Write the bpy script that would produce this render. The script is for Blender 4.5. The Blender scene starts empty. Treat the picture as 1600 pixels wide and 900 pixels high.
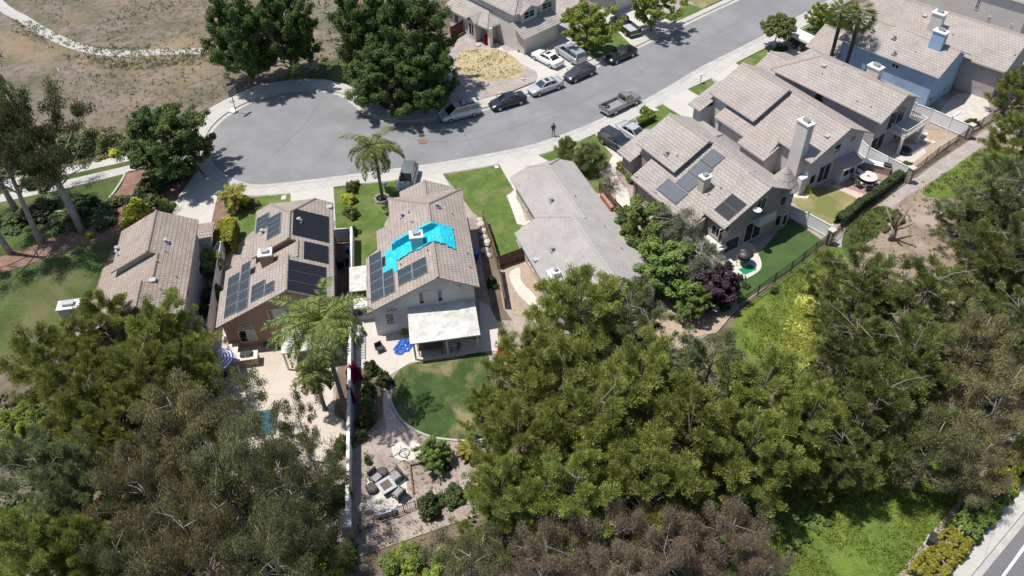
import bpy, bmesh, math, random
import numpy as np
from mathutils import Vector, Matrix, noise
R = math.radians
random.seed(7)
scene = bpy.context.scene
COL = scene.collection

# ------------------------------------------------------------------ camera
F, PITCH, ROLL, HC = 1280.0, R(44.4), R(-2.0), 55.0
_f = Vector((0, math.cos(PITCH), -math.sin(PITCH)))
_r = Vector((1, 0, 0)); _u = _r.cross(_f)
RV = _r * math.cos(ROLL) + _u * math.sin(ROLL)
UV_ = -_r * math.sin(ROLL) + _u * math.cos(ROLL)
EYE = Vector((0, 0, HC))
def ray(x, y): return _f * F + RV * (x - 800) - UV_ * (y - 450)
def G(x, y, z=0.0):
    """survey helper: the place at height z that the photo shows at x, y"""
    d = ray(x, y); return EYE + d * ((z - HC) / d.z)
def mpp(p):
    """metres covered by one photo pixel at point p"""
    return (Vector(p) - EYE).dot(_f) / F
cam = bpy.data.cameras.new('camera'); co = bpy.data.objects.new('camera', cam); COL.objects.link(co)
cam.sensor_width = 36.0; cam.lens = 36.0 * F / 1600; cam.clip_end = 2000; cam.clip_start = 0.5
m = Matrix((RV, UV_, -_f)).transposed().to_4x4(); m.translation = EYE
co.matrix_world = m; scene.camera = co

# ------------------------------------------------------------------ light
EL = R(69)
sdir = Vector((-0.98, 0.19, 0)).normalized() * math.cos(EL) + Vector((0, 0, math.sin(EL)))
sl = bpy.data.lights.new('sun', 'SUN'); sl.energy = 4.4; sl.angle = R(0.5); sl.color = (1.0, 0.955, 0.89)
so = bpy.data.objects.new('sun', sl); COL.objects.link(so); so.location = (0, 0, 80)
so.rotation_euler = sdir.to_track_quat('Z', 'Y').to_euler()
w = bpy.data.worlds.new('World'); scene.world = w; w.use_nodes = True
nt = w.node_tree; bg = nt.nodes['Background']; bg.inputs[1].default_value = 0.095
sk = nt.nodes.new('ShaderNodeTexSky'); sk.sky_type = 'NISHITA'; sk.sun_disc = False
sk.sun_elevation = EL; sk.sun_rotation = math.atan2(sdir.x, sdir.y)
nt.links.new(sk.outputs[0], bg.inputs[0])
vs = scene.view_settings; vs.view_transform = 'Standard'; vs.look = 'None'; vs.exposure = 0.52; vs.gamma = 1; vs.use_curve_mapping = False

# ------------------------------------------------------------------ tagging
def tag(o, label=None, cat=None, group=None, kind=None):
    if label: o['label'] = label
    if cat: o['category'] = cat
    if group: o['group'] = group
    if kind: o['kind'] = kind
    return o
def empty(name, loc, rz=0.0, label=None, cat=None, group=None, sc=1.0):
    o = bpy.data.objects.new(name, None); COL.objects.link(o)
    o.location = loc; o.rotation_euler = (0, 0, rz); o.scale = (sc, sc, sc); o.empty_display_size = 0.3
    return tag(o, label, cat, group)
def copy_tree(o, parent=None):
    c = o.copy(); COL.objects.link(c); c.parent = parent
    for ch in list(o.children): copy_tree(ch, c)
    return c

# ------------------------------------------------------------------ materials
MATS = {}
def new_mat(name):
    mt = bpy.data.materials.new(name); mt.use_nodes = True
    n = mt.node_tree; b = n.nodes['Principled BSDF']; MATS[name] = mt
    return mt, n, b
def N(n, t, **k):
    x = n.nodes.new(t)
    for a, v in k.items(): setattr(x, a, v)
    return x
def coords(n, kind='Object'):
    return N(n, 'ShaderNodeTexCoord').outputs[kind]
def tex_noise(n, vec, scale, detail=4, rough=0.6, dist=0.0):
    t = N(n, 'ShaderNodeTexNoise'); t.inputs['Scale'].default_value = scale; t.inputs['Detail'].default_value = detail
    t.inputs['Roughness'].default_value = rough; t.inputs['Distortion'].default_value = dist
    n.links.new(vec, t.inputs['Vector']); return t.outputs['Fac']
def ramp(n, fac, a, b, lo=0.4, hi=0.6):
    r = N(n, 'ShaderNodeValToRGB'); e = r.color_ramp.elements
    e[0].position = lo; e[1].position = hi; e[0].color = (*a, 1) if len(a) == 3 else a; e[1].color = (*b, 1)
    n.links.new(fac, r.inputs[0]); return r.outputs[0]
def mix(n, fac, a, b, mode='MIX'):
    x = N(n, 'ShaderNodeMix'); x.data_type = 'RGBA'; x.blend_type = mode
    def put(s, v):
        if isinstance(v, (tuple, list)): s.default_value = (*v, 1) if len(v) == 3 else v
        elif isinstance(v, (int, float)): s.default_value = v
        else: n.links.new(v, s)
    put(x.inputs[0], fac); put(x.inputs[6], a); put(x.inputs[7], b); return x.outputs[2]
def bump(n, b, h, strength=0.3, dist=0.05):
    x = N(n, 'ShaderNodeBump'); x.inputs['Strength'].default_value = strength; x.inputs['Distance'].default_value = dist
    n.links.new(h, x.inputs['Height']); n.links.new(x.outputs[0], b.inputs['Normal'])
G3 = lambda v: (v, v, v)
def mat_noise(name, c1, c2, c3=None, s1=0.4, s2=6.0, lo=0.42, hi=0.6, f3=0.5, rough=0.9, bs=0.25, bd=0.05, c4=None, s4=0.08):
    """large patches c1/c2, fine grain c3, optional very large stains c4"""
    mt, n, b = new_mat(name); v = coords(n)
    col = ramp(n, tex_noise(n, v, s1, 6, 0.65), c1, c2, lo, hi)
    fine = tex_noise(n, v, s2, 5, 0.7)
    if c3: col = mix(n, ramp(n, fine, G3(0), G3(f3), 0.45, 0.7), col, c3)
    if c4: col = mix(n, ramp(n, tex_noise(n, v, s4, 5, 0.6, 0.4), G3(0), G3(0.8), 0.5, 0.66), col, c4)
    n.links.new(col, b.inputs['Base Color']); b.inputs['Roughness'].default_value = rough
    b.inputs['Specular IOR Level'].default_value = 0.25
    bump(n, b, fine, bs, bd); return mt
def mat_plain(name, c, rough=0.5, metal=0.0, var=0.06, scale=3.0, spec=0.5, bs=0.0):
    mt, n, b = new_mat(name); v = coords(n)
    f = tex_noise(n, v, scale, 4, 0.6)
    d = tuple(max(0, x * (1 - 2 * var)) for x in c); e = tuple(min(1, x * (1 + var)) for x in c)
    n.links.new(ramp(n, f, d, e, 0.3, 0.7), b.inputs['Base Color'])
    b.inputs['Roughness'].default_value = rough; b.inputs['Metallic'].default_value = metal
    b.inputs['Specular IOR Level'].default_value = spec
    if bs: bump(n, b, tex_noise(n, v, scale * 12, 3), bs, 0.01)
    return mt
def mat_paint(name, c, rough=0.28, metal=0.0, coat=0.6):
    mt = mat_plain(name, c, rough, metal, 0.03, 1.5); b = mt.node_tree.nodes['Principled BSDF']
    b.inputs['Coat Weight'].default_value = coat; b.inputs['Coat Roughness'].default_value = 0.06; return mt
def mat_glass(name, c=(0.02, 0.026, 0.03), rough=0.06):
    mt = mat_plain(name, c, rough, 0, 0.15, 0.8, 0.8); return mt
def mat_tile(name, c1, c2, mortar, tw=0.34, th=0.40, var=(0.1, 0.1, 0.1), lichen=None, lam=0.62, mamt=0.8, streak=None):
    """concrete roof tiles laid in courses: u along the eave, v up the slope (metres)"""
    mt, n, b = new_mat(name); uv = coords(n, 'UV'); ob = coords(n)
    t = N(n, 'ShaderNodeTexBrick'); t.offset = 0.5; t.squash = 1
    n.links.new(uv, t.inputs['Vector'])
    t.inputs['Color1'].default_value = (*c1, 1); t.inputs['Color2'].default_value = (*c2, 1); t.inputs['Mortar'].default_value = (*mortar, 1)
    t.inputs['Scale'].default_value = 1; t.inputs['Brick Width'].default_value = tw; t.inputs['Row Height'].default_value = th
    t.inputs['Mortar Size'].default_value = 0.022; t.inputs['Mortar Smooth'].default_value = 0.4; t.inputs['Bias'].default_value = -0.1
    col = t.outputs['Color']
    # per-course tone
    w1 = ramp(n, tex_noise(n, ob, 0.7, 5, 0.7), G3(0.80), G3(1.08), 0.3, 0.7)
    col = mix(n, 1.0, col, w1, 'MULTIPLY')
    col = mix(n, ramp(n, tex_noise(n, ob, 9, 3), G3(0), G3(0.18), 0.5, 0.75), col, tuple(x * 1.3 for x in c2))
    if streak:
        col = mix(n, ramp(n, tex_noise(n, ob, 0.22, 4, 0.6, 0.5), G3(0), G3(mamt), 0.45, 0.75), col, streak)
    if lichen:
        col = mix(n, ramp(n, tex_noise(n, ob, 0.35, 6, 0.75, 0.6), G3(0), G3(0.85), lam, lam + 0.14), col, lichen)
    n.links.new(col, b.inputs['Base Color']); b.inputs['Roughness'].default_value = 0.85
    b.inputs['Specular IOR Level'].default_value = 0.3
    # each course laps over the one below: saw-tooth height
    sx = N(n, 'ShaderNodeSeparateXYZ'); n.links.new(uv, sx.inputs[0])
    d = N(n, 'ShaderNodeMath', operation='DIVIDE'); n.links.new(sx.outputs[1], d.inputs[0]); d.inputs[1].default_value = th
    fr = N(n, 'ShaderNodeMath', operation='FRACT'); n.links.new(d.outputs[0], fr.inputs[0])
    iv = N(n, 'ShaderNodeMath', operation='SUBTRACT'); iv.inputs[0].default_value = 1; n.links.new(fr.outputs[0], iv.inputs[1])
    ad = N(n, 'ShaderNodeMath', operation='ADD'); n.links.new(iv.outputs[0], ad.inputs[0])
    m2 = N(n, 'ShaderNodeMath', operation='MULTIPLY'); n.links.new(t.outputs['Fac'], m2.inputs[0]); m2.inputs[1].default_value = -0.8
    n.links.new(m2.outputs[0], ad.inputs[1]); bump(n, b, ad.outputs[0], 0.7, 0.05)
    return mt
def mat_leaf(name, c1, c2, trans=0.25, rough=0.6, tr=None):
    """leaf colour runs c1..c2 with the plant's own clump tint and a per-plant shift"""
    mt, n, b = new_mat(name)
    at = N(n, 'ShaderNodeAttribute'); at.attribute_name = 'tint'
    oi = N(n, 'ShaderNodeObjectInfo')
    col = ramp(n, at.outputs['Fac'], c1, c2, 0.0, 1.0)
    hs = N(n, 'ShaderNodeHueSaturation'); n.links.new(col, hs.inputs['Color'])
    mr = N(n, 'ShaderNodeMapRange'); n.links.new(oi.outputs['Random'], mr.inputs[0]); mr.inputs[3].default_value = 0.8; mr.inputs[4].default_value = 1.2
    n.links.new(mr.outputs[0], hs.inputs['Value'])
    mr2 = N(n, 'ShaderNodeMapRange'); n.links.new(oi.outputs['Random'], mr2.inputs[0]); mr2.inputs[3].default_value = 0.49; mr2.inputs[4].default_value = 0.51
    n.links.new(mr2.outputs[0], hs.inputs['Hue'])
    n.links.new(hs.outputs[0], b.inputs['Base Color']); b.inputs['Roughness'].default_value = rough
    b.inputs['Specular IOR Level'].default_value = 0.3
    tl = N(n, 'ShaderNodeBsdfTranslucent'); n.links.new(hs.outputs[0], tl.inputs[0])
    ms = N(n, 'ShaderNodeMixShader'); ms.inputs[0].default_value = trans
    n.links.new(b.outputs[0], ms.inputs[1]); n.links.new(tl.outputs[0], ms.inputs[2])
    n.links.new(ms.outputs[0], n.nodes['Material Output'].inputs[0]); return mt

M = {}
M['dirt'] = mat_noise('dry_earth', (0.24, 0.195, 0.155), (0.31, 0.255, 0.21), (0.14, 0.12, 0.085), 0.25, 3.5, c4=(0.17, 0.15, 0.09), s4=0.05)
M['browndirt'] = mat_noise('brown_slope_earth', (0.20, 0.15, 0.115), (0.285, 0.22, 0.175), (0.11, 0.085, 0.06), 0.35, 2.6, f3=.8, bs=.6, bd=.1, c4=(0.30, 0.245, 0.21), s4=.15)
M['litter'] = mat_noise('leaf_litter', (0.10, 0.08, 0.058), (0.17, 0.13, 0.10), (0.06, 0.055, 0.03), 0.5, 7)
M['field'] = mat_noise('dry_field', (0.19, 0.148, 0.125), (0.11, 0.10, 0.062), (0.06, 0.06, 0.036), 0.2, 0.9, 0.38, 0.62, 0.95, bs=0.8, bd=0.25, c4=(0.22, 0.165, 0.10), s4=0.06)
M['pinkdirt'] = mat_noise('pinkish_earth', (0.25, 0.205, 0.18), (0.33, 0.275, 0.245), (0.14, 0.115, 0.09), 0.45, 3.2, f3=.75, bs=.5, c4=(0.36, 0.305, 0.27), s4=.18)
M['tandirt'] = mat_noise('tan_earth', (0.31, 0.24, 0.185), (0.37, 0.295, 0.23), (0.19, 0.15, 0.11), 0.5, 3.5, f3=.7, bs=.4)
M['gravel'] = mat_noise('grey_gravel', (0.28, 0.245, 0.23), (0.35, 0.31, 0.285), (0.15, 0.13, 0.12), 0.6, 5, f3=.7, bs=0.5)
M['mulch'] = mat_noise('bark_mulch', (0.17, 0.10, 0.075), (0.24, 0.15, 0.12), (0.09, 0.055, 0.04), 0.7, 8, bs=0.5)
M['strawgrass'] = mat_noise('dead_grass', (0.40, 0.325, 0.20), (0.33, 0.28, 0.155), (0.20, 0.17, 0.09), 0.7, 4, f3=.8, bs=0.7)
M['lawn'] = mat_noise('lawn_grass', (0.066, 0.108, 0.022), (0.10, 0.15, 0.034), (0.042, 0.07, 0.016), 0.6, 5, f3=0.8, bs=0.6, c4=(0.15, 0.155, 0.055), s4=0.35)
M['lawndark'] = mat_noise('lush_lawn_grass', (0.042, 0.078, 0.022), (0.06, 0.10, 0.028), (0.028, 0.05, 0.014), 0.35, 9, f3=0.7, bs=0.6)
M['lawnpatchy'] = mat_noise('patchy_lawn_grass', (0.032, 0.060, 0.016), (0.052, 0.085, 0.022), (0.022, 0.038, 0.011), 0.8, 5, f3=0.8, bs=0.6, c4=(0.22, 0.18, 0.10), s4=0.33)
M['lawndry'] = mat_noise('dry_lawn_grass', (0.14, 0.15, 0.05), (0.30, 0.24, 0.13), (0.10, 0.10, 0.04), 0.25, 7, bs=0.5)
M['parklawn'] = mat_noise('park_grass', (0.042, 0.068, 0.016), (0.070, 0.10, 0.025), (0.025, 0.04, 0.010), 0.3, 4, f3=0.8, bs=0.7, c4=(0.12, 0.11, 0.05), s4=0.14)
M['slopegrass'] = mat_noise('slope_grass', (0.080, 0.125, 0.020), (0.13, 0.18, 0.032), (0.05, 0.08, 0.014), 0.5, 6, f3=0.8, bs=0.8, bd=0.1)
M['slopeyellow'] = mat_noise('slope_flowers', (0.36, 0.37, 0.09), (0.50, 0.49, 0.15), (0.22, 0.26, 0.06), 0.8, 5, f3=0.85, bs=0.8, bd=0.1)
M['asphalt'] = mat_noise('aged_asphalt', (0.178, 0.178, 0.184), (0.21, 0.21, 0.217), (0.135, 0.135, 0.14), 0.25, 7, f3=0.6, bs=0.2, bd=0.01, c4=(0.158, 0.158, 0.163), s4=0.13)
M['asphalt2'] = mat_noise('main_road_asphalt', (0.12, 0.12, 0.125), (0.145, 0.145, 0.15), (0.09, 0.09, 0.095), 0.3, 12, bs=0.15, bd=0.01)
M['gutter'] = mat_noise('gutter_concrete', (0.33, 0.32, 0.30), (0.40, 0.39, 0.365), (0.24, 0.23, 0.215), 0.8, 8, bs=0.1, bd=0.01)
M['crack'] = mat_plain('crack_sealant', (0.06, 0.06, 0.065), 0.6)
def mat_slab(name, c1, c2, joint, w, h, ang, stain):
    mt, n, b = new_mat(name); v = coords(n)
    mp = N(n, 'ShaderNodeMapping'); mp.inputs['Rotation'].default_value = (0, 0, ang); n.links.new(v, mp.inputs[0])
    t = N(n, 'ShaderNodeTexBrick'); t.offset = 0; n.links.new(mp.outputs[0], t.inputs['Vector'])
    t.inputs['Scale'].default_value = 1; t.inputs['Brick Width'].default_value = w; t.inputs['Row Height'].default_value = h; t.inputs['Mortar Size'].default_value = 0.02
    t.inputs['Color1'].default_value = (*c1, 1); t.inputs['Color2'].default_value = (*c2, 1); t.inputs['Mortar'].default_value = (*joint, 1)
    f = tex_noise(n, v, 6, 5, 0.7)
    col = mix(n, ramp(n, f, G3(0), G3(0.35), 0.5, 0.72), t.outputs['Color'], tuple(x * 0.72 for x in c1))
    col = mix(n, ramp(n, tex_noise(n, v, 0.3, 5, 0.65, 0.3), G3(0), G3(0.55), 0.5, 0.7), col, stain)
    n.links.new(col, b.inputs['Base Color']); b.inputs['Roughness'].default_value = 0.9; b.inputs['Specular IOR Level'].default_value = 0.2
    bump(n, b, f, 0.1, 0.01); return mt
M['walk'] = mat_slab('sidewalk_concrete', (0.40, 0.385, 0.36), (0.37, 0.355, 0.33), (0.25, 0.24, 0.225), 1.5, 1.5, R(38), (0.36, 0.345, 0.32))
M['drive'] = mat_slab('driveway_concrete', (0.43, 0.41, 0.38), (0.405, 0.39, 0.36), (0.29, 0.275, 0.255), 3.0, 3.0, R(30), (0.40, 0.38, 0.345))
M['patio'] = mat_slab('patio_concrete', (0.47, 0.435, 0.395), (0.445, 0.41, 0.37), (0.32, 0.29, 0.26), 3.2, 3.2, R(7), (0.38, 0.35, 0.31))
M['deck'] = mat_slab('pool_deck_concrete', (0.46, 0.40, 0.345), (0.44, 0.385, 0.33), (0.31, 0.26, 0.22), 3.4, 3.4, R(8), (0.37, 0.325, 0.275))
M['pathwhite'] = mat_noise('path_concrete', (0.46, 0.44, 0.39), (0.52, 0.49, 0.44), (0.32, 0.29, 0.24), 0.5, 6, bs=0.1)
M['paver'] = mat_slab('reddish_pavers', (0.27, 0.185, 0.155), (0.32, 0.225, 0.19), (0.18, 0.13, 0.11), 0.5, 0.5, R(30), (0.25, 0.19, 0.165))
M['pinkpaver'] = mat_noise('pink_concrete', (0.42, 0.34, 0.30), (0.47, 0.38, 0.34), (0.33, 0.27, 0.24), 0.8, 8, bs=0.1)
M['paint_line'] = mat_plain('road_paint', (0.72, 0.72, 0.70), 0.7, var=0.12, scale=5)
M['stone'] = mat_noise('rubble_stone', (0.30, 0.25, 0.20), (0.40, 0.34, 0.28), (0.16, 0.13, 0.10), 2.2, 9, bs=0.8)
M['rock'] = mat_noise('pale_rock', (0.42, 0.38, 0.34), (0.50, 0.46, 0.42), (0.30, 0.26, 0.23), 1.5, 9, bs=0.6)
M['white'] = mat_plain('white_vinyl', (0.72, 0.73, 0.74), 0.45, var=0.05, scale=0.8)
M['trim'] = mat_plain('white_trim', (0.62, 0.60, 0.57), 0.55, var=0.05)
M['fascia'] = mat_plain('fascia_board', (0.40, 0.37, 0.345), 0.6, var=0.06)
M['fasciagrey'] = mat_plain('grey_fascia_board', (0.34, 0.35, 0.37), 0.6, var=0.06)
M['glass'] = mat_glass('window_glass')
M['curtain'] = mat_plain('drawn_blinds', (0.46, 0.46, 0.44), 0.35, var=0.12, scale=2)
M['carglass'] = mat_glass('car_glass', (0.012, 0.016, 0.018), 0.04); M['carglass'].node_tree.nodes['Principled BSDF'].inputs['IOR'].default_value = 2.0
M['tyre'] = mat_plain('tyre_rubber', (0.02, 0.02, 0.021), 0.8)
M['rim'] = mat_plain('alloy_rim', (0.50, 0.50, 0.51), 0.3, 0.8)
M['lamp'] = mat_plain('headlamp_lens', (0.62, 0.64, 0.66), 0.1, 0.3)
M['tail'] = mat_plain('tail_lamp_lens', (0.28, 0.015, 0.015), 0.2)
M['black'] = mat_plain('black_plastic', (0.022, 0.022, 0.024), 0.5)
M['blackmetal'] = mat_plain('black_iron', (0.035, 0.034, 0.033), 0.5, 0.3)
M['steel'] = mat_plain('stainless_steel', (0.50, 0.51, 0.52), 0.3, 0.9)
M['galv'] = mat_plain('galvanised_metal', (0.42, 0.43, 0.44), 0.45, 0.7)
M['wood'] = mat_noise('weathered_wood', (0.13, 0.085, 0.06), (0.19, 0.125, 0.09), (0.07, 0.045, 0.03), 1.5, 12, bs=0.2)
M['redwood'] = mat_noise('reddish_fence_wood', (0.12, 0.045, 0.035), (0.17, 0.065, 0.05), (0.06, 0.025, 0.02), 1.5, 12, bs=0.2)
M['terracotta'] = mat_noise('terracotta', (0.34, 0.13, 0.075), (0.42, 0.17, 0.10), (0.2, 0.08, 0.05), 2, 12)
M['bark'] = mat_noise('grey_bark', (0.16, 0.13, 0.105), (0.24, 0.20, 0.17), (0.08, 0.065, 0.05), 1.5, 9, bs=0.5)
M['eucbark'] = mat_noise('pale_smooth_bark', (0.30, 0.27, 0.24), (0.42, 0.39, 0.35), (0.19, 0.16, 0.13), 0.8, 4, bs=0.2)
M['deadtwig'] = mat_noise('bleached_twig', (0.30, 0.275, 0.25), (0.40, 0.37, 0.34), (0.2, 0.17, 0.15), 1.5, 7)
M['palmbark'] = mat_noise('palm_bark', (0.15, 0.12, 0.10), (0.20, 0.165, 0.14), (0.08, 0.06, 0.05), 1.5, 9, bs=0.6)
M['palmdark'] = mat_noise('dark_palm_bark', (0.05, 0.04, 0.036), (0.08, 0.062, 0.054), (0.03, 0.025, 0.02), 1.5, 9, bs=0.6)
M['tarp'] = mat_plain('bright_blue_tarp', (0.015, 0.42, 0.56), 0.4, var=0.09, scale=1.5)
M['tarpdark'] = mat_plain('royal_blue_tarp', (0.03, 0.11, 0.42), 0.35, var=0.35, scale=5.0)
M['water'] = mat_plain('spa_water', (0.03, 0.12, 0.16), 0.05, var=0.3)
M['pool_tile'] = mat_plain('dark_waterline_tile', (0.05, 0.09, 0.10), 0.3)
M['blueplastic'] = mat_plain('blue_plastic', (0.03, 0.10, 0.36), 0.4)
M['greenplastic'] = mat_plain('green_hose', (0.01, 0.20, 0.09), 0.4)
M['greyfabric'] = mat_plain('grey_cushion_fabric', (0.24, 0.24, 0.25), 0.9)
M['darkwicker'] = mat_plain('dark_wicker', (0.07, 0.062, 0.058), 0.8)
M['tabletop'] = mat_noise('pale_stone_top', (0.48, 0.45, 0.42), (0.54, 0.51, 0.48), (0.36, 0.33, 0.31), 3, 14)
M['stucco_island'] = mat_noise('tan_stucco', (0.36, 0.26, 0.195), (0.40, 0.30, 0.23), (0.3, 0.22, 0.165), 1, 12)
M['countertop'] = mat_plain('beige_counter', (0.56, 0.50, 0.43), 0.5)
M['panel'] = None
def mat_solar(name, cell, line, nx, ny):
    mt, n, b = new_mat(name); uv = coords(n, 'UV')
    t = N(n, 'ShaderNodeTexBrick'); t.offset = 0; n.links.new(uv, t.inputs['Vector'])
    t.inputs['Scale'].default_value = 1; t.inputs['Brick Width'].default_value = nx; t.inputs['Row Height'].default_value = ny
    t.inputs['Mortar Size'].default_value = 0.012
    t.inputs['Color1'].default_value = (*cell, 1); t.inputs['Color2'].default_value = (*(x * 1.15 for x in cell), 1); t.inputs['Mortar'].default_value = (*line, 1)
    n.links.new(t.outputs['Color'], b.inputs['Base Color']); b.inputs['Roughness'].default_value = 0.38; b.inputs['Specular IOR Level'].default_value = 0.12
    return mt
M['solar'] = mat_solar('solar_cells', (0.030, 0.042, 0.052), (0.09, 0.10, 0.11), 0.166, 1.0)
M['solarblue'] = mat_solar('bluish_solar_cells', (0.085, 0.095, 0.115), (0.11, 0.12, 0.14), 0.5, 0.5)
M['poolmat'] = mat_solar('pool_heating_mat', (0.014, 0.015, 0.02), (0.02, 0.021, 0.027), 0.12, 5.0)
M['alu'] = mat_plain('aluminium_frame', (0.45, 0.46, 0.47), 0.35, 0.6)

# ------------------------------------------------------------------ mesh building
class MB:
    """collects shapes; build() links them as one mesh object"""
    def __init__(s): s.v = []; s.f = []; s.m = []; s.uv = {}; s.cur = 0; s.smooth = []
    def face(s, pts, uv=None, sm=False):
        i = len(s.v); s.v += [tuple(p) for p in pts]; s.f.append(tuple(range(i, i + len(pts)))); s.m.append(s.cur); s.smooth.append(sm)
        if uv: s.uv[len(s.f) - 1] = uv
        return s
    def box(s, c, d, rz=0.0, bev=0.0):
        x, y, z = d[0] / 2, d[1] / 2, d[2] / 2; ca, sa = math.cos(rz), math.sin(rz)
        def p(a, b_, e): return (c[0] + a * ca - b_ * sa, c[1] + a * sa + b_ * ca, c[2] + e)
        if bev > 0:
            q = min(bev, x * .9, y * .9, z * .9)
            rings = []
            for e, k in ((-z, q), (-z + q, 0), (z - q, 0), (z, q)):
                rings.append([p(a, b_, e) for a, b_ in ((-x + k, -y + q), (-x + q, -y + k), (x - q, -y + k), (x - k, -y + q), (x - k, y - q), (x - q, y - k), (-x + q, y - k), (-x + k, y - q))])
            for r0, r1 in zip(rings, rings[1:]):
                for i in range(8): s.face([r0[i], r0[(i + 1) % 8], r1[(i + 1) % 8], r1[i]])
            s.face(rings[0][::-1]); s.face(rings[-1]); return s
        a = [p(-x, -y, -z), p(x, -y, -z), p(x, y, -z), p(-x, y, -z), p(-x, -y, z), p(x, -y, z), p(x, y, z), p(-x, y, z)]
        for q in ((0, 3, 2, 1), (4, 5, 6, 7), (0, 1, 5, 4), (1, 2, 6, 5), (2, 3, 7, 6), (3, 0, 4, 7)): s.face([a[i] for i in q])
        return s
    def prism(s, pts, z0, z1, cap_bottom=True):
        n = len(pts); ar = sum(pts[i][0] * pts[(i + 1) % n][1] - pts[(i + 1) % n][0] * pts[i][1] for i in range(n))
        if ar < 0: pts = pts[::-1]
        s.face([(p[0], p[1], z1) for p in pts])
        if cap_bottom: s.face([(p[0], p[1], z0) for p in pts[::-1]])
        for i in range(n):
            a, b_ = pts[i], pts[(i + 1) % n]
            s.face([(a[0], a[1], z0), (b_[0], b_[1], z0), (b_[0], b_[1], z1), (a[0], a[1], z1)])
        return s
    def tube(s, path, r, n=6, caps=True, sm=True):
        path = [Vector(p) for p in path]; k = len(path)
        rr = r if isinstance(r, (list, tuple)) else [r] * k
        rings = []; prev = None
        for i, p in enumerate(path):
            t = (path[min(i + 1, k - 1)] - path[max(i - 1, 0)])
            if t.length < 1e-6: t = Vector((0, 0, 1))
            t.normalize()
            a = prev if prev is not None else (Vector((1, 0, 0)) if abs(t.x) < 0.8 else Vector((0, 1, 0)))
            a = (a - t * a.dot(t)).normalized(); b_ = t.cross(a); prev = a
            rings.append([p + (a * math.cos(2 * math.pi * j / n) + b_ * math.sin(2 * math.pi * j / n)) * rr[i] for j in range(n)])
        base = len(s.v)
        for rg in rings: s.v += [tuple(q) for q in rg]
        for i in range(k - 1):
            for j in range(n):
                a = base + i * n + j; b_ = base + i * n + (j + 1) % n
                s.f.append((a, b_, b_ + n, a + n)); s.m.append(s.cur); s.smooth.append(sm)
        if caps:
            s.f.append(tuple(base + j for j in range(n))[::-1]); s.m.append(s.cur); s.smooth.append(False)
            s.f.append(tuple(base + (k - 1) * n + j for j in range(n))); s.m.append(s.cur); s.smooth.append(False)
        return s
    def cyl(s, c, r, h, n=16, r2=None):
        return s.tube([(c[0], c[1], c[2]), (c[0], c[1], c[2] + h)], [r, r if r2 is None else r2], n)
    def lathe(s, c, prof, n=20, sm=True):
        base = len(s.v); k = len(prof)
        for r_, z in prof:
            for j in range(n): s.v.append((c[0] + r_ * math.cos(2 * math.pi * j / n), c[1] + r_ * math.sin(2 * math.pi * j / n), c[2] + z))
        for i in range(k - 1):
            for j in range(n):
                a = base + i * n + j; b_ = base + i * n + (j + 1) % n
                s.f.append((a, b_, b_ + n, a + n)); s.m.append(s.cur); s.smooth.append(sm)
        return s
    def build(s, name, mats, parent=None):
        me = bpy.data.meshes.new(name); me.from_pydata(s.v, [], s.f)
        for q in (mats if isinstance(mats, (list, tuple)) else [mats]): me.materials.append(q)
        me.polygons.foreach_set('material_index', s.m); me.polygons.foreach_set('use_smooth', s.smooth)
        if s.uv:
            ul = me.uv_layers.new(name='uv').data
            for fi, uvs in s.uv.items():
                for li, q in zip(me.polygons[fi].loop_indices, uvs): ul[li].uv = q
        me.update(); o = bpy.data.objects.new(name, me); COL.objects.link(o)
        if parent: o.parent = parent
        return o
def fan(pts):
    from mathutils.geometry import tessellate_polygon
    return tessellate_polygon([[Vector((p[0], p[1], 0)) for p in pts]])
def smooth(pts, k=6, closed=False):
    pts = [Vector((p[0], p[1], 0)) for p in pts]; n = len(pts); out = []
    for i in range(n if closed else n - 1):
        if closed: a, b_, c, d = pts[i - 1], pts[i], pts[(i + 1) % n], pts[(i + 2) % n]
        else: a, b_, c, d = pts[max(i - 1, 0)], pts[i], pts[i + 1], pts[min(i + 2, n - 1)]
        for j in range(k):
            t = j / k
            out.append(0.5 * ((2 * b_) + (c - a) * t + (2 * a - 5 * b_ + 4 * c - d) * t * t + (3 * b_ - 3 * c + d - a) * t ** 3))
    if not closed: out.append(pts[-1])
    return [(p.x, p.y) for p in out]
def W(pxs, z=0.0): return [tuple(G(x, y, z))[:2] for x, y in pxs]
def ground(name, pxs, mat, z, thick=None, sm=0, label=None, kind='structure'):
    """a ground sheet (or slab with sides down to thick) traced on the place itself"""
    p = W(pxs, z)
    if sm: p = smooth(p, sm, True)
    b = MB(); tri = fan(p)
    ar = sum(p[i][0] * p[(i + 1) % len(p)][1] - p[(i + 1) % len(p)][0] * p[i][1] for i in range(len(p)))
    for t in tri:
        q = [(*p[i], z) for i in t]
        nrm = (q[1][0] - q[0][0]) * (q[2][1] - q[0][1]) - (q[1][1] - q[0][1]) * (q[2][0] - q[0][0])
        b.face(q if nrm > 0 else q[::-1])
    if thick is not None:
        if ar < 0: p = p[::-1]
        for i in range(len(p)):
            a, c = p[i], p[(i + 1) % len(p)]
            b.face([(*a, thick), (*c, thick), (*c, z), (*a, z)])
    o = b.build(name, mat); o['kind'] = kind
    if label: o['label'] = label
    return o
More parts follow.
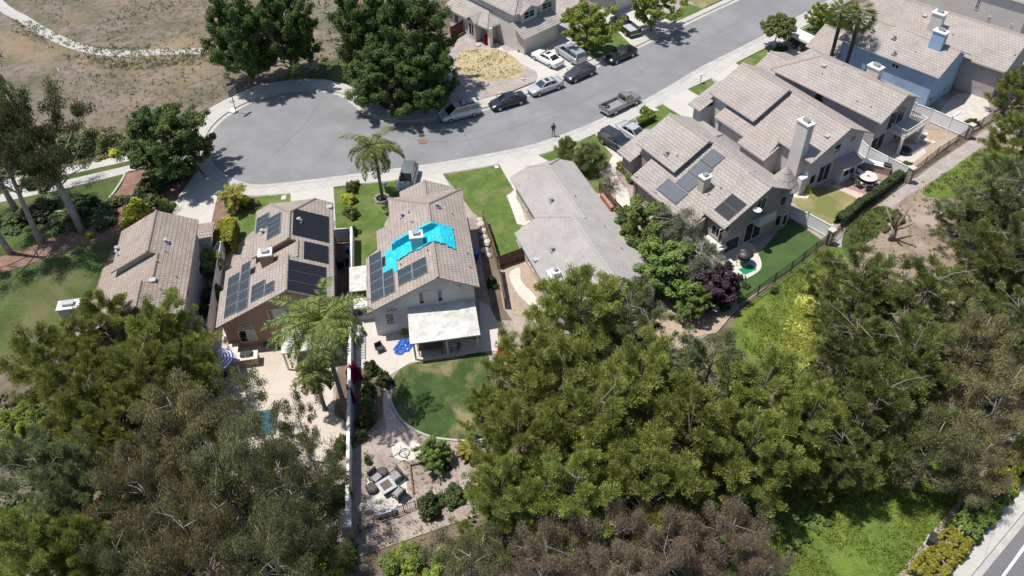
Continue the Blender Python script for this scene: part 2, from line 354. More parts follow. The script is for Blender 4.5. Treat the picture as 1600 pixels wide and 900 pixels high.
def strip(name, line, off0, off1, z, mat, zb=None):
    """a band alongside a world polyline, from off0 to off1 (left positive)"""
    L = [Vector((p[0], p[1], 0)) for p in line]; a = []; c = []
    for i, p in enumerate(L):
        t = (L[min(i + 1, len(L) - 1)] - L[max(i - 1, 0)]).normalized(); nn = Vector((-t.y, t.x, 0))
        a.append(p + nn * off0); c.append(p + nn * off1)
    b = MB()
    for i in range(len(L) - 1):
        b.face([(a[i].x, a[i].y, z), (a[i + 1].x, a[i + 1].y, z), (c[i + 1].x, c[i + 1].y, z), (c[i].x, c[i].y, z)][::1 if off1 > off0 else -1])
        if zb is not None:
            for s in (a, c): b.face([(s[i].x, s[i].y, zb), (s[i + 1].x, s[i + 1].y, zb), (s[i + 1].x, s[i + 1].y, z), (s[i].x, s[i].y, z)])
    return b.build(name, mat)
# ================================================================== the setting
def struct(o, label=None):
    o['kind'] = 'structure'
    if label: o['label'] = label
    return o
gb = MB(); gb.face([(-500, -120, 0), (500, -120, 0), (500, 700, 0), (-500, 700, 0)]); struct(gb.build('ground', M['litter']))
ground('field', [(-400, -300), (520, -300), (560, 110), (420, 128), (300, 180), (200, 236), (60, 275), (-400, 330)], M['field'], 0.02)
ground('slope', [(1290, 395), (1330, 330), (1440, 268), (1580, 170), (1700, 110), (1720, 300), (1640, 480), (1500, 470), (1450, 500), (1380, 430)], M['browndirt'], 0.02)
ground('path', [(1303, 372), (1360, 332), (1410, 292), (1470, 250), (1560, 190), (1600, 160), (1600, 185), (1540, 225), (1470, 275), (1420, 305), (1370, 345), (1320, 385)], M['gravel'], 0.032, sm=4)
ground('grass', [(1490, 262), (1530, 235), (1575, 232), (1590, 280), (1540, 300), (1480, 310), (1440, 300)], M['slopegrass'], 0.036, sm=4)
ground('grass', [(1330, 345), (1372, 322), (1395, 330), (1378, 362), (1345, 385), (1325, 400), (1315, 380)], M['parklawn'], 0.04, sm=4)
ground('grass', [(1150, 495), (1215, 440), (1300, 382), (1330, 400), (1310, 470), (1290, 540), (1220, 590), (1150, 540)], M['slopegrass'], 0.026, sm=3)
ground('flowers', [(1238, 478), (1262, 440), (1296, 412), (1304, 440), (1290, 500), (1272, 560), (1230, 590), (1205, 560), (1222, 520)], M['slopeyellow'], 0.034, sm=4)
ground('grass', [(1080, 760), (1250, 700), (1330, 650), (1520, 640), (1560, 700), (1545, 740), (1430, 900), (1400, 960), (1100, 960)], M['slopegrass'], 0.026, sm=3)
ground('earth', [(1402, 900), (1445, 845), (1500, 780), (1570, 690), (1640, 600), (1700, 560), (1690, 640), (1600, 735), (1480, 900), (1440, 980), (1350, 980)], M['pinkdirt'], 0.03)
# main road in the corner
ground('sidewalk', [(1465, 905), (1600, 742), (1760, 560), (1800, 560), (1640, 752), (1513, 905), (1440, 990), (1395, 990)], M['walk'], 0.14, 0.0)
ground('gutter', [(1513, 905), (1640, 752), (1800, 560), (1812, 560), (1653, 756), (1530, 905), (1462, 990), (1446, 990)], M['gutter'], 0.010)
ground('main_road', [(1530, 905), (1653, 756), (1812, 560), (2100, 560), (2100, 990), (1462, 990)], M['asphalt2'], 0.006)
ground('road_line', [(1561, 905), (1600, 851), (1700, 728), (1704, 730), (1605, 853), (1566.5, 905), (1510, 980), (1504, 980)], M['paint_line'], 0.012)
# park lawn and paths on the left
ground('lawn', [(-200, 345), (0, 316), (212, 268), (240, 262), (215, 320), (190, 350), (140, 470), (60, 560), (-200, 600)], M['parklawn'], 0.03)
ground('lawn', [(-200, 330), (0, 298), (212, 250), (262, 238), (262, 246), (212, 258), (0, 304), (-200, 336)], M['parklawn'], 0.034)
ground('planting_bed', [(-60, 420), (30, 392), (130, 352), (188, 338), (182, 368), (120, 385), (50, 412), (-60, 440)], M['mulch'], 0.04, sm=3)
ground('planting_bed', [(190, 292), (200, 268), (262, 258), (290, 250), (301, 277), (284, 300), (272, 320), (268, 334), (230, 345), (175, 345), (165, 322)], M['mulch'], 0.05, sm=2)
ground('path', [(-200, 315), (0, 283), (100, 262), (217, 238), (262, 230), (300, 226), (300, 240), (262, 241), (217, 248), (100, 274), (0, 295), (-200, 328)], M['walk'], 0.05, 0.0)
ground('path', [(-200, 337), (0, 304), (100, 282), (212, 256), (262, 246), (300, 243), (300, 256), (262, 258), (212, 267), (100, 295), (0, 316), (-200, 350)], M['walk'], 0.05, 0.0)
ground('path', [(18, 318 - 28), (24, 292), (32, 304), (26, 306)], M['walk'], 0.055)
pl = smooth(W([(-20, -12), (8, 14), (35, 29), (62, 46), (100, 65), (132, 76), (165, 82), (200, 84), (240, 82), (300, 80), (340, 79)], 0.04), 5)
struct(strip('path', pl, -.85, .85, 0.045, M['gutter']))
pl = smooth(W([(200, 185), (240, 158), (280, 140), (330, 120), (375, 106), (430, 95)], 0.04), 5)
struct(strip('drain', pl, -0.12, 0.12, 0.043, M['litter']))
cb = smooth(W([(197, 270), (190, 284), (178, 302), (166, 316)], 0), 5); struct(strip('kerb', cb, -0.12, 0.12, 0.15, M['gutter'], 0.0))
cb = smooth(W([(22, 349), (50, 338), (80, 332), (110, 330)], 0), 5); struct(strip('kerb', cb, -0.12, 0.12, 0.12, M['gutter'], 0.0))

# street
NORTH = smooth(W([(317.5, 225), (320, 218), (330, 200), (350, 181), (375, 166), (400, 155), (430, 145), (462, 140), (505, 140), (535, 147.5), (555, 160), (570, 172.5), (590, 182.5), (612, 188), (650, 189), (690, 184), (762, 168), (825, 147.5), (880, 126), (932, 102), (992, 74), (1050, 46), (1100, 22), (1150, -1)]), 4) + W([(1260, -52), (1420, -122)])
SOUTH = smooth(W([(317.5, 225), (318.5, 240), (325, 255), (335, 267.5), (350, 279), (375, 289), (400, 293), (437, 290.5), (525, 280), (637, 265), (700, 256), (800, 237.5), (850, 225), (925, 197), (975, 172), (1005, 162), (1050, 137), (1100, 107), (1150, 82), (1200, 56), (1237, 35), (1290, 7)]), 4) + W([(1400, -50), (1560, -128)])
def poly_w(name, p, mat, z, thick=None):
    b = MB()
    for t in fan(p):
        q = [(*p[i], z) for i in t]
        nrm = (q[1][0] - q[0][0]) * (q[2][1] - q[0][1]) - (q[1][1] - q[0][1]) * (q[2][0] - q[0][0])
        b.face(q if nrm > 0 else q[::-1])
    if thick is not None:
        for i in range(len(p)):
            a, c = p[i], p[(i + 1) % len(p)]
            b.face([(*a, thick), (*c, thick), (*c, z), (*a, z)])
    return struct(b.build(name, mat))
rc = random.Random(11)
def crack(pts, wd=.035):
    p = smooth(W(pts, 0.01), 8); p = [(x + rc.uniform(-.06, .06), y + rc.uniform(-.06, .06)) for x, y in p]; struct(strip('crack_sealant', p, -wd / 2, wd / 2, 0.0105, M['crack']))
for q in ([(505, 150), (480, 190), (440, 230), (405, 262)], [(590, 195), (640, 215), (700, 222), (760, 212), (840, 186), (930, 148), (1040, 92), (1150, 38)], [(720, 200), (735, 225), (745, 244)], [(1110, 35), (1140, 58), (1160, 72)]): crack(q)
poly_w('street', NORTH + SOUTH[::-1][:-1], M['asphalt'], 0.006)
struct(strip('gutter', NORTH, -0.55, 0.0, 0.012, M['gutter'])); struct(strip('gutter', SOUTH, 0.55, 0.0, 0.012, M['gutter']))
struct(strip('kerb', NORTH, 0.0, 0.18, 0.135, M['gutter'], 0.0)); struct(strip('kerb', SOUTH, 0.0, -0.18, 0.135, M['gutter'], 0.0))
NO = [(347, 158), (400, 134), (430, 128), (475, 122.5), (505, 123.5), (540, 131), (562, 143), (580, 155), (600, 168.5), (615, 173), (650, 172.5), (695, 167), (750, 156), (770, 150), (800, 144), (837, 129), (880, 110), (940, 88), (985, 69), (1050, 37), (1100, 14), (1150, -9)]
NOW = W(NO, 0.12) + W([(1260, -60), (1420, -130)])
SO_ = [(347, 158), (322, 172), (303, 186), (296, 205), (296, 228), (301, 246), (312, 262), (326, 285), (347, 302.5), (400, 306), (454, 302), (521, 292), (560, 287), (625, 281), (692, 271), (736, 264), (780, 256), (842, 242), (893, 225), (930, 209), (966, 197), (1000, 180), (1035, 162), (1075, 139), (1112, 122), (1150, 98), (1205, 70), (1225, 59), (1262, 38), (1300, 17)]
SOW = W(SO_, 0.12) + W([(1410, -42), (1570, -120)])
i0 = min(range(len(NORTH)), key=lambda i: (Vector(NORTH[i]) - Vector(W([(352, 180)])[0])).length)
def inset(line, d):
    L = [Vector((p[0], p[1], 0)) for p in line]; o = []
    for i, p in enumerate(L):
        t = (L[min(i + 1, len(L) - 1)] - L[max(i - 1, 0)]).normalized(); o.append((p.x - t.y * d, p.y + t.x * d))
    return o
NI = inset(NORTH, 0.18); SI = inset(SOUTH, -0.18)
poly_w('sidewalk', NI[i0:] + NOW[::-1], M['walk'], 0.12, 0.0)
poly_w('sidewalk', SI + SOW[::-1] + NI[:i0 + 1][::-1], M['walk'], 0.118, 0.0)
def pad(name, px, mat, z=0.13, sm=0): return ground(name, px, mat, z, 0.0, sm)
# base earth under the two rows of gardens
ground('earth', [(690, 168), (700, 60), (740, -40), (1150, -40), (1100, 14), (985, 69), (880, 110), (770, 150), (750, 156)], M['gravel'], 0.09, 0.0)
ground('earth', [(268, 335), (326, 286), (347, 303), (454, 303), (560, 288), (692, 272), (842, 243), (966, 198), (1112, 123), (1300, 18), (1560, -60), (1700, 60), (1590, 150), (1510, 205), (1390, 300), (1290, 372), (1158, 480), (1060, 560), (760, 580), (760, 800), (560, 870), (330, 720), (320, 560)], M['pinkdirt'], 0.08, 0.0)
# driveways
pad('driveway', [(326, 285), (347, 302.5), (337, 317), (325, 372), (300, 385), (268, 345), (270, 320), (284, 300), (301, 277), (307, 262)], M['drive'], 0.124)
pad('driveway', [(454, 302), (521, 292), (525, 345), (450, 350)], M['drive'], 0.124)
pad('driveway', [(625, 281), (692, 271), (712, 310), (628, 312)], M['drive'], 0.124)
pad('driveway', [(780, 256), (842, 242), (900, 285), (800, 300)], M['drive'], 0.124)
pad('driveway', [(930, 209), (966, 197), (1025, 235), (985, 262), (960, 245)], M['drive'], 0.124)
pad('driveway', [(1035, 162), (1075, 139), (1140, 180), (1100, 205)], M['drive'], 0.124)
pad('driveway', [(1112, 122), (1150, 98), (1230, 140), (1195, 170)], M['drive'], 0.124)
pad('driveway', [(1205, 70), (1250, 46), (1330, 90), (1290, 120)], M['drive'], 0.124)
pad('driveway', [(837, 129), (880, 110), (930, 90), (925, 78), (880, 50), (845, 62), (815, 76), (790, 82), (778, 66), (768, 70), (806, 95), (838, 112), (840, 120)], M['drive'], 0.124)
pad('driveway', [(985, 69), (1050, 37), (1000, -20), (925, -10), (950, 40)], M['drive'], 0.124)
# front gardens
pad('lawn', [(347, 304), (400, 307.5), (454, 303.5), (454, 335), (420, 350), (370, 370), (345, 335), (338, 318)], M['lawn'])
pad('planting_bed', [(340, 305), (335, 330), (325, 366), (322, 395), (348, 385), (362, 345), (352, 318)], M['mulch'], 0.135)
pad('lawn', [(372, 345), (400, 330), (402, 352), (382, 372), (352, 400), (350, 380)], M['lawn'], 0.128)
pad('lawn', [(521, 293.5), (560, 288.5), (625, 282.5), (628, 300), (612, 320), (600, 350), (595, 385), (575, 400), (560, 440), (553, 440), (552, 390), (525, 360)], M['lawn'])
pad('lawn', [(692, 272.5), (736, 265.5), (780, 257.5), (803, 297), (790, 305), (814, 352), (806, 375), (814, 392), (779, 405), (766, 372), (757, 346), (738, 330), (715, 300)], M['lawn'])
pad('path', [(792, 305), (806, 296), (818, 315), (830, 345), (820, 352), (808, 350)], M['pathwhite'], 0.135)
pad('planting_bed', [(806, 300), (818, 310), (832, 342), (822, 346)], M['tandirt'], 0.138)
pad('lawn', [(842, 243.5), (893, 226), (930, 210.5), (962, 250), (948, 268), (955, 305), (930, 300), (905, 285), (870, 255)], M['lawn'])
pad('path', [(958, 243), (968, 252), (962, 268), (968, 282), (982, 300), (985, 325), (992, 340), (985, 345), (968, 325), (962, 305), (958, 288), (948, 270), (950, 258)], M['pathwhite'], 0.134, sm=3)
pad('lawn', [(980, 312), (992, 305), (1000, 330), (990, 338), (982, 330)], M['lawn'], 0.133)
pad('lawn', [(966, 198.5), (1000, 181.5), (1035, 163.5), (1079, 189), (1060, 212), (1020, 225), (998, 224)], M['lawn'])
pad('lawn', [(1075, 140), (1112, 123.5), (1118, 133), (1110, 155), (1100, 154)], M['lawn'])
pad('lawn', [(1150, 99.5), (1205, 71.5), (1232, 84), (1200, 118), (1180, 113)], M['lawn'])
pad('lawn', [(1250, 48), (1264, 40), (1300, 20), (1330, 36), (1290, 62), (1275, 62)], M['lawn'])
pad('planting_bed', [(1077, 176), (1092, 178), (1112, 205), (1118, 218), (1105, 214), (1088, 196)], M['pathwhite'], 0.134)
pad('gravel_bed', [(700, 165), (708, 90), (735, 70), (775, 70), (806, 96), (839, 114), (838, 126), (800, 142), (770, 149), (750, 155)], M['gravel'], 0.12)
pad('dead_lawn', [(712, 92), (722, 80), (760, 76), (792, 82), (812, 98), (818, 112), (808, 121), (772, 126), (745, 125), (722, 112), (712, 104)], M['strawgrass'], 0.135, sm=4)
pad('lawn', [(906, 78), (935, 91), (984, 68), (958, 42), (930, 30), (895, 50)], M['lawn'], 0.128)
pad('lawn', [(1052, 36), (1066, 2), (1095, 12), (1100, 14)], M['lawn'], 0.128)
pad('lawn', [(1058, -4), (1080, 2), (1092, 12), (1100, 12), (1130, -2), (1110, -20)], M['lawndry'], 0.129)
ground('grass', [(470, 122), (500, 100), (560, 80), (640, 90), (700, 110), (693, 166), (650, 171), (615, 172), (582, 155), (562, 142), (540, 130), (505, 122)], M['parklawn'], 0.06)
# back gardens
pad('pool_deck', [(326, 640), (332, 540), (345, 500), (440, 530), (552, 505), (549, 560), (520, 575), (522, 650), (548, 660), (546, 705), (440, 745), (350, 720)], M['deck'], 0.12)
pad('planting_bed', [(528, 560), (549, 560), (546, 665), (524, 645)], M['litter'], 0.122)
pad('planting_bed', [(526, 375), (553, 372), (551, 505), (524, 515)], M['mulch'], 0.118)
pad('patio', [(557, 575), (558, 480), (590, 505), (640, 530), (751, 530), (749, 470), (765, 478), (778, 505), (778, 548), (757, 549), (700, 558), (640, 567), (603, 590), (580, 575)], M['patio'], 0.122)
LAWN3 = [(614, 592), (640, 569), (700, 560), (757, 551), (766, 575), (785, 640), (792, 668), (765, 682), (740, 687), (690, 684), (655, 674), (628, 655), (613, 630)]
pad('lawn', LAWN3, M['lawnpatchy'], 0.125, sm=4)
lk = smooth(W([(606, 590), (612, 610), (612, 630), (627, 656), (655, 676), (690, 686), (740, 689), (768, 683)], 0.1), 4); struct(strip('kerb', lk, -0.09, 0.09, 0.19, M['gutter'], 0.0))
pad('path', [(596, 592), (606, 590), (610, 635), (625, 658), (650, 690), (635, 720), (612, 700), (600, 650)], M['pinkpaver'], 0.112, sm=3)
ground('planting_bed', [(556, 578), (580, 577), (600, 592), (598, 650), (560, 690), (553, 700)], M['litter'], 0.114)
pad('fire_pit_pad', [(573, 758), (578, 744), (600, 738), (626, 736), (634, 748), (637, 770), (639, 786), (608, 793), (577, 798)], M['pathwhite'], 0.125, sm=3)
ground('gravel_patch', [(612, 700), (622, 690), (640, 686), (655, 692), (655, 712), (640, 720), (618, 716)], M['pathwhite'], 0.118, sm=4)
ground('earth', [(786, 412), (818, 396), (850, 440), (880, 480), (860, 505), (800, 490)], M['tandirt'], 0.125)
ground('path', [(796, 428), (812, 418), (815, 440), (838, 465), (842, 500), (828, 505), (828, 480), (806, 455)], M['pathwhite'], 0.13, sm=4)
ground('planting_bed', [(765, 345), (778, 400), (780, 440), (786, 480), (800, 500), (772, 500), (756, 430), (745, 360)], M['litter'], 0.115)
ground('earth', [(1000, 440), (1100, 470), (1155, 478), (1120, 520), (1010, 540), (980, 500)], M['tandirt'], 0.12)
pad('lawn', [(1152, 476), (1150, 445), (1165, 420), (1200, 380), (1235, 340), (1288, 378), (1230, 424)], M['lawndark'], 0.125)
pad('patio', [(1108, 405), (1130, 385), (1170, 378), (1184, 396), (1190, 412), (1184, 425), (1155, 440), (1140, 440), (1115, 430)], M['pathwhite'], 0.135, sm=3)
pad('lawn', [(1232, 312), (1250, 296), (1300, 290), (1352, 316), (1300, 352), (1262, 332)], M['lawndry'], 0.122)
pad('patio', [(1238, 296), (1250, 288), (1266, 300), (1262, 310), (1240, 308)], M['pathwhite'], 0.13)
pad('patio', [(1296, 290), (1318, 272), (1345, 254), (1412, 268), (1358, 310)], M['paver'], 0.13)
ground('patio_edge', [(1300, 292), (1306, 288), (1362, 308), (1353, 316)], M['pinkpaver'], 0.137)
ground('earth', [(1345, 252), (1378, 228), (1420, 200), (1470, 205), (1500, 215), (1418, 272)], M['tandirt'], 0.122)
pad('patio', [(1362, 236), (1380, 222), (1440, 226), (1448, 238), (1424, 256), (1405, 250)], M['patio'], 0.128)
ground('earth', [(1450, 168), (1490, 120), (1560, 140), (1590, 150), (1570, 178), (1505, 214), (1462, 190)], M['pinkdirt'], 0.122)
ground('bare_patch', [(1470, 175), (1490, 150), (1520, 145), (1545, 160), (1540, 185), (1505, 195), (1480, 190)], M['rock'], 0.126, sm=4)
ground('side_yard', [(1480, 118), (1500, 98), (1520, 105), (1500, 140)], M['pathwhite'], 0.128)
for q in ([(1010, 168), (1022, 168), (1030, 172), (1018, 174)], [(1160, 105), (1166, 104), (1172, 108), (1165, 110)], [(1198, 83), (1204, 81), (1212, 85), (1205, 88)], [(440, 306), (447, 305), (446, 311), (439, 312)], [(772, 259), (778, 258), (780, 262), (774, 263)]):
    ground('utility_cover', q, M['pathwhite'], 0.142)
for x, y, r in ((661, 221, 0.62), (363, 160, 0.4), (325, 177, 0.5)):
    p = G(x, y, 0); b = MB(); b.cyl((p.x, p.y, 0.008 if x > 600 else 0.121), r, 0.008, 24)
    o = b.build('manhole_cover', M['mulch'] if x > 600 else M['galv']); tag(o, {661: 'rusty round manhole cover in the middle of the street', 363: 'small grey cover in the sidewalk right behind the basketball hoop', 325: 'grey round cover in the pavement left of the basketball hoop'}[x], 'manhole cover')
# ================================================================== houses
M['roof_brown'] = mat_tile('brown_roof_tiles', (0.315, 0.268, 0.235), (0.265, 0.222, 0.193), (0.145, 0.12, 0.10), 0.33, 0.36, lichen=(0.30, 0.19, 0.085), lam=0.60, streak=(0.22, 0.155, 0.095), mamt=0.55)
M['roof_tan'] = mat_tile('tan_roof_tiles', (0.335, 0.29, 0.26), (0.285, 0.245, 0.218), (0.16, 0.135, 0.118), 0.33, 0.36, lichen=(0.27, 0.19, 0.11), lam=0.68, streak=(0.27, 0.20, 0.15), mamt=0.5)
M['roof_grey'] = mat_tile('pale_grey_shingles', (0.36, 0.338, 0.322), (0.325, 0.305, 0.29), (0.265, 0.25, 0.238), 0.6, 0.16, streak=(0.37, 0.345, 0.325), mamt=0.4)
M['roof_pink'] = mat_tile('pinkish_roof_tiles', (0.345, 0.30, 0.277), (0.30, 0.26, 0.24), (0.20, 0.17, 0.155), 0.40, 0.37, streak=(0.36, 0.33, 0.31), mamt=0.4)
M['roof_greige'] = mat_tile('greige_roof_tiles', (0.335, 0.30, 0.277), (0.29, 0.26, 0.24), (0.19, 0.167, 0.15), 0.44, 0.38, streak=(0.36, 0.33, 0.30), mamt=0.4)
def mat_stucco(name, c): return mat_noise(name, c, tuple(x * 1.1 for x in c), tuple(x * 0.82 for x in c), 0.3, 9, f3=0.35, bs=0.25, bd=0.02, c4=tuple(x * .86 for x in c), s4=.5)
M['st_white'] = mat_stucco('white_stucco', (0.58, 0.56, 0.54)); M['st_brown'] = mat_stucco('brown_stucco', (0.36, 0.24, 0.17))
M['st_beige'] = mat_stucco('beige_stucco', (0.40, 0.38, 0.35)); M['st_taupe'] = mat_stucco('taupe_stucco', (0.30, 0.265, 0.235))
M['st_grey'] = mat_stucco('grey_stucco', (0.47, 0.46, 0.46)); M['st_pale'] = mat_stucco('pale_stucco', (0.55, 0.52, 0.49))
M['st_blue'] = mat_stucco('blue_stucco', (0.27, 0.39, 0.54)); M['st_cream'] = mat_stucco('cream_stucco', (0.52, 0.49, 0.46)); M['st_rose'] = mat_stucco('rosy_grey_stucco', (0.40, 0.36, 0.37))
M['st_sand'] = mat_stucco('sand_stucco', (0.47, 0.41, 0.34))
M['garagedoor'] = mat_plain('garage_door_paint', (0.62, 0.60, 0.52), 0.5)
M['cover_white'] = mat_noise('weathered_white_cover', (0.46, 0.455, 0.43), (0.53, 0.525, 0.50), (0.24, 0.235, 0.22), 0.5, 1.3, f3=0.75, bs=0.1)

class House:
    def __init__(s, o, phi, name, label, roofm, wallm, fascia='fascia', group=None):
        s.o = Vector((o[0], o[1], 0)); a = R(phi); s.U = Vector((math.cos(a), math.sin(a), 0)); s.V = Vector((-s.U.y, s.U.x, 0))
        s.root = empty(name, s.o, 0, label, 'house', group or 'houses of the cul-de-sac'); s.rm, s.wm, s.fm = M[roofm], M[wallm], M[fascia]
        s.rz = math.atan2(s.U.y, s.U.x); s.zroof = None
    def L(s, p): return s.U * p[0] + s.V * p[1] + Vector((0, 0, p[2]))
    def Wd(s, p): return s.o + s.L(p)
    def loc(s, w): d = Vector(w) - s.o; return (d.dot(s.U), d.dot(s.V), d.z)
    def at(s, x, y, z): return s.loc(G(x, y, z))
    def hit(s, x, y, nrm, c):
        """photo ray against the local plane nrm.(u,v,z)=c"""
        d = ray(x, y); e = EYE - s.o
        dl = Vector((d.dot(s.U), d.dot(s.V), d.z)); el = Vector((e.dot(s.U), e.dot(s.V), e.z)); n = Vector(nrm)
        return el + dl * ((c - n.dot(el)) / n.dot(dl))
    def roofhit(s, x, y, off=0.0):
        p = s.at(x, y, 5)
        for _ in range(25):
            z = s.zroof(p[0], p[1]) + off; q = s.at(x, y, z); p = ((p[0] + q[0]) / 2, (p[1] + q[1]) / 2, z)
        return p
    def zrow(s, u, v, py):
        lo, hi = 0, 14
        for _ in range(40):
            z = (lo + hi) / 2; d = s.Wd((u, v, z)) - EYE; y = 450 - F * d.dot(UV_) / d.dot(_f)
            if y > py: lo = z
            else: hi = z
        return z
    def build(s, mb, name, mats, parent=None): return mb.build(name, mats, parent or s.root)
    def roof(s, polys, caps=(), t=0.16, name='roof', mat=None):
        b = MB()
        for pl in polys:
            P = [s.L(p) for p in pl]; n = Vector((0, 0, 0))
            for i in range(len(P)): n += (P[i] - P[0]).cross(P[(i + 1) % len(P)] - P[0])
            if n.z < 0: P = P[::-1]; n = -n
            n.normalize(); e = Vector((0, 0, 1)).cross(n)
            e = e.normalized() if e.length > 1e-3 else s.V; sl = n.cross(e)
            b.cur = 0
            idx = fan(P); zb = Vector((0, 0, t))
            for tr in idx:
                q = [P[i] for i in tr]
                if (q[1] - q[0]).cross(q[2] - q[0]).z < 0: q = q[::-1]
                b.face(q, uv=[(x.dot(e), x.dot(sl)) for x in q])
                b.cur = 1; b.face([x - zb for x in q[::-1]]); b.cur = 0
            b.cur = 1
            for i in range(len(P)):
                a, c = P[i], P[(i + 1) % len(P)]; b.face([a - zb, c - zb, c, a])
        b.cur = 2
        for a, c in caps:
            A, C_ = s.L(a), s.L(c); d = C_ - A; ln = d.length; d.normalize(); sd = d.cross(Vector((0, 0, 1))).normalized() * 0.15; up = Vector((0, 0, 1))
            k = max(1, int(ln / 0.42))
            for i in range(k):      # lapped ridge tiles
                p, q = A + d * (ln * i / k), A + d * (ln * (i + 1.06) / k); h0, h1 = 0.075, 0.105
                b.face([p - sd - up * .04, q - sd - up * .04, q - sd * .45 + up * h1, p - sd * .45 + up * h0]); b.face([p - sd * .45 + up * h0, q - sd * .45 + up * h1, q + sd * .45 + up * h1, p + sd * .45 + up * h0])
                b.face([p + sd * .45 + up * h0, q + sd * .45 + up * h1, q + sd - up * .04, p + sd - up * .04]); b.face([q - sd - up * .04, q + sd - up * .04, q + sd * .45 + up * h1, q - sd * .45 + up * h1])
        rm = mat or s.rm
        return s.build(b, name, [rm, s.fm, M['cap_' + rm.name]])
    def walls(s, ring, extra=(), mat=None, z0=0.0, name='wall'):
        b = MB(); n = len(ring)
        for i in range(n):
            a, c = ring[i], ring[(i + 1) % n]
            if abs(a[0] - c[0]) + abs(a[1] - c[1]) < 1e-4: continue
            b.face([s.L((a[0], a[1], z0)), s.L((c[0], c[1], z0)), s.L((c[0], c[1], c[2])), s.L((a[0], a[1], a[2]))])
        for q in extra: b.face([s.L(p) for p in q])
        return s.build(b, name, mat or s.wm)
    def block(s, u0, u1, v0, v1, z0, z1, name, mat, parent=None, bev=0.0):
        b = MB(); c = s.L(((u0 + u1) / 2, (v0 + v1) / 2, (z0 + z1) / 2)); b.box(c, (u1 - u0, v1 - v0, z1 - z0), s.rz, bev); return s.build(b, name, mat, parent)
    def opening(s, face, val, out, a0, a1, z0, z1, name='window', pane='glass', mull=(), bars=0, frame='trim', arch=False, proud=0.05):
        if a0 > a1: a0, a1 = a1, a0
        if z0 > z1: z0, z1 = z1, z0
        def P(a, z, o): return s.L((val + out * o, a, z) if face == 'u' else (a, val + out * o, z))
        def bar(b, aa, ab, za, zb):
            q = [P(x, z, o) for o in (-.02, proud) for x, z in ((aa, za), (ab, za), (ab, zb), (aa, zb))]
            for i in ((0, 1, 2, 3), (4, 5, 6, 7), (0, 1, 5, 4), (1, 2, 6, 5), (2, 3, 7, 6), (3, 0, 4, 7)): b.face([q[j] for j in i])
        b = MB(); w = 0.075
        if arch:
            r = (a1 - a0) / 2; c = (a0 + a1) / 2; pts = [(c + math.cos(t) * r, z0 + math.sin(t) * (z1 - z0)) for t in [math.pi * i / 12 for i in range(13)]]
            b.tube([P(x, z, proud * .5) for x, z in pts] + [P(pts[0][0], pts[0][1], proud * .5)], 0.045, 5)
            for t in (1, 2): b.tube([P(c, z0, proud * .5), P(c + math.cos(math.pi * t / 3) * r, z0 + math.sin(math.pi * t / 3) * (z1 - z0), proud * .5)], 0.025, 4)
            f = s.build(b, name, M[frame]); g = MB(); g.face([P(x, z, 0.012) for x, z in pts]); s.build(g, 'pane', M[pane], f); return f
        bar(b, a0, a0 + w, z0, z1); bar(b, a1 - w, a1, z0, z1); bar(b, a0 + w, a1 - w, z1 - w, z1); bar(b, a0 + w, a1 - w, z0, z0 + w)
        for t in mull: x = a0 + (a1 - a0) * t; bar(b, x - .03, x + .03, z0 + w, z1 - w)
        if bars:
            for i in range(1, bars): z = z0 + (z1 - z0) * i / bars; bar(b, a0 + w, a1 - w, z - .015, z + .015)
        f = s.build(b, name, M[frame]); cuts = [0] + list(mull) + [1]; panes = pane if isinstance(pane, (list, tuple)) else [pane]
        for k in range(len(panes) if len(panes) > 1 else 1):
            g = MB(); c0, c1 = (cuts[k], cuts[k + 1]) if len(panes) > 1 else (0, 1)
            g.face([P(a0 + (a1 - a0) * c0, z0, .012), P(a0 + (a1 - a0) * c1, z0, .012), P(a0 + (a1 - a0) * c1, z1, .012), P(a0 + (a1 - a0) * c0, z1, .012)])
            s.build(g, 'pane', M[panes[k]], f)
        return f
    def opx(s, face, val, out, x0, y0, x1, y1, **k):
        """window placed on its wall from two opposite corners seen in the photo"""
        n = (1, 0, 0) if face == 'u' else (0, 1, 0); A = s.hit(x0, y0, n, val); B = s.hit(x1, y1, n, val); i = 1 if face == 'u' else 0
        return s.opening(face, val, out, A[i], B[i], A[2], B[2], **k)
    def chimney(s, u, v, du, dv, z0, z1, mat=None, cap='trim', flue=True):
        c = s.block(u - du / 2, u + du / 2, v - dv / 2, v + dv / 2, z0, z1, 'chimney', mat or s.wm)
        s.block(u - du / 2 - .09, u + du / 2 + .09, v - dv / 2 - .09, v + dv / 2 + .09, z1 + .003, z1 + .2, 'chimney_cap', M[cap], c, 0.03)
        b = MB(); p = s.L((u, v, z1 + .2)); b.box((p.x, p.y, p.z + .1), (du * .45, dv * .5, .2), s.rz); b.box((p.x, p.y, p.z + .24), (du * .55, dv * .62, .05), s.rz); s.build(b, 'flue', M['galv'], c)
        return c
    def panels(s, quad, nx, ny, mat='solar', off=0.11, scale=1, base=(0, 0), name='solar_panel'):
        """a rack of panels: its four corners (a,b,c,d) as the photo shows them on the roof, b after a along the eave"""
        P = [(base[0] + x / scale, base[1] + y / scale) for x, y in quad]
        cx, cy = sum(p[0] for p in P) / 4, sum(p[1] for p in P) / 4; c = s.roofhit(cx, cy, off)
        h = 0.25; gu = (s.zroof(c[0] + h, c[1]) - s.zroof(c[0] - h, c[1])) / (2 * h); gv = (s.zroof(c[0], c[1] + h) - s.zroof(c[0], c[1] - h)) / (2 * h)
        gu = max(-.6, min(.6, gu)); gv = max(-.6, min(.6, gv))
        q = [s.hit(x, y, (-gu, -gv, 1), c[2] - gu * c[0] - gv * c[1]) for x, y in P]
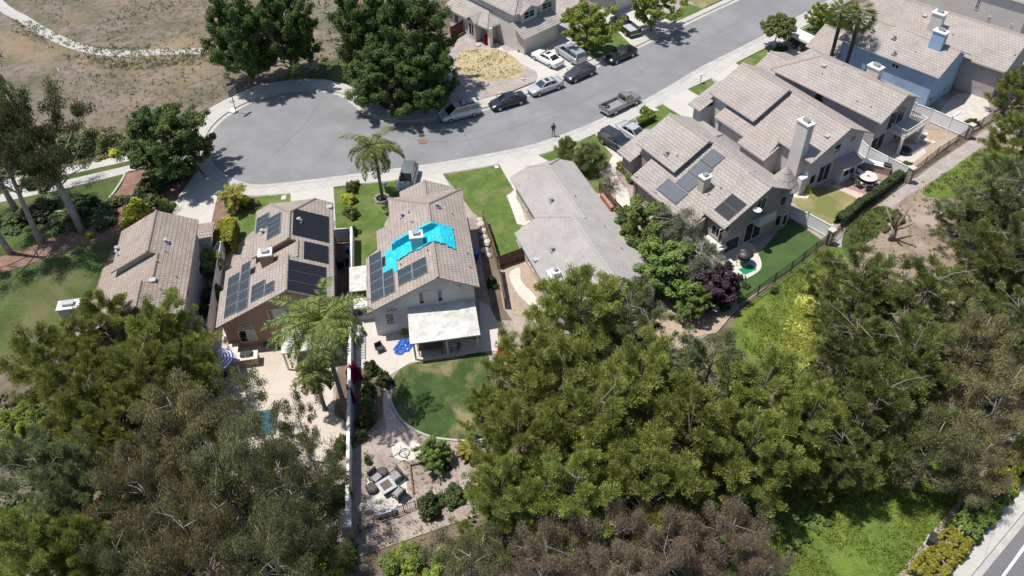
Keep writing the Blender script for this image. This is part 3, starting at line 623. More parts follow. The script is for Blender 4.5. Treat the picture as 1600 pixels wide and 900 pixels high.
        uv = [(a[0], a[1]) for a in q]; c0 = uv[0]; e1 = ((uv[1][0] - c0[0] + uv[2][0] - uv[3][0]) / 2, (uv[1][1] - c0[1] + uv[2][1] - uv[3][1]) / 2); e2 = ((uv[3][0] - c0[0] + uv[2][0] - uv[1][0]) / 2, (uv[3][1] - c0[1] + uv[2][1] - uv[1][1]) / 2)
        # square the rack up with the roof
        def axis(e): return (math.copysign(math.hypot(*e), e[0]), 0.0) if abs(e[0]) > abs(e[1]) else (0.0, math.copysign(math.hypot(*e), e[1]))
        mid = (sum(a[0] for a in uv) / 4, sum(a[1] for a in uv) / 4); e1 = axis(e1); e2 = axis(e2)
        zz = lambda u, v: c[2] + gu * (u - c[0]) + gv * (v - c[1])
        for i in range(nx):
            for j in range(ny):
                def pt(a, b_, dz):
                    x, y = (i + .5 + (a - .5) * .985) / nx - .5, (j + .5 + (b_ - .5) * (.985 if mat != 'poolmat' else .93)) / ny - .5
                    u, v = mid[0] + e1[0] * x + e2[0] * y, mid[1] + e1[1] * x + e2[1] * y; return s.L((u, v, zz(u, v) + dz))
                b = MB(); T = [pt(0, 0, 0), pt(1, 0, 0), pt(1, 1, 0), pt(0, 1, 0)]; B_ = [p - Vector((0, 0, .06)) for p in T]
                if (T[1] - T[0]).cross(T[2] - T[0]).z < 0: T = T[::-1]; B_ = B_[::-1]
                b.face(T); b.face(B_[::-1])
                for k in range(4): b.face([B_[k], B_[(k + 1) % 4], T[(k + 1) % 4], T[k]])
                f = s.build(b, name, M['alu'] if mat == 'solar' else M['black'])
                q2 = [Vector(pt(a, b_, .004)) for a, b_ in ((.025, .02), (.975, .02), (.975, .98), (.025, .98))]
                if (q2[1] - q2[0]).cross(q2[2] - q2[0]).z < 0: q2 = q2[::-1]
                lx = (q2[1] - q2[0]).length; ly = (q2[3] - q2[0]).length; g = MB(); g.face(q2, uv=[(0, 0), (lx, 0), (lx, ly), (0, ly)]); s.build(g, 'cell_sheet', M[mat], f)
    def vents(s, pts):
        for x, y, k in pts:
            p = s.roofhit(x, y); b = MB(); L = s.L(p)
            if k == 0: b.cyl((L.x, L.y, L.z - .05), .055, .42, 8); s.build(b, 'vent_pipe', M['fasciagrey'])
            elif k == 1:
                b.box((L.x, L.y, L.z + .03), (.55, .5, .05), s.rz); b.cyl((L.x, L.y, L.z + .05), .13, .3, 10); b.cyl((L.x, L.y, L.z + .36), .2, .07, 10); s.build(b, 'roof_vent', M['galv'])
            else: b.box((L.x, L.y, L.z + .05), (.5, .6, .16), s.rz, .03); s.build(b, 'roof_vent', M['fasciagrey'])
for k, c in (('roof_brown', (0.25, 0.205, 0.172)), ('roof_tan', (0.265, 0.225, 0.195)), ('roof_grey', (0.33, 0.315, 0.305)), ('roof_pink', (0.30, 0.26, 0.238)), ('roof_greige', (0.29, 0.26, 0.24))):
    MATS['cap_' + M[k].name] = mat_noise('cap_' + k, c, tuple(x * 1.12 for x in c), tuple(x * .7 for x in c), 1.2, 8); M['cap_' + M[k].name] = MATS['cap_' + M[k].name]

def plan_house(h, v0, uF, S0, S1, uR, a, c, low, bR, front='gable', zr=6.8, sl=0.5, drop=0.75, uH=None, wo=0.45, clipw=1.9, gw=0.45):
    """the tract plan: long left slope, two-storey right half, a lowered bay of roof between S0 and S1.
    v0 ridge; a / c right and left run of the front block; low = [(u from, run)...] of the lower left roof; bR left run of the rear block"""
    s_ = drop / (2 * sl) * 1.0; s_ = drop
    zL = lambda v: zr + sl * (v - v0); zR = lambda v: zr - sl * (v - v0)
    def Pz(u, v, d=0.0): return (u, v, min(zL(v) - d, zR(v)))
    hp = uF if front == 'gable' else uH
    Rp = [Pz(uF, v0 + a), Pz(uR, v0 + a), Pz(uR, v0), Pz(S1, v0), Pz(S1, v0 + s_), Pz(S0, v0 + s_), Pz(S0, v0), Pz(hp, v0)]
    UL = [Pz(hp, v0), Pz(S0, v0), Pz(S0, v0 - c), Pz(uF, v0 - c)]
    polys = []; caps = []
    if front == 'clip':
        zc = zr - sl * clipw; Rp.append((uF, v0 + clipw, zc)); UL.append((uF, v0 - clipw, zc)); polys.append([(uF, v0 - clipw, zc), (uF, v0 + clipw, zc), (hp, v0, zr)])
        caps += [((uF, v0 - clipw, zc), (hp, v0, zr)), ((uF, v0 + clipw, zc), (hp, v0, zr))]
    if front == 'hip':
        zc = min(zL(v0 - c), zR(v0 + a)); polys.append([(uF, v0 - c, zL(v0 - c)), (uF, v0 + a, zR(v0 + a)), (hp, v0, zr)])
        caps += [((uF, v0 - c, zL(v0 - c)), (hp, v0, zr)), ((uF, v0 + a, zR(v0 + a)), (hp, v0, zr))]
    lv = low[-1][1]
    D = [Pz(S0 - .4, v0 + s_, drop), Pz(S1 + .35, v0 + s_, drop), Pz(S1 + .35, v0 - lv, drop)]
    for i in range(len(low) - 1, -1, -1):
        D.append(Pz(low[i][0], v0 - low[i][1], drop))
        D.append(Pz(low[i][0], v0 - (low[i - 1][1] if i else c - .35), drop))
    D += [Pz(S0 - .4, v0 - c + .35, drop)]
    UR = [Pz(S1, v0), Pz(uR, v0), Pz(uR, v0 - bR), Pz(S1, v0 - bR)]
    polys += [Rp, UL, D, UR]
    caps += [(Pz(hp, v0), Pz(S0, v0)), (Pz(S1, v0), Pz(uR, v0)), ((S0, v0 + s_, zR(v0 + s_)), (S1, v0 + s_, zR(v0 + s_)))]
    def zroof(u, v):
        if v > v0 + s_: return zR(v)
        if u > S1 and v > v0 - bR: return min(zL(v), zR(v))
        if u < S0 and v > v0 - c: return min(zL(v), zR(v))
        return min(zL(v) - drop, zR(v))
    h.zroof = zroof; h.roof(polys, caps)
    t = 0.17; uFw, uRw = uF + gw, uR - gw; cw, aw, bw = c - wo, a - wo, bR - wo
    zl = lambda v: zL(v) - t; zrr = lambda v: zR(v) - t; zd = lambda v: zL(v) - drop - t
    ring = []
    if front == 'gable': ring += [(uFw, v0 + aw, zrr(v0 + aw)), (uFw, v0, zr - t), (uFw, v0 - cw, zl(v0 - cw))]
    elif front == 'clip': ring += [(uFw, v0 + aw, zrr(v0 + aw)), (uFw, v0 + clipw, zrr(v0 + clipw)), (uFw, v0 - clipw, zl(v0 - clipw)), (uFw, v0 - cw, zl(v0 - cw))]
    else: ring += [(uFw, v0 + aw, zrr(v0 + aw)), (uFw, v0 - cw, zl(v0 - cw))]
    ua = low[0][0] + gw; ring += [(ua, v0 - cw, zl(v0 - cw)), (ua + .001, v0 - cw, zd(v0 - cw))]
    for i, (u, b_) in enumerate(low):
        ring.append((u + gw, v0 - b_ + wo, zd(v0 - b_ + wo)))
        nx = low[i + 1][0] + gw if i + 1 < len(low) else S1 + .1
        ring.append((nx, v0 - b_ + wo, zd(v0 - b_ + wo)))
    ring += [(S1 + .101, v0 - bw, zl(v0 - bw)), (uRw, v0 - bw, zl(v0 - bw)), (uRw, v0, zr - t), (uRw, v0 + aw, zrr(v0 + aw))]
    ex = [[(ua, v0 - cw, zd(v0 - cw) - .2), (S0 - .3, v0 - cw, zd(v0 - cw) - .2), (S0 - .3, v0 - cw, zl(v0 - cw)), (ua, v0 - cw, zl(v0 - cw))],
          [(S0 - .3, v0 - cw, zd(v0 - cw) - .2), (S0 - .3, v0 + s_, zR(v0 + s_) - .3), (S0 - .3, v0 + s_, zrr(v0 + s_)), (S0 - .3, v0, zr - t), (S0 - .3, v0 - cw, zl(v0 - cw))],
          [(S1 + .12, v0 - bw, zd(v0 - bw) - .2), (S1 + .12, v0 + s_, zR(v0 + s_) - .3), (S1 + .12, v0 + s_, zrr(v0 + s_)), (S1 + .12, v0, zr - t), (S1 + .12, v0 - bw, zl(v0 - bw))]]
    h.walls(ring, ex)
    h.vw = (v0 + aw, v0 - cw, v0 - bw); h.uw = (uFw, uRw)
    return h
def scaled(fn, x0, y0, s): return lambda pts: [(x0 + p[0] / s, y0 + p[1] / s) + tuple(p[2:]) for p in pts]

# ---- the house with lichen on its roof, far left
h1 = House((-33.51, 60.57), -81.5, 'tract_house', 'far left house with orange lichen on its brown tiled roof', 'roof_brown', 'st_beige')
plan_house(h1, 0.2, -0.8, 5.1, 9.0, 12.2, 3.4, 3.85, [(2.4, 5.6), (6.6, 6.4)], 6.4)
h1.roof([[(-3.0, 2.3, 2.9), (-3.0, 4.4, 2.9), (-1.5, 4.4, 3.25), (-1.5, 2.3, 3.25)], [(-1.5, 2.3, 3.25), (-1.5, 4.4, 3.25), (0.2, 4.4, 2.9), (0.2, 2.3, 2.9)]], name='porch_roof')
h1.walls([(-2.6, 0.5, 2.75), (-2.6, 4.0, 2.75), (0.0, 4.0, 2.75), (0.0, 0.5, 2.75)])
h1.chimney(10.3, -5.7, 1.0, 1.7, 0, 6.2, M['st_cream'])
h1.opening('v', h1.vw[0], 1, 2.0, 3.2, 1.0, 2.2); h1.opening('v', h1.vw[0], 1, 7.5, 8.6, 3.6, 4.5)
h1.opening('u', h1.uw[1], 1, -1.2, 0.6, 3.4, 4.7, mull=(.5,)); h1.opening('u', h1.uw[1], 1, -5, -3, 0.3, 2.3, name='sliding_door', mull=(.5,))
h1.opening('u', h1.uw[0], -1, -2.0, 0.0, 3.4, 4.7, mull=(.5,))
S = scaled(None, 120, 310, 5); h1.vents(S([(700, 345, 1), (697, 420, 0), (637, 500, 0), (592, 640, 2), (778, 615, 0), (655, 712, 0), (320, 405, 1), (325, 450, 0)]))

# ---- the brown house with the black heating mats
h2 = House((-19.51, 50.01), -82, 'tract_house', 'brown stucco house with black pool heating mats on its roof', 'roof_tan', 'st_brown')
plan_house(h2, 0.35, -13.6, -6.7, -4.4, 0.15, 3.75, 3.7, [(-10.3, 5.1), (-8.0, 6.75)], 6.75, 'clip', uH=-10.5, clipw=2.2)
b2 = (320, 290)
for q, nx, ny in (([(388, 240), (484, 203), (470, 305), (376, 352)], 1, 3), ([(475, 240), (575, 197), (557, 355), (457, 405)], 1, 4), ([(285, 588), (357, 552), (300, 918), (226, 952)], 1, 5), ([(180, 685), (275, 640), (222, 950), (134, 995)], 1, 4), ([(350, 750), (455, 698), (440, 820), (337, 875)], 1, 3), ([(450, 745), (522, 700), (512, 785), (440, 822)], 1, 2)):
    h2.panels(q, nx, ny, scale=4.788, base=b2)
for q, ny in (([(662, 168), (935, 232), (928, 425), (650, 368)], 3), ([(742, 412), (930, 452), (922, 582), (737, 548)], 2), ([(628, 553), (922, 608), (900, 838), (603, 775)], 3)):
    h2.panels(q, 1, ny, 'poolmat', 0.07, 4.788, b2, 'pool_heating_mat')
p = h2.roofhit(419, 417); h2.chimney(p[0] - .45, p[1], 0.95, 1.1, 3.5, h2.zrow(p[0] - .45, p[1], 396))
S = scaled(None, 320, 290, 4.788); h2.vents(S([(432, 355, 1), (708, 270, 1), (930, 160, 2)]))
u = h2.uw[1]; Q = lambda x, y: (320 + x / 4.788, 440 + y / 4.788)
h2.opx('u', u, 1, *Q(238, 368), *Q(402, 438), mull=(.48,), pane=['glass', 'curtain']); h2.opx('u', u, 1, *Q(250, 352), *Q(345, 318), arch=True)
h2.opx('u', u, 1, *Q(458, 212), *Q(660, 288), mull=(.25, .78), pane=['glass', 'curtain', 'glass']); h2.opx('u', u, 1, *Q(500, 375), *Q(640, 512), name='sliding_door', mull=(.5,))
h2.opening('v', h2.vw[0], 1, -8, -6.8, 1.2, 2.2); h2.opening('v', h2.vw[0], 1, -3, -2, 3.4, 4.3)
cv = h2.roof([[(-.2, -0.9, 2.75), (-.2, 4.0, 2.75), (3.3, 4.0, 2.45), (3.3, -0.9, 2.45)]], name='patio_cover', mat=M['roof_grey'], t=.12); cv.data.materials[0] = M['cover_white']; cv.data.materials[1] = M['trim']
for v in (-.75, 1.6, 3.85): h2.block(3.05, 3.2, v - .08, v + .08, 0.12, 2.33, 'post', M['trim'], cv)

# ---- the white house with the blue tarpaulin
h3 = House((-2.84, 51.40), -82.5, 'tract_house', 'white stucco house with a blue tarp over its roof', 'roof_tan', 'st_white')
plan_house(h3, -3.5, -14.15, -7.1, -4.7, 0.1, 3.5, 3.85, [(-11.1, 5.3), (-7.9, 6.5)], 6.5, 'hip', uH=-10.1)
h3.roof([[(-16.0, -3.56, 5.25), (-16.0, -6.2, 4.1), (-12.9, -6.2, 4.1), (-12.9, -3.56, 5.25)], [(-16.0, -3.56, 5.25), (-16.0, -0.95, 4.1), (-12.9, -0.95, 4.1), (-12.9, -3.56, 5.25)]], [((-16.0, -3.56, 5.25), (-12.9, -3.56, 5.25))], name='garage_roof')
h3.walls([(-15.6, -5.8, 4.1), (-15.6, -3.56, 5.0), (-15.6, -1.35, 4.1), (-13.4, -1.35, 4.1), (-13.4, -5.8, 4.1)])
h3.opening('u', -15.6, -1, -5.5, -1.65, 0.13, 2.3, name='garage_door', pane='garagedoor', bars=4)
b3 = (550, 265)
for q, nx, ny in (([(125, 675), (230, 632), (250, 987), (151, 1040)], 1, 5), ([(243, 803), (322, 770), (333, 955), (250, 987)], 1, 3), ([(348, 790), (460, 735), (475, 860), (362, 900)], 1, 2), ([(465, 730), (578, 675), (592, 800), (475, 858)], 1, 2)): h3.panels(q, nx, ny, scale=5, base=b3)
p = h3.roofhit(653, 389); h3.chimney(p[0] - .45, p[1], 0.95, 1.1, 3.5, h3.zrow(p[0] - .45, p[1], 368), M['st_grey'])
S = scaled(None, 550, 265, 5); h3.vents(S([(665, 290, 1), (390, 365, 1), (443, 340, 0), (470, 415, 0), (785, 350, 0), (905, 658, 0), (920, 760, 0), (590, 635, 0), (382, 748, 0)]))
u = h3.uw[1]; Q = lambda x, y: (560 + x / 6, 430 + y / 6)
h3.opx('u', u, 1, *Q(553, 158), *Q(798, 242), mull=(.22, .78), pane=['glass', 'curtain', 'glass']); h3.opx('u', u, 1, *Q(242, 358), *Q(420, 445), mull=(.5,), pane=['glass', 'curtain'], bars=3); h3.opx('u', u, 1, *Q(265, 340), *Q(365, 302), arch=True)
h3.opx('u', u, 1, *Q(928, 92), *Q(978, 115), name='vent_louvre', bars=4); h3.opening('u', u, 1, -5.6, -2.2, 0.15, 2.25, name='sliding_door', mull=(.5,))
cv = h3.roof([[(-.44, -6.5, 3.15), (-.44, -0.5, 3.15), (3.5, -0.5, 2.6), (3.5, -6.6, 2.6)]], name='patio_cover', mat=M['roof_grey'], t=.14); cv.data.materials[0] = M['cover_white']; cv.data.materials[1] = M['trim']
for v in (-6.3, -3.45, -.75): h3.block(3.1, 3.25, v - .08, v + .08, 0.12, 2.47, 'post', M['trim'], cv)
# tarpaulin draped over the lowered bay
tb = MB(); us = np.linspace(-7.55, -3.0, 74); vs_ = np.linspace(-9.3, -1.5, 124); rr = random.Random(3)
def tz(u, v): return h3.zroof(u, v) + (0.12 if v > -7.0 else 0.03) + 0.09 * abs(noise.noise(Vector((u * 1.7, v * 1.1, 2)))) + 0.05 * noise.noise(Vector((u * 3.3, v * 5, 5)))
def tin(u, v):
    j = 0.12 * noise.noise(Vector((u * 2, v * 2, 9)))
    if v < -7.0: return u > -7.5 + j and u < -3.2 + j and v > -8.25 + j - .1 * (u + 5)
    if v < -2.3: return u > -7.38 and u < -4.55 + j * 2
    return u > -7.3 + j and u < -4.2 + j * 2 and v < -1.55 + j
P = lambda u, v: h3.Wd((u, v, tz(u, v))) - Vector(G(652, 385, 0))
for i in range(73):
    for k in range(123):
        if tin((us[i] + us[i + 1]) / 2, (vs_[k] + vs_[k + 1]) / 2): tb.face([P(us[i], vs_[k]), P(us[i + 1], vs_[k]), P(us[i + 1], vs_[k + 1]), P(us[i], vs_[k + 1])], sm=True)
for k in range(4): 
    v0_, v1_ = -7.0 + k * 1.1, -5.9 + k * 1.1
tb.face([h3.Wd((-7.38, -7.0, h3.zroof(-6.5, -7.0) + .06)) - Vector(G(652, 385, 0)), h3.Wd((-7.38, -3.2, h3.zroof(-6.5, -3.2) + .06)) - Vector(G(652, 385, 0)), h3.Wd((-7.38, -3.2, h3.zroof(-6.5, -3.2) + .68)) - Vector(G(652, 385, 0)), h3.Wd((-7.38, -7.0, h3.zroof(-6.5, -7.0) + .68)) - Vector(G(652, 385, 0))])
to = tb.build('roof_tarp', M['tarp']); to.location = G(652, 385, 0); tag(to, 'bright blue tarpaulin spread over the roof of the white house round its chimney', 'tarp')

# ---- the long pale grey bungalow
h4 = House((13.74, 53.08), -71, 'bungalow', 'long single storey house with a plain pale grey shingle roof', 'roof_grey', 'st_sand')
zR4 = lambda v: 2.8 + .47 * (-v)
polys = [[(-20.5, 0, 2.8), (0, 0, 2.8), (0, -4.87, zR4(-4.87)), (-9.4, -4.87, zR4(-4.87)), (-9.4, -3.65, zR4(-3.65)), (-18.75, -3.65, zR4(-3.65)), (-20.5, -1.7, zR4(-1.7))],
         [(-18.75, -3.65, 4.515), (-9.0, -3.65, 4.515), (-9.0, -7.3, 2.8), (-20.4, -7.3, 2.8), (-20.4, -5.4, 3.69)], [(-20.4, -5.4, 3.69), (-20.5, -1.7, 3.6), (-18.75, -3.65, 4.515)],
         [(0, -4.87, 5.09), (0, -10, 2.68), (-11.9, -10, 2.68), (-12.1, -7.5, 3.855), (-9.4, -4.87, 5.09)], [(-12.1, -7.5, 3.855), (-12.1, -5.0, 3.9), (-9.4, -4.87, 5.09)]]
h4.roof(polys, [((-18.75, -3.65, 4.515), (-9.4, -3.65, 4.515)), ((-9.4, -4.87, 5.09), (0, -4.87, 5.09)), ((-20.5, -1.7, 3.6), (-18.75, -3.65, 4.515)), ((-20.4, -5.4, 3.69), (-18.75, -3.65, 4.515)), ((-12.1, -7.5, 3.855), (-9.4, -4.87, 5.09))])
h4.zroof = lambda u, v: (zR4(v) if v > -4.87 else 5.09 + .47 * (v + 4.87)) if u > -10 else (zR4(v) if v > -3.65 else 4.515 + .47 * (v + 3.65))
h4.walls([(-20, -.5, 2.85), (-20, -3.65, 3.4), (-20, -6.8, 2.85), (-11.5, -6.8, 2.85), (-11.5, -9.5, 2.75), (-.4, -9.5, 2.75), (-.4, -4.87, 4.9), (-.4, -.5, 2.85)])
p = h4.roofhit(868, 434); h4.block(p[0] - .9, p[0] + .9, p[1] - .6, p[1] + .6, 2.5, p[2] + .35, 'chimney_chase', M['trim'])
h4.chimney(p[0], p[1], 0.7, .6, p[2] + .2, p[2] + .75, M['trim'])
S = scaled(None, 780, 235, 3.748); h4.vents(S([(305, 297, 1), (445, 272, 0), (310, 585, 1), (217, 640, 2), (617, 447, 0), (715, 575, 0), (310, 378, 2)]))
h4.opening('u', -20, -1, -6.3, -1.4, 0.13, 2.3, name='garage_door', pane='garagedoor', bars=4)
for a0 in (-18, -15.4): h4.opening('v', -6.8, -1, a0, a0 + 1.5, 0.9, 2.1, mull=(.5,))
for a0 in (-9.5, -5.2): h4.opening('v', -9.5, -1, a0, a0 + 1.8, 0.8, 2.1, mull=(.5,))
h4.opening('v', -11.5 + 2, -1, -2.9, -1.2, .2, 2.2, name='sliding_door', mull=(.5,)); h4.opening('u', -.4, 1, -8.5, -6.4, .9, 2.1, mull=(.5,)); h4.opening('u', -.4, 1, -3.4, -1.6, .2, 2.2, name='sliding_door', mull=(.5,))

# ---- the taupe house with the little turret
h5 = House((16.65, 67.23), -60, 'tract_house', 'dark taupe house with a small conical turret roof', 'roof_greige', 'st_taupe')
plan_house(h5, 4.5, -6.3, 0.0, 5.9, 9.0, 3.4, 4.2, [(-3.8, 6.7)], 5.4)
h5.roof([[(-8.2, -0.7, 2.9), (-8.2, 3.0, 4.4), (-5.8, 3.0, 4.4), (-5.8, -0.7, 2.9)], [(-8.2, 3.0, 4.4), (-8.2, 6.8, 2.9), (-5.8, 6.8, 2.9), (-5.8, 3.0, 4.4)]], name='garage_roof')
h5.walls([(-7.7, -.2, 2.95), (-7.7, 3, 4.2), (-7.7, 6.3, 2.95), (-5.9, 6.3, 2.95), (-5.9, -.2, 2.95)]); h5.opening('u', -7.7, -1, .4, 5.4, .13, 2.3, name='garage_door', pane='garagedoor', bars=4)
h5.roof([[(-4.9, 4.4, 5.9), (-4.9, 8.3, 5.3), (-1.8, 8.3, 5.3), (-1.8, 4.4, 5.9)]], name='entry_roof')
for q in ([(562, 760), (680, 650), (875, 790), (770, 890)], [(750, 690), (868, 590), (985, 680), (880, 785)], [(870, 580), (985, 478), (1108, 570), (985, 675)], [(990, 475), (1100, 370), (1210, 440), (1110, 570)]): h5.panels(q, 1, 1, 'solarblue', .1, 6, (930, 170))
h5.panels([(395, 300), (605, 190), (700, 335), (490, 455)], 2, 1, 'poolmat', .08, 6, (1050, 270), 'pool_heating_mat')
p = h5.roofhit(1102, 297); h5.chimney(p[0] - .3, p[1], .8, .9, 3.5, h5.zrow(p[0] - .3, p[1], 277), M['st_sand'])
for x, y in ((-3.5, -1.9), (-.3, -1.9)): h5.block(x, x + .35, y, y + .35, .1, 3.0, 'porch_column', M['st_taupe'])
S = scaled(None, 930, 170, 6); h5.vents(S([(670, 425, 1), (767, 445, 0)])); S = scaled(None, 1050, 270, 6); h5.vents(S([(340, 210, 0), (455, 150, 0)]))
u = h5.uw[1]; Q = lambda x, y: (1050 + x / 6, 270 + y / 6)
h5.opx('u', u, 1, *Q(695, 490), *Q(815, 590), name='sliding_door', mull=(.5,)); h5.opx('u', u, 1, *Q(800, 260), *Q(868, 330), name='balcony_door', mull=(.5,)); h5.opx('u', u, 1, *Q(445, 535), *Q(520, 610)); h5.opx('u', u, 1, *Q(500, 640), *Q(605, 740), name='sliding_door')
vl = h5.vw[2]; h5.opening('v', vl, -1, 7.0, 8.3, 1.9, 3.2, mull=(.5,)); h5.block(6.7, 9.1, vl - .75, vl + .35, 1.35, 1.5, 'window_shelf', M['trim'])
bal = h5.block(u, u + 1.0, 3.2, 5.4, 2.75, 2.9, 'balcony', M['st_grey']); h5.block(u + .9, u + 1.0, 3.2, 5.4, 2.903, 3.75, 'balcony_wall', M['st_grey'], bal)
b = MB(); c = h5.L((7.7, 7.7, 0)); b.lathe((c.x, c.y, 0), [(1.25, 0), (1.25, 5.0)], 10, False); tu = h5.build(b, 'turret', M['st_taupe'])
b = MB(); prof = [(1.6, 4.85), (1.6, 4.95), (1.25, 5.35), (1.27, 5.38), (.9, 5.9), (.92, 5.93), (.5, 6.5), (.52, 6.53), (0.02, 7.2)]; b.lathe((c.x, c.y, 0), prof, 12, False); h5.build(b, 'turret_roof', MATS['cap_' + M['roof_greige'].name], tu)
for t in (-95, -62):
    for z0, z1 in ((.7, 2.1), (3.3, 4.5)):
        a = R(t); d = Vector((math.cos(a), math.sin(a), 0)); e = Vector((-d.y, d.x, 0)); b = MB(); cc = c + d * 1.25
        b.box((cc.x, cc.y, (z0 + z1) / 2), (.08, .6, z1 - z0), a); f = h5.build(b, 'window', M['trim'], tu); b = MB(); cc = c + d * 1.275; b.box((cc.x, cc.y, (z0 + z1) / 2), (.06, .46, z1 - z0 - .14), a); h5.build(b, 'pane', M['glass'], tu)
dm = MB(); q = h5.L((9.0, 2.5, 4.6)); dm.tube([q, q + Vector((.25, -.25, .55))], .03, 6); dm.lathe((q.x + .3, q.y - .3, q.z + .35), [(.03, 0), (.25, .06), (.42, .2)], 14); h5.build(dm, 'satellite_dish', M['trim'])

# ---- the pale house with the tall chimney
h6 = House((27.13, 76.39), -60, 'tract_house', 'pale grey house with a tall white chimney against its side wall', 'roof_pink', 'st_grey', 'fasciagrey')
plan_house(h6, 4.6, -7.3, 0.0, 4.0, 8.9, 3.6, 4.6, [(-4.6, 5.9), (0.2, 6.8)], 4.9, 'gable')
h6.roof([[(-8.6, -1.7, 2.9), (-8.6, 2.4, 4.5), (-6.6, 2.4, 4.5), (-6.6, -1.7, 2.9)], [(-8.6, 2.4, 4.5), (-8.6, 6.5, 2.9), (-6.6, 6.5, 2.9), (-6.6, 2.4, 4.5)]], name='garage_roof')
h6.walls([(-8.1, -1.2, 2.95), (-8.1, 2.4, 4.3), (-8.1, 6.1, 2.95), (-6.7, 6.1, 2.95), (-6.7, -1.2, 2.95)]); h6.opening('u', -8.1, -1, -.6, 4.6, .13, 2.3, name='garage_door', pane='garagedoor', bars=4)
ch = h6.chimney(6.9, -.25, 1.5, .85, 0, 8.1, M['st_pale'])
h6.block(8.0, 8.6, -.7, .2, 0.12, 2.2, 'meter_cabinet', M['trim'])
for x in (-4.3, -.5): h6.block(x, x + .4, -1.15, -.75, .1, 3.2, 'porch_column', M['st_grey'])
h6.opening('v', h6.vw[1] - .9, -1, -3.2, -1.2, .6, 2.3, mull=(.5,), pane='curtain')
S = scaled(None, 1190, 170, 5.625); h6.vents(S([(580, 240, 2)])); S = scaled(None, 1070, 80, 6); h6.vents(S([]))
u = h6.uw[1]; Q = lambda x, y: (1190 + x / 5.625, 170 + y / 5.625)
h6.opx('u', u, 1, *Q(515, 510), *Q(575, 615), name='sliding_door', mull=(.5,)); h6.opx('u', u, 1, *Q(648, 320), *Q(685, 370)); h6.opx('u', u, 1, *Q(572, 355), *Q(596, 390)); h6.opx('u', u, 1, *Q(785, 240), *Q(820, 275)); h6.opx('u', u, 1, *Q(685, 465), *Q(740, 505)); h6.opx('u', u, 1, *Q(430, 590), *Q(460, 650))
pr = h6.roof([[(u - .05, 4.0, 2.9), (u - .05, 7.0, 2.9), (u + 1.5, 7.0, 2.3), (u + 1.5, 4.0, 2.3)]], name='bay_roof')
h6.walls([(u, 4.3, 2.5), (u + 1.1, 4.3, 2.3), (u + 1.1, 6.7, 2.3), (u, 6.7, 2.5)], name='bay_wall'); h6.opening('u', u + 1.1, 1, 4.6, 6.4, .9, 2.0, mull=(.5,))

# ---- the house with the rear balcony
h7 = House((36.71, 85.57), -53.5, 'tract_house', 'rosy grey house with a white railed balcony at the back', 'roof_pink', 'st_rose', 'trim')
zl7 = lambda v: 7.0 + .5 * (v - .15); zr7 = lambda v: 7.0 - .5 * (v - .15); h7.zroof = lambda u, v: min(zl7(v), zr7(v), 7.0 + .5 * min(0, u))
h7.roof([[(0, .15, 7), (11.2, .15, 7), (11.2, -3.75, 5.05), (-3.9, -3.75, 5.05)], [(0, .15, 7), (2.9, .15, 7), (2.9, 1.1, 6.525), (4.9, 1.1, 6.525), (4.9, .15, 7), (11.2, .15, 7), (11.2, 4.05, 5.05), (-3.9, 4.05, 5.05)], [(-3.9, -3.75, 5.05), (-3.9, 4.05, 5.05), (0, .15, 7)], [(2.5, -.4, 6.72), (5.3, -.4, 6.72), (5.3, 4.3, 4.37), (2.5, 4.3, 4.37)]],
        [((0, .15, 7), (2.9, .15, 7)), ((4.9, .15, 7), (11.2, .15, 7)), ((-3.9, -3.75, 5.05), (0, .15, 7)), ((-3.9, 4.05, 5.05), (0, .15, 7))])
h7.walls([(-3.4, -3.3, 5.0), (10.6, -3.3, 5.1), (10.6, .15, 6.83), (10.6, 3.6, 5.1), (-3.4, 3.6, 5.0)])
h7.roof([[(-7.4, -2.4, 2.9), (-7.4, .8, 4.3), (-3.0, .8, 4.3), (-3.0, -2.4, 2.9)], [(-7.4, .8, 4.3), (-7.4, 4.2, 2.9), (-3.0, 4.2, 2.9), (-3.0, .8, 4.3)]], [((-7.4, .8, 4.3), (-3.4, .8, 4.3))], name='garage_roof')
h7.walls([(-6.9, -1.9, 2.95), (-6.9, .8, 4.1), (-6.9, 3.7, 2.95), (-3.4, 3.7, 2.95), (-3.4, -1.9, 2.95)]); h7.opening('u', -6.9, -1, -1.4, 3.2, .13, 2.3, name='garage_door', pane='garagedoor', bars=4)
Q = lambda x, y: (1190 + x / 6.667, 50 + y / 6.667); h7.opx('v', -3.3, -1, *Q(545, 705), *Q(648, 665), arch=True, frame='black')
p = h7.at(1369, 104, 7.7); h7.chimney(p[0], p[1], 1.5, .9, 0, 7.6, M['st_cream'])
Q = lambda x, y: (1330 + x / 7.5, 140 + y / 7.5)
h7.opx('u', 10.6, 1, *Q(475, 250), *Q(590, 370), name='balcony_door', mull=(.5,)); h7.opx('u', 10.6, 1, *Q(245, 590), *Q(345, 680), name='sliding_door', mull=(.5,)); h7.opening('u', 10.6, 1, 1.4, 3.0, .2, 2.2, name='sliding_door', mull=(.5,))
bal = h7.block(10.6, 12.7, -.4, 3.6, 2.3, 2.5, 'balcony', M['trim'])
for a in ((10.7, 12.7, -.4, -.33), (10.7, 12.7, 3.53, 3.6), (12.63, 12.7, -.4, 3.6)): h7.block(a[0], a[1], a[2], a[3], 3.28, 3.38, 'handrail', M['trim'], bal); h7.block(a[0], a[1], a[2], a[3], 2.62, 2.70, 'handrail', M['trim'], bal)
b = MB()
for i in range(22): t = i / 21 * 4; q = h7.L((12.66, -.37 + t * .985, 2.95)); b.box(q, (.04, .04, .85), h7.rz)
for v in (-.37, 3.57):
    for i in range(9): q = h7.L((10.8 + i * .23, v, 2.95)); b.box(q, (.04, .04, .85), h7.rz)
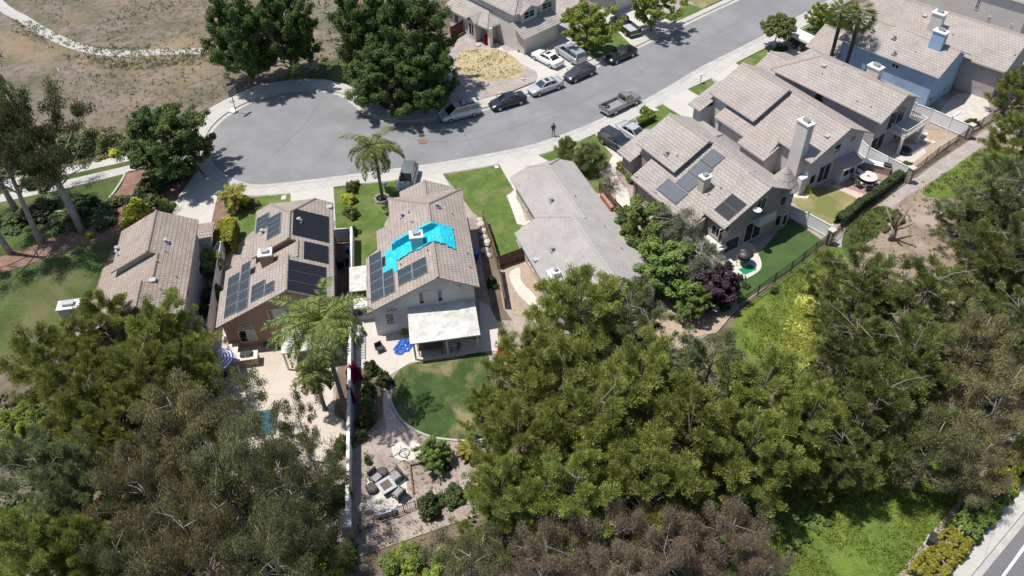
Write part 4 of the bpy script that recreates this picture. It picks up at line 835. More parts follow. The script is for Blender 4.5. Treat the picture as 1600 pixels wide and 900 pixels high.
h7.build(b, 'baluster', M['trim'], bal)
b = MB(); q = h7.L((11.6, 1.6, 2.51)); b.box(q, (1.9, 3.6, .02), h7.rz); h7.build(b, 'balcony_floor', M['fasciagrey'], bal)
for v in (-.3, 3.4): h7.block(12.3, 12.6, v - .15, v + .15, .1, 2.3, 'balcony_post', M['trim'])
S = scaled(None, 1190, 50, 6.667); h7.vents(S([(655, 350, 2), (628, 440, 0), (993, 727, 0), (1135, 785, 0)]))
dm = MB(); q = h7.L((-3.6, -4.0, 4.2)); dm.box(q, (.5, .3, .35), h7.rz); h7.build(dm, 'floodlight', M['trim'])

# ---- the blue house
h8 = House((38.90, 95.34), -49.5, 'tract_house', 'sky blue stucco house with a blue white-capped chimney behind two fan palms', 'roof_pink', 'st_blue', 'trim')
zl8 = lambda v: 6.97 + .5 * (v - 4.4); zr8 = lambda v: 6.97 - .5 * (v - 4.4); h8.zroof = lambda u, v: min(zl8(v), zr8(v))
h8.roof([[(4.2, 4.4, 6.97), (16.5, 4.4, 6.97), (16.5, .55, 5.05), (3.3, .55, 5.05)], [(4.2, 4.4, 6.97), (8.0, 4.4, 6.97), (8.0, 5.3, 6.52), (10.6, 5.3, 6.52), (10.6, 4.4, 6.97), (16.5, 4.4, 6.97), (16.5, 8.2, 5.07), (3.3, 8.2, 5.07)], [(3.3, .55, 5.05), (3.3, 8.2, 5.07), (4.2, 4.4, 6.97)], [(7.6, 4.2, 6.2), (11, 4.2, 6.2), (11, 8.4, 4.1), (7.6, 8.4, 4.1)]], [((4.2, 4.4, 6.97), (8, 4.4, 6.97)), ((10.6, 4.4, 6.97), (16.5, 4.4, 6.97))])
h8.walls([(3.8, 1.0, 5.1), (15.9, 1.0, 5.1), (15.9, 4.4, 6.8), (15.9, 7.7, 5.1), (3.8, 7.7, 5.1)])
h8.roof([[(-.4, 0, 2.9), (-.4, 3.6, 4.5), (3.9, 3.6, 4.5), (3.9, 0, 2.9)], [(-.4, 3.6, 4.5), (-.4, 7.2, 2.9), (3.9, 7.2, 2.9), (3.9, 3.6, 4.5)]], [((-.4, 3.6, 4.5), (3.8, 3.6, 4.5))], name='garage_roof')
h8.walls([(0.1, .5, 2.95), (.1, 3.6, 4.3), (.1, 6.7, 2.95), (3.8, 6.7, 2.95), (3.8, .5, 2.95)]); h8.opening('u', .1, -1, 1.2, 6.2, .13, 2.3, name='garage_door', pane='garagedoor', bars=4)
p = h8.at(1471, 49, 8.6); h8.chimney(p[0], p[1], 1.5, .8, 3, 8.5, M['st_blue'], 'white')
h8.opx('v', 1.0, -1, 1394, 97, 1404, 109, mull=(.5,)); h8.opx('u', 15.9, 1, 1471, 122, 1488, 107, mull=(.5,)); h8.opx('u', 15.9, 1, 1471, 146, 1478, 135); h8.opx('u', 15.9, 1, 1449, 161, 1458, 149, name='back_door')
S = scaled(None, 1240, 0, 8.18); h8.vents(S([(1010, 405, 1), (1062, 510, 0), (1283, 495, 1), (1285, 695, 1), (1190, 280, 0)])); S = scaled(None, 1400, 0, 7.5); h8.vents(S([(225, 615, 0)]))
b = MB(); q0, q1 = h8.L((3.9, .93, 4.9)), h8.L((3.9, .93, .3)); b.tube([q0, q1], .05, 6); h8.build(b, 'downpipe', M['st_blue'])

# ---- the long roof at the top right
h9 = House((58.39, 85.01), -46, 'tract_house', 'house at top right with one long unbroken tiled roof slope beside the blue house', 'roof_pink', 'st_rose', 'fascia')
h9.zroof = lambda u, v: min(4.3 + .48 * (v - .3), 6.75 - .48 * (v - 5.4))
h9.roof([[(-19, .3, 4.3), (.3, .3, 4.3), (.3, 5.4, 6.75), (-19, 5.4, 6.75)], [(-19, 5.4, 6.75), (.3, 5.4, 6.75), (.3, 10.5, 4.3), (-19, 10.5, 4.3)]], [((-19, 5.4, 6.75), (.3, 5.4, 6.75))])
h9.walls([(-18.5, .8, 4.35), (-.2, .8, 4.35), (-.2, 5.4, 6.6), (-.2, 10, 4.35), (-18.5, 10, 4.35)])
p = h9.at(1469, 20, 7.6); h9.chimney(p[0], p[1], 1.4, 1.0, 3, 7.5, M['st_cream'], 'white')
h9.opening('u', -.2, 1, 3.0, 5.6, .4, 2.3, name='sliding_door', mull=(.5,)); h9.opening('u', -.2, 1, 6.3, 8.0, 1, 2.1)
S = scaled(None, 1400, 0, 7.5); h9.vents(S([(660, 410, 0), (340, 185, 2), (1385, 655, 0)]))

# ---- the cream wall in the corner
c10 = h9.at(1594, 50, 2.6)
h10 = House(tuple(h9.Wd((c10[0], max(c10[1], 11.5), 0)))[:2], -46, 'tract_house', 'cream house at the top right corner, only its side wall and small vents showing', 'roof_pink', 'st_cream', 'trim')
h10.zroof = lambda u, v: min(5.2 + .48 * (v + .5), 7.4)
h10.walls([(-17, 0, 6.3), (0, 0, 6.3), (0, 4.2, 8.3), (0, 9, 6.3), (-17, 9, 6.3)])
h10.roof([[(-17.5, -.3, 6.4), (.5, -.3, 6.4), (.5, 4.2, 8.55), (-17.5, 4.2, 8.55)], [(-17.5, 4.2, 8.55), (.5, 4.2, 8.55), (.5, 9.6, 6.25), (-17.5, 9.6, 6.25)]], [((-17.5, 4.2, 8.55), (.5, 4.2, 8.55))])
h10.opx('v', 0, -1, 1522, 14, 1537, -8, mull=(.5,), bars=3); h10.opx('v', 0, -1, 1541, 34, 1549, 26, name='vent_louvre', bars=4); h10.opx('v', 0, -1, 1575, 46, 1584, 38, name='vent_louvre', bars=4, pane='curtain')

# ---- the house across the street
h11 = House((2.83, 100.0), -50, 'tract_house', 'pale two storey house across the street with a wide garage door and dead front lawn', 'roof_greige', 'st_pale', 'trim')
h11.zroof = lambda u, v: 4
h11.roof([[(0, -.1, 2.9), (0, 7.0, 2.9), (-2.75, 7.0, 4.15), (-2.75, -.1, 4.15)]], name='garage_roof')
h11.walls([(-.7, .5, 3.0), (-.7, 6.7, 3.0), (-2.6, 6.7, 3.9), (-9, 6.7, 3.9), (-9, .5, 3.9), (-2.6, .5, 3.9)])
h11.opening('u', -.7, 1, 1.3, 6.1, .13, 2.35, name='garage_door', pane='garagedoor', bars=5)
h11.roof([[(-2.1, .1, 5.4), (-15, .1, 5.4), (-15, 4.3, 7.5), (-5.5, 4.3, 7.5)], [(-2.1, 8.6, 5.4), (-15, 8.6, 5.4), (-15, 4.3, 7.5), (-5.5, 4.3, 7.5)], [(-2.1, .1, 5.4), (-2.1, 8.6, 5.4), (-5.5, 4.3, 7.5)]], [((-5.5, 4.3, 7.5), (-15, 4.3, 7.5)), ((-2.1, .1, 5.4), (-5.5, 4.3, 7.5)), ((-2.1, 8.6, 5.4), (-5.5, 4.3, 7.5))])
h11.walls([(-2.6, .6, 5.35), (-2.6, 8.1, 5.35), (-14.5, 8.1, 5.35), (-14.5, .6, 5.35)])
for v0_, v1_, du in ((1.3, 4.1, .5), (4.9, 7.6, .2)):
    m_ = (v0_ + v1_) / 2; h11.roof([[(-2.2 + du, v0_ - .3, 5.3), (-2.2 + du, m_, 6.1), (-4.2, m_, 6.1), (-4.2, v0_ - .3, 5.3)], [(-2.2 + du, v1_ + .3, 5.3), (-2.2 + du, m_, 6.1), (-4.2, m_, 6.1), (-4.2, v1_ + .3, 5.3)]], name='dormer_roof')
    h11.walls([(-2.6 + du, v0_, 5.3), (-2.6 + du, m_, 5.98), (-2.6 + du, v1_, 5.3), (-3.4, v1_, 5.3), (-3.4, v0_, 5.3)], z0=3.4, name='dormer_wall'); h11.opening('u', -2.6 + du, 1, v0_ + .45, v1_ - .45, 4.15, 5.2, mull=(.5,), bars=2)
zw = lambda v: 2.9 + .47 * (v + 1.8)
h11.roof([[(-15, -1.8, 2.9), (-5.6, -1.8, 2.9), (-5.6 - 2.4, .65, zw(.65)), (-15, .65, zw(.65))], [(-5.6, -1.8, 2.9), (-5.6, 2.0, 2.9), (-8.0, .65, zw(.65))]], [((-5.6, -1.8, 2.9), (-8.0, .65, zw(.65)))], name='wing_roof')
h11.walls([(-14.6, -1.3, 2.9), (-9.6, -1.3, 2.9), (-9.6, -1.9, 2.9), (-8.1, -1.9, 2.9), (-8.1, -.2, 2.9), (-6.6, -.2, 2.9), (-6.6, .55, 2.9), (-14.6, .55, 3.8)])
h11.roof([[(-8.8, -2.2, 3.75), (-9.9, -2.2, 3.05), (-9.9, .2, 3.05), (-8.8, .2, 3.75)], [(-8.8, -2.2, 3.75), (-7.7, -2.2, 3.05), (-7.7, .2, 3.05), (-8.8, .2, 3.75)]], name='bay_roof')
h11.opening('v', -1.9, -1, -9.4, -8.3, .7, 2.6, mull=(.5,)); h11.opening('v', -.2, -1, -7.6, -6.9, .15, 2.2, name='front_door', pane='curtain'); h11.opening('v', -1.3, -1, -13.4, -12.4, .9, 2.2)
h11.block(-5.9, -5.4, -1.5, -1.0, .1, 2.85, 'porch_column', M['trim'])
# ---- the neighbour behind the street tree
h12 = House(tuple(G(955, 24, 0))[:2], -50, 'tract_house', 'house at the top edge, half hidden behind the light green street trees', 'roof_greige', 'st_rose', 'trim')
h12.zroof = lambda u, v: 4
h12.walls([(0, 0, 2.9), (0, 6.5, 2.9), (-9, 6.5, 2.9), (-9, 0, 2.9)])
h12.roof([[(.5, -.5, 2.85), (.5, 7, 2.85), (-4, 3.25, 4.7)], [(.5, -.5, 2.85), (-4, 3.25, 4.7), (-9.5, 3.25, 4.7), (-9.5, -.5, 2.85)], [(.5, 7, 2.85), (-4, 3.25, 4.7), (-9.5, 3.25, 4.7), (-9.5, 7, 2.85)]], [((-4, 3.25, 4.7), (-9.5, 3.25, 4.7))])
h12.opening('u', 0, 1, .8, 5.8, .13, 2.3, name='garage_door', pane='garagedoor', bars=4)
# ================================================================== vehicles
PAINT = {k: mat_paint('car_paint_' + k, c, 0.28, mt) for k, c, mt in (('silver', (0.50, 0.51, 0.52), .4), ('white', (0.74, 0.74, 0.73), 0), ('navy', (0.012, 0.017, 0.026), .1), ('charcoal', (0.06, 0.062, 0.068), .4), ('black', (0.010, 0.010, 0.012), 0), ('paleblue', (0.40, 0.45, 0.50), .4), ('pewter', (0.25, 0.245, 0.23), .4), ('darkgrey', (0.05, 0.055, 0.062), .4), ('greengrey', (0.17, 0.19, 0.19), .4))}
def loft(b, secs, sm=True):
    """secs: list of rings (equal length) -> skin"""
    n = len(secs[0]); base = len(b.v)
    for r_ in secs: b.v += [tuple(p) for p in r_]
    for i in range(len(secs) - 1):
        for j in range(n):
            a = base + i * n + j; c = base + i * n + (j + 1) % n
            b.f.append((a, c, c + n, a + n)); b.m.append(b.cur); b.smooth.append(sm)
    b.f.append(tuple(base + j for j in range(n))[::-1]); b.m.append(b.cur); b.smooth.append(False)
    k = base + (len(secs) - 1) * n; b.f.append(tuple(k + j for j in range(n))); b.m.append(b.cur); b.smooth.append(False)
KIND = {  # L, W, H, belt z, lower body [(x fraction, z bottom, z top, width fraction)], glasshouse base (rear, front), roof (rear, front)
    'sedan': (4.75, 1.82, 1.44, .95, [(-.5, .42, .78, .80), (-.485, .30, .98, .90), (-.40, .24, 1.02, .97), (-.22, .22, .99, 1), (.1, .22, .96, 1), (.24, .22, .95, .99), (.40, .24, .84, .94), (.475, .30, .74, .86), (.5, .40, .62, .72)], (-.36, .25), (-.20, .05)),
    'coupe': (4.85, 1.86, 1.43, .96, [(-.5, .42, .80, .80), (-.485, .30, 1.02, .90), (-.40, .24, 1.05, .97), (-.22, .22, 1.0, 1), (.1, .22, .96, 1), (.24, .22, .95, .99), (.40, .24, .84, .94), (.475, .30, .74, .86), (.5, .40, .62, .72)], (-.42, .24), (-.17, .04)),
    'hatch': (4.45, 1.80, 1.50, .97, [(-.5, .42, .80, .82), (-.485, .30, 1.02, .92), (-.40, .24, 1.06, .97), (-.22, .22, 1.0, 1), (.1, .22, .98, 1), (.28, .22, .98, .99), (.42, .24, .84, .93), (.48, .30, .72, .86), (.5, .40, .60, .74)], (-.44, .31), (-.25, .06)),
    'minivan': (5.05, 1.95, 1.74, 1.02, [(-.5, .45, .85, .88), (-.49, .32, 1.05, .95), (-.40, .25, 1.06, .99), (-.2, .24, 1.05, 1), (.1, .24, 1.04, 1), (.30, .24, 1.03, .99), (.41, .26, .92, .94), (.48, .32, .78, .86), (.5, .42, .64, .74)], (-.488, .345), (-.455, .12)),
    'suv': (4.75, 1.90, 1.74, 1.08, [(-.5, .50, .90, .86), (-.49, .36, 1.08, .94), (-.40, .28, 1.10, .99), (-.2, .27, 1.10, 1), (.1, .27, 1.09, 1), (.24, .27, 1.08, .99), (.41, .28, 1.0, .95), (.485, .36, .88, .88), (.5, .46, .72, .78)], (-.47, .24), (-.42, .05)),
}
def ring(x, zb, zt, hw):
    return [(x, -hw * .90, zb), (x, -hw, zb + .12), (x, -hw * 1.0, zb + (zt - zb) * .55), (x, -hw * .955, zt - .07), (x, -hw * .86, zt), (x, -hw * .4, zt + .018), (x, hw * .4, zt + .018), (x, hw * .86, zt), (x, hw * .955, zt - .07), (x, hw * 1.0, zb + (zt - zb) * .55), (x, hw, zb + .12), (x, hw * .90, zb)]
def wheels(root, xs, W, r=.33):
    for x in xs:
        for sgn in (-1, 1):
            y = sgn * (W / 2 - .10)
            b = MB(); b.tube([(x, y - .115, r), (x, y - .10, r), (x, y + .10, r), (x, y + .115, r)], [r * .93, r, r, r * .93], 18, sm=False); t = b.build('wheel', M['tyre'], root)
            b = MB(); o = sgn * .118; b.tube([(x, y + o - sgn * .02, r), (x, y + o + sgn * .004, r)], [r * .66, r * .62], 16)
            b.build('rim', M['rim'], t)
def quad_on(b, p, q, r_, s, ins=(.04, .04), off=.012):
    """inset panel on the face p q r s"""
    P = [Vector(x) for x in (p, q, r_, s)]; n = (P[1] - P[0]).cross(P[3] - P[0]).normalized() * off
    def bl(a, c): return (P[0] * (1 - a) + P[1] * a) * (1 - c) + (P[3] * (1 - a) + P[2] * a) * c
    i, j = ins; b.face([bl(i, j) + n, bl(1 - i, j) + n, bl(1 - i, 1 - j) + n, bl(i, 1 - j) + n])
def car(kind, paint, label, cat, group, sunroof=False, rack=False, name=None, roofmat=None):
    L, Wd, H, zb, low, (g0, g1), (r0, r1) = KIND[kind]; pm = PAINT[paint]
    root = empty(name or ('minivan' if kind == 'minivan' else 'parked_car'), (0, 0, 0), 0, label, cat, group)
    b = MB(); loft(b, [ring(x * L, z0, z1, Wd / 2 * f) for x, z0, z1, f in low])
    hb, hr = Wd / 2 * .87, Wd / 2 * (.66 if kind != 'minivan' else .72); g0, g1, r0, r1 = g0 * L, g1 * L, r0 * L, r1 * L; zb0 = zb - .04
    B_ = [(g0, -hb, zb0), (g1, -hb * .93, zb0), (g1, hb * .93, zb0), (g0, hb, zb0)]; T = [(r0, -hr, H - .03), (r1, -hr, H - .03), (r1, hr, H - .03), (r0, hr, H - .03)]
    ms = [tuple((Vector(x) * .12 + Vector(y) * .88)) for x, y in zip(B_, T)]
    for i in range(4):
        j = (i + 1) % 4; b.face([B_[i], B_[j], T[j], T[i]])
    mid = [((r0 + r1) / 2, -hr * 1.01, H), ((r0 + r1) / 2, hr * 1.01, H)]
    b.face([T[0], (mid[0]), (mid[1]), T[3]], sm=True); b.face([mid[0], T[1], T[2], mid[1]], sm=True)
    b.face([T[0], T[1], mid[0]]); b.face([T[2], T[3], mid[1]])
    # bumpers shut lines and mirrors
    for s in (-1, 1): b.box((g1 - .22, s * (Wd / 2 + .06), zb + .06), (.12, .2, .13), 0, .03)
    body = b.build('body', pm, root)
    g = MB(); quad_on(g, B_[1], B_[2], T[2], T[1], (.05, .07)); g.build('windshield', M['carglass'], root)
    g = MB(); quad_on(g, B_[3], B_[0], T[0], T[3], (.08, .12)); g.build('rear_window', M['carglass'], root)
    cuts = {'sedan': (.10, .42, .455, .93), 'coupe': (.12, .46, .49, .92), 'hatch': (.12, .44, .475, .93), 'minivan': (.03, .34, .36, .66, .68, .95), 'suv': (.04, .30, .33, .60, .63, .94)}[kind]
    for side in (0, 1):
        a, bb, tb, ta = (B_[0], B_[1], T[1], T[0]) if side == 0 else (B_[2], B_[3], T[3], T[2])
        for k in range(0, len(cuts), 2):
            c0, c1 = (cuts[k], cuts[k + 1]) if side == 0 else (1 - cuts[k + 1], 1 - cuts[k])
            g = MB(); A, Bq, C_, D = [Vector(x) for x in (a, bb, tb, ta)]; n = (Bq - A).cross(D - A).normalized() * .012
            lo = lambda t: A.lerp(Bq, t); hi = lambda t: D.lerp(C_, t)
            f = lambda t, h: lo(t).lerp(hi(t), h) + n
            g.face([f(c0, .14), f(c1, .14), f(c1, .86), f(c0, .86)]); g.build('side_window', M['carglass'], root)
    xf, xr = L * .5, -L * .5
    for s in (-1, 1):
        g = MB(); g.box((xf - .20, s * Wd * .345, .70 if kind != 'suv' else .86), (.32, .34, .14), s * -.35, .05); g.build('headlight', M['lamp'], root)
        g = MB(); g.box((xr + .06, s * Wd * .385, .88 if kind not in ('minivan', 'suv') else 1.0), (.12, .22, .16 if kind not in ('minivan', 'suv') else .3), s * .3, .03); g.build('tail_light', M['tail'], root)
    g = MB(); g.box((xf - .03, 0, .52), (.08, Wd * .5, .14), 0, .02); g.build('grille', M['black'], root)
    wheels(root, (L * .31, -L * .30), Wd, .33 if kind != 'suv' else .36)
    if sunroof: g = MB(); g.box(((r0 + r1) / 2 + .1, 0, H + .003), (.5, .8, .02), 0, .008); g.build('sunroof', M['carglass'], root)
    if rack:
        g = MB()
        for s in (-1, 1): g.tube([(r0 + .2, s * hr * .85, H + .06), (r1 - .3, s * hr * .85, H + .06)], .025, 6)
        for x in (r0 + .5, (r0 + r1) / 2): g.box((x, 0, H + .07), (.07, hr * 1.7, .04))
        g.build('roof_rack', M['black'], root)
    if rack == 2:
        for x in (-1.3, -.45): g = MB(); g.box((x, .05, H + .12), (.75, 1.0, .06), .06, .02); g.build('roof_glass', M['carglass'], root)
    return root
def pickup(paint, label, group, dark=False):
    L, Wd = 5.45, 1.95; pm = PAINT[paint]; root = empty('pickup_truck', (0, 0, 0), 0, label, 'pickup', group); b = MB()
    loft(b, [ring(x, z0, z1, Wd / 2 * f) for x, z0, z1, f in ((.15, .38, 1.08, .98), (1.3, .36, 1.10, 1), (1.55, .36, 1.10, .99), (2.35, .38, 1.02, .95), (2.62, .44, .94, .9), (2.72, .5, .78, .8))])
    b.box((-1.28, 0, .52), (2.9, Wd * .9, .26))
    for s in (-1, 1): b.box((-1.28, s * (Wd / 2 - .06), .80), (2.88, .14, .58), 0, .04)
    b.box((-2.69, 0, .80), (.10, Wd * .86, .56), 0, .02); b.box((.13, 0, .80), (.08, Wd * .9, .58), 0, .02)
    B_ = [(.12, -.86, 1.06), (1.62, -.82, 1.08), (1.62, .82, 1.08), (.12, .86, 1.06)]; T = [(.28, -.66, 1.72), (1.02, -.66, 1.72), (1.02, .66, 1.72), (.28, .66, 1.72)]
    for i in range(4): j = (i + 1) % 4; b.face([B_[i], B_[j], T[j], T[i]])
    b.face(T)
    for s in (-1, 1): b.box((1.3, s * 1.06, 1.16), (.14, .2, .18), 0, .03)
    b.build('body', pm, root)
    g = MB(); g.box((-1.28, 0, .665), (2.76, Wd * .80, .03)); g.build('bed_liner', M['galv'] if not dark else M['fasciagrey'], root)
    g = MB(); g.box((-2.76, 0, .52), (.14, Wd * .92, .18), 0, .04); g.build('bumper', M['steel'], root)
    g = MB(); g.box((2.70, 0, .52), (.16, Wd * .9, .2), 0, .05); g.build('bumper', M['steel'], root)
    for nm, q in (('windshield', (B_[1], B_[2], T[2], T[1])), ('rear_window', (B_[3], B_[0], T[0], T[3])), ('side_window', (B_[0], B_[1], T[1], T[0])), ('side_window', (B_[2], B_[3], T[3], T[2]))):
        g = MB(); quad_on(g, *q, (.09, .12)); g.build(nm, M['carglass'], root)
    for s in (-1, 1):
        g = MB(); g.box((2.58, s * .70, .80), (.16, .34, .16), 0, .03); g.build('headlight', M['lamp'], root)
        g = MB(); g.box((-2.72, s * .88, .84), (.08, .12, .34), 0, .02); g.build('tail_light', M['tail'], root)
    wheels(root, (1.78, -1.65), Wd, .37)
    if not dark: g = MB(); g.tube([(-1.9 + .28 * math.cos(t / 12 * 6.283), .35 + .28 * math.sin(t / 12 * 6.283), .76) for t in range(13)], .09, 8); g.build('spare_tyre', M['tyre'], root)
    return root
def park(o, cx, cy, fx, fy, z=0.012, dz=0.0):
    """park a vehicle: ground point under its middle, and a photo point its nose heads for"""
    p, q = G(cx, cy, z), G(fx, fy, z); o.location = p; o.rotation_euler = (0, 0, math.atan2(q.y - p.y, q.x - p.x)); return o
GR = 'vehicles parked along the north kerb'; GD = 'vehicles parked on driveways'
park(car('minivan', 'silver', 'silver minivan with a roof rack, parked half in tree shade at the kerb', 'minivan', GR, rack=2), 719, 182, 694, 188.5)
park(car('sedan', 'navy', 'dark navy sedan parked at the kerb directly behind the silver roof-rack minivan', 'car', GR), 793, 164, 768, 171.5)
park(car('sedan', 'silver', 'silver sedan with a dark sunroof parked at the kerb', 'car', GR, sunroof=True), 852, 141, 828, 149.5)
park(car('hatch', 'charcoal', 'charcoal grey car parked across the driveway mouth at the kerb', 'car', GR), 905, 120, 882, 130)
park(car('sedan', 'black', 'black sedan furthest along the north kerb, alone past the driveway', 'car', GR), 969, 91, 946, 101)
park(car('coupe', 'white', 'white coupe with dark rear window on the house driveway', 'car', GD, sunroof=True), 855, 97, 832, 85, .13)
park(car('minivan', 'paleblue', 'pale blue grey minivan on the driveway beside the white coupe', 'minivan', GD), 891, 90, 870, 76, .13)
park(pickup('black', 'black pickup truck standing under the light green street tree on a driveway', GD, True), 976, 46, 955, 30, .13)
park(pickup('pewter', 'pewter grey pickup truck with an open empty bed on the south kerb', 'vehicles parked along the south kerb'), 969, 168, 1000, 153.5)
park(car('suv', 'darkgrey', 'dark grey suv nosed up to the taupe house garage', 'suv', GD, sunroof=True), 963, 229, 992, 247, .13)
park(car('sedan', 'silver', 'silver sedan with dark windows beside the dark grey suv on a driveway', 'car', GD), 990, 215, 1015, 231, .13)
park(car('suv', 'greengrey', 'greenish grey suv half hidden behind the garage roof of the tarp-covered house', 'suv', GD), 638, 287, 635, 299, .13)
# stake trailer by the blue house
p = G(1252, 74, .13); q = G(1285, 90, .13); a = math.atan2(q.y - p.y, q.x - p.x)
tr = empty('flatbed_trailer', p, a, 'white covered flatbed trailer with black slatted side rails by the blue house', 'trailer')
b = MB(); b.box((0, 0, .72), (5.6, 2.1, .12), 0, .02); b.box((3.3, 0, .55), (1.2, .12, .1)); b.build('chassis', M['blackmetal'], tr)
b = MB(); b.box((0, 0, 1.5), (5.4, 2.0, .5), 0, .1); b.build('cover', M['trim'], tr)
for s in (-1, 1):
    b = MB()
    for zz in (.95, 1.2): b.box((0, s * 1.04, zz), (5.5, .05, .1))
    for i in range(12): b.box((-2.7 + i * .49, s * 1.07, 1.05), (.07, .04, .7))
    b.build('side_rail', M['black'], tr)
wheels(tr, (-.45, .45), 2.2, .34)
# ================================================================== plants
def rnd_unit(rng, n):
    v = rng.normal(size=(n, 3)); return v / np.linalg.norm(v, axis=1)[:, None]
def leaf_mesh(name, C, A, B_, tint, mat):
    """one small pointed leaf or needle spray (two triangles folded as a quad) per row: centre C, half axes A (long) and B (wide)"""
    n = len(C); V = np.empty((n, 4, 3)); V[:, 0] = C - A; V[:, 1] = C + B_ - A * .1; V[:, 2] = C + A; V[:, 3] = C - B_ - A * .1
    me = bpy.data.meshes.new(name); me.vertices.add(4 * n); me.vertices.foreach_set('co', V.reshape(-1).astype(np.float32))
    me.loops.add(4 * n); me.loops.foreach_set('vertex_index', np.arange(4 * n, dtype=np.int32)); me.polygons.add(n)
    me.polygons.foreach_set('loop_start', np.arange(0, 4 * n, 4, dtype=np.int32)); me.polygons.foreach_set('loop_total', np.full(n, 4, np.int32))
    at = me.attributes.new('tint', 'FLOAT', 'POINT'); at.data.foreach_set('value', np.repeat(np.clip(tint, 0, 1), 4).astype(np.float32))
    me.materials.append(mat); me.update(); me.validate(); return me
def leaves(rng, C0, r, n, style, size, dirs=None, flat=.8, tint0=.5, tv=.25):
    """n leaves around each clump centre"""
    k = len(C0); idx = np.repeat(np.arange(k), n); m = len(idx)
    rr = np.asarray(r) * np.ones(k); d = rnd_unit(rng, m); rad = rng.random(m) ** .45
    off = d * (rad * rr[idx])[:, None]; off[:, 2] *= flat; C = C0[idx] + off
    ct = (tint0 + tv * rng.normal(size=k))[idx] + .16 * rng.normal(size=m)
    L = size * (.6 + .8 * rng.random(m))
    if style == 'needle':       # sprays radiate from the twig, tips up
        a = d + .6 * rnd_unit(rng, m); a[:, 2] += .45
        if dirs is not None: a += dirs[idx] * .8
        wd = .10
    elif style == 'droop':
        a = .55 * rnd_unit(rng, m); a[:, 2] -= .85; wd = .15
    elif style == 'broad':
        a = rnd_unit(rng, m); a[:, 2] *= .5; wd = .42
    elif style == 'twig':
        a = rnd_unit(rng, m); a[:, 2] += .3; wd = .06
    else: a = d * .7 + .5 * rnd_unit(rng, m); a[:, 2] += .6; wd = .2
    a /= np.linalg.norm(a, axis=1)[:, None]
    if style == 'broad': nrm = d + .8 * rnd_unit(rng, m); nrm[:, 2] += .7; bb = np.cross(nrm, a)
    elif style in ('needle', 'spray', 'droop'): nrm = d * .7 + .55 * rnd_unit(rng, m); nrm[:, 2] += .8; bb = np.cross(nrm, a)
    else: bb = np.cross(rnd_unit(rng, m), a)
    bb /= np.linalg.norm(bb, axis=1)[:, None] + 1e-9
    return C, a * (L / 2)[:, None], bb * (L * wd)[:, None], ct
def mesh_of(b, name, mats):
    o = b.build(name, mats); me = o.data; bpy.data.objects.remove(o); return me
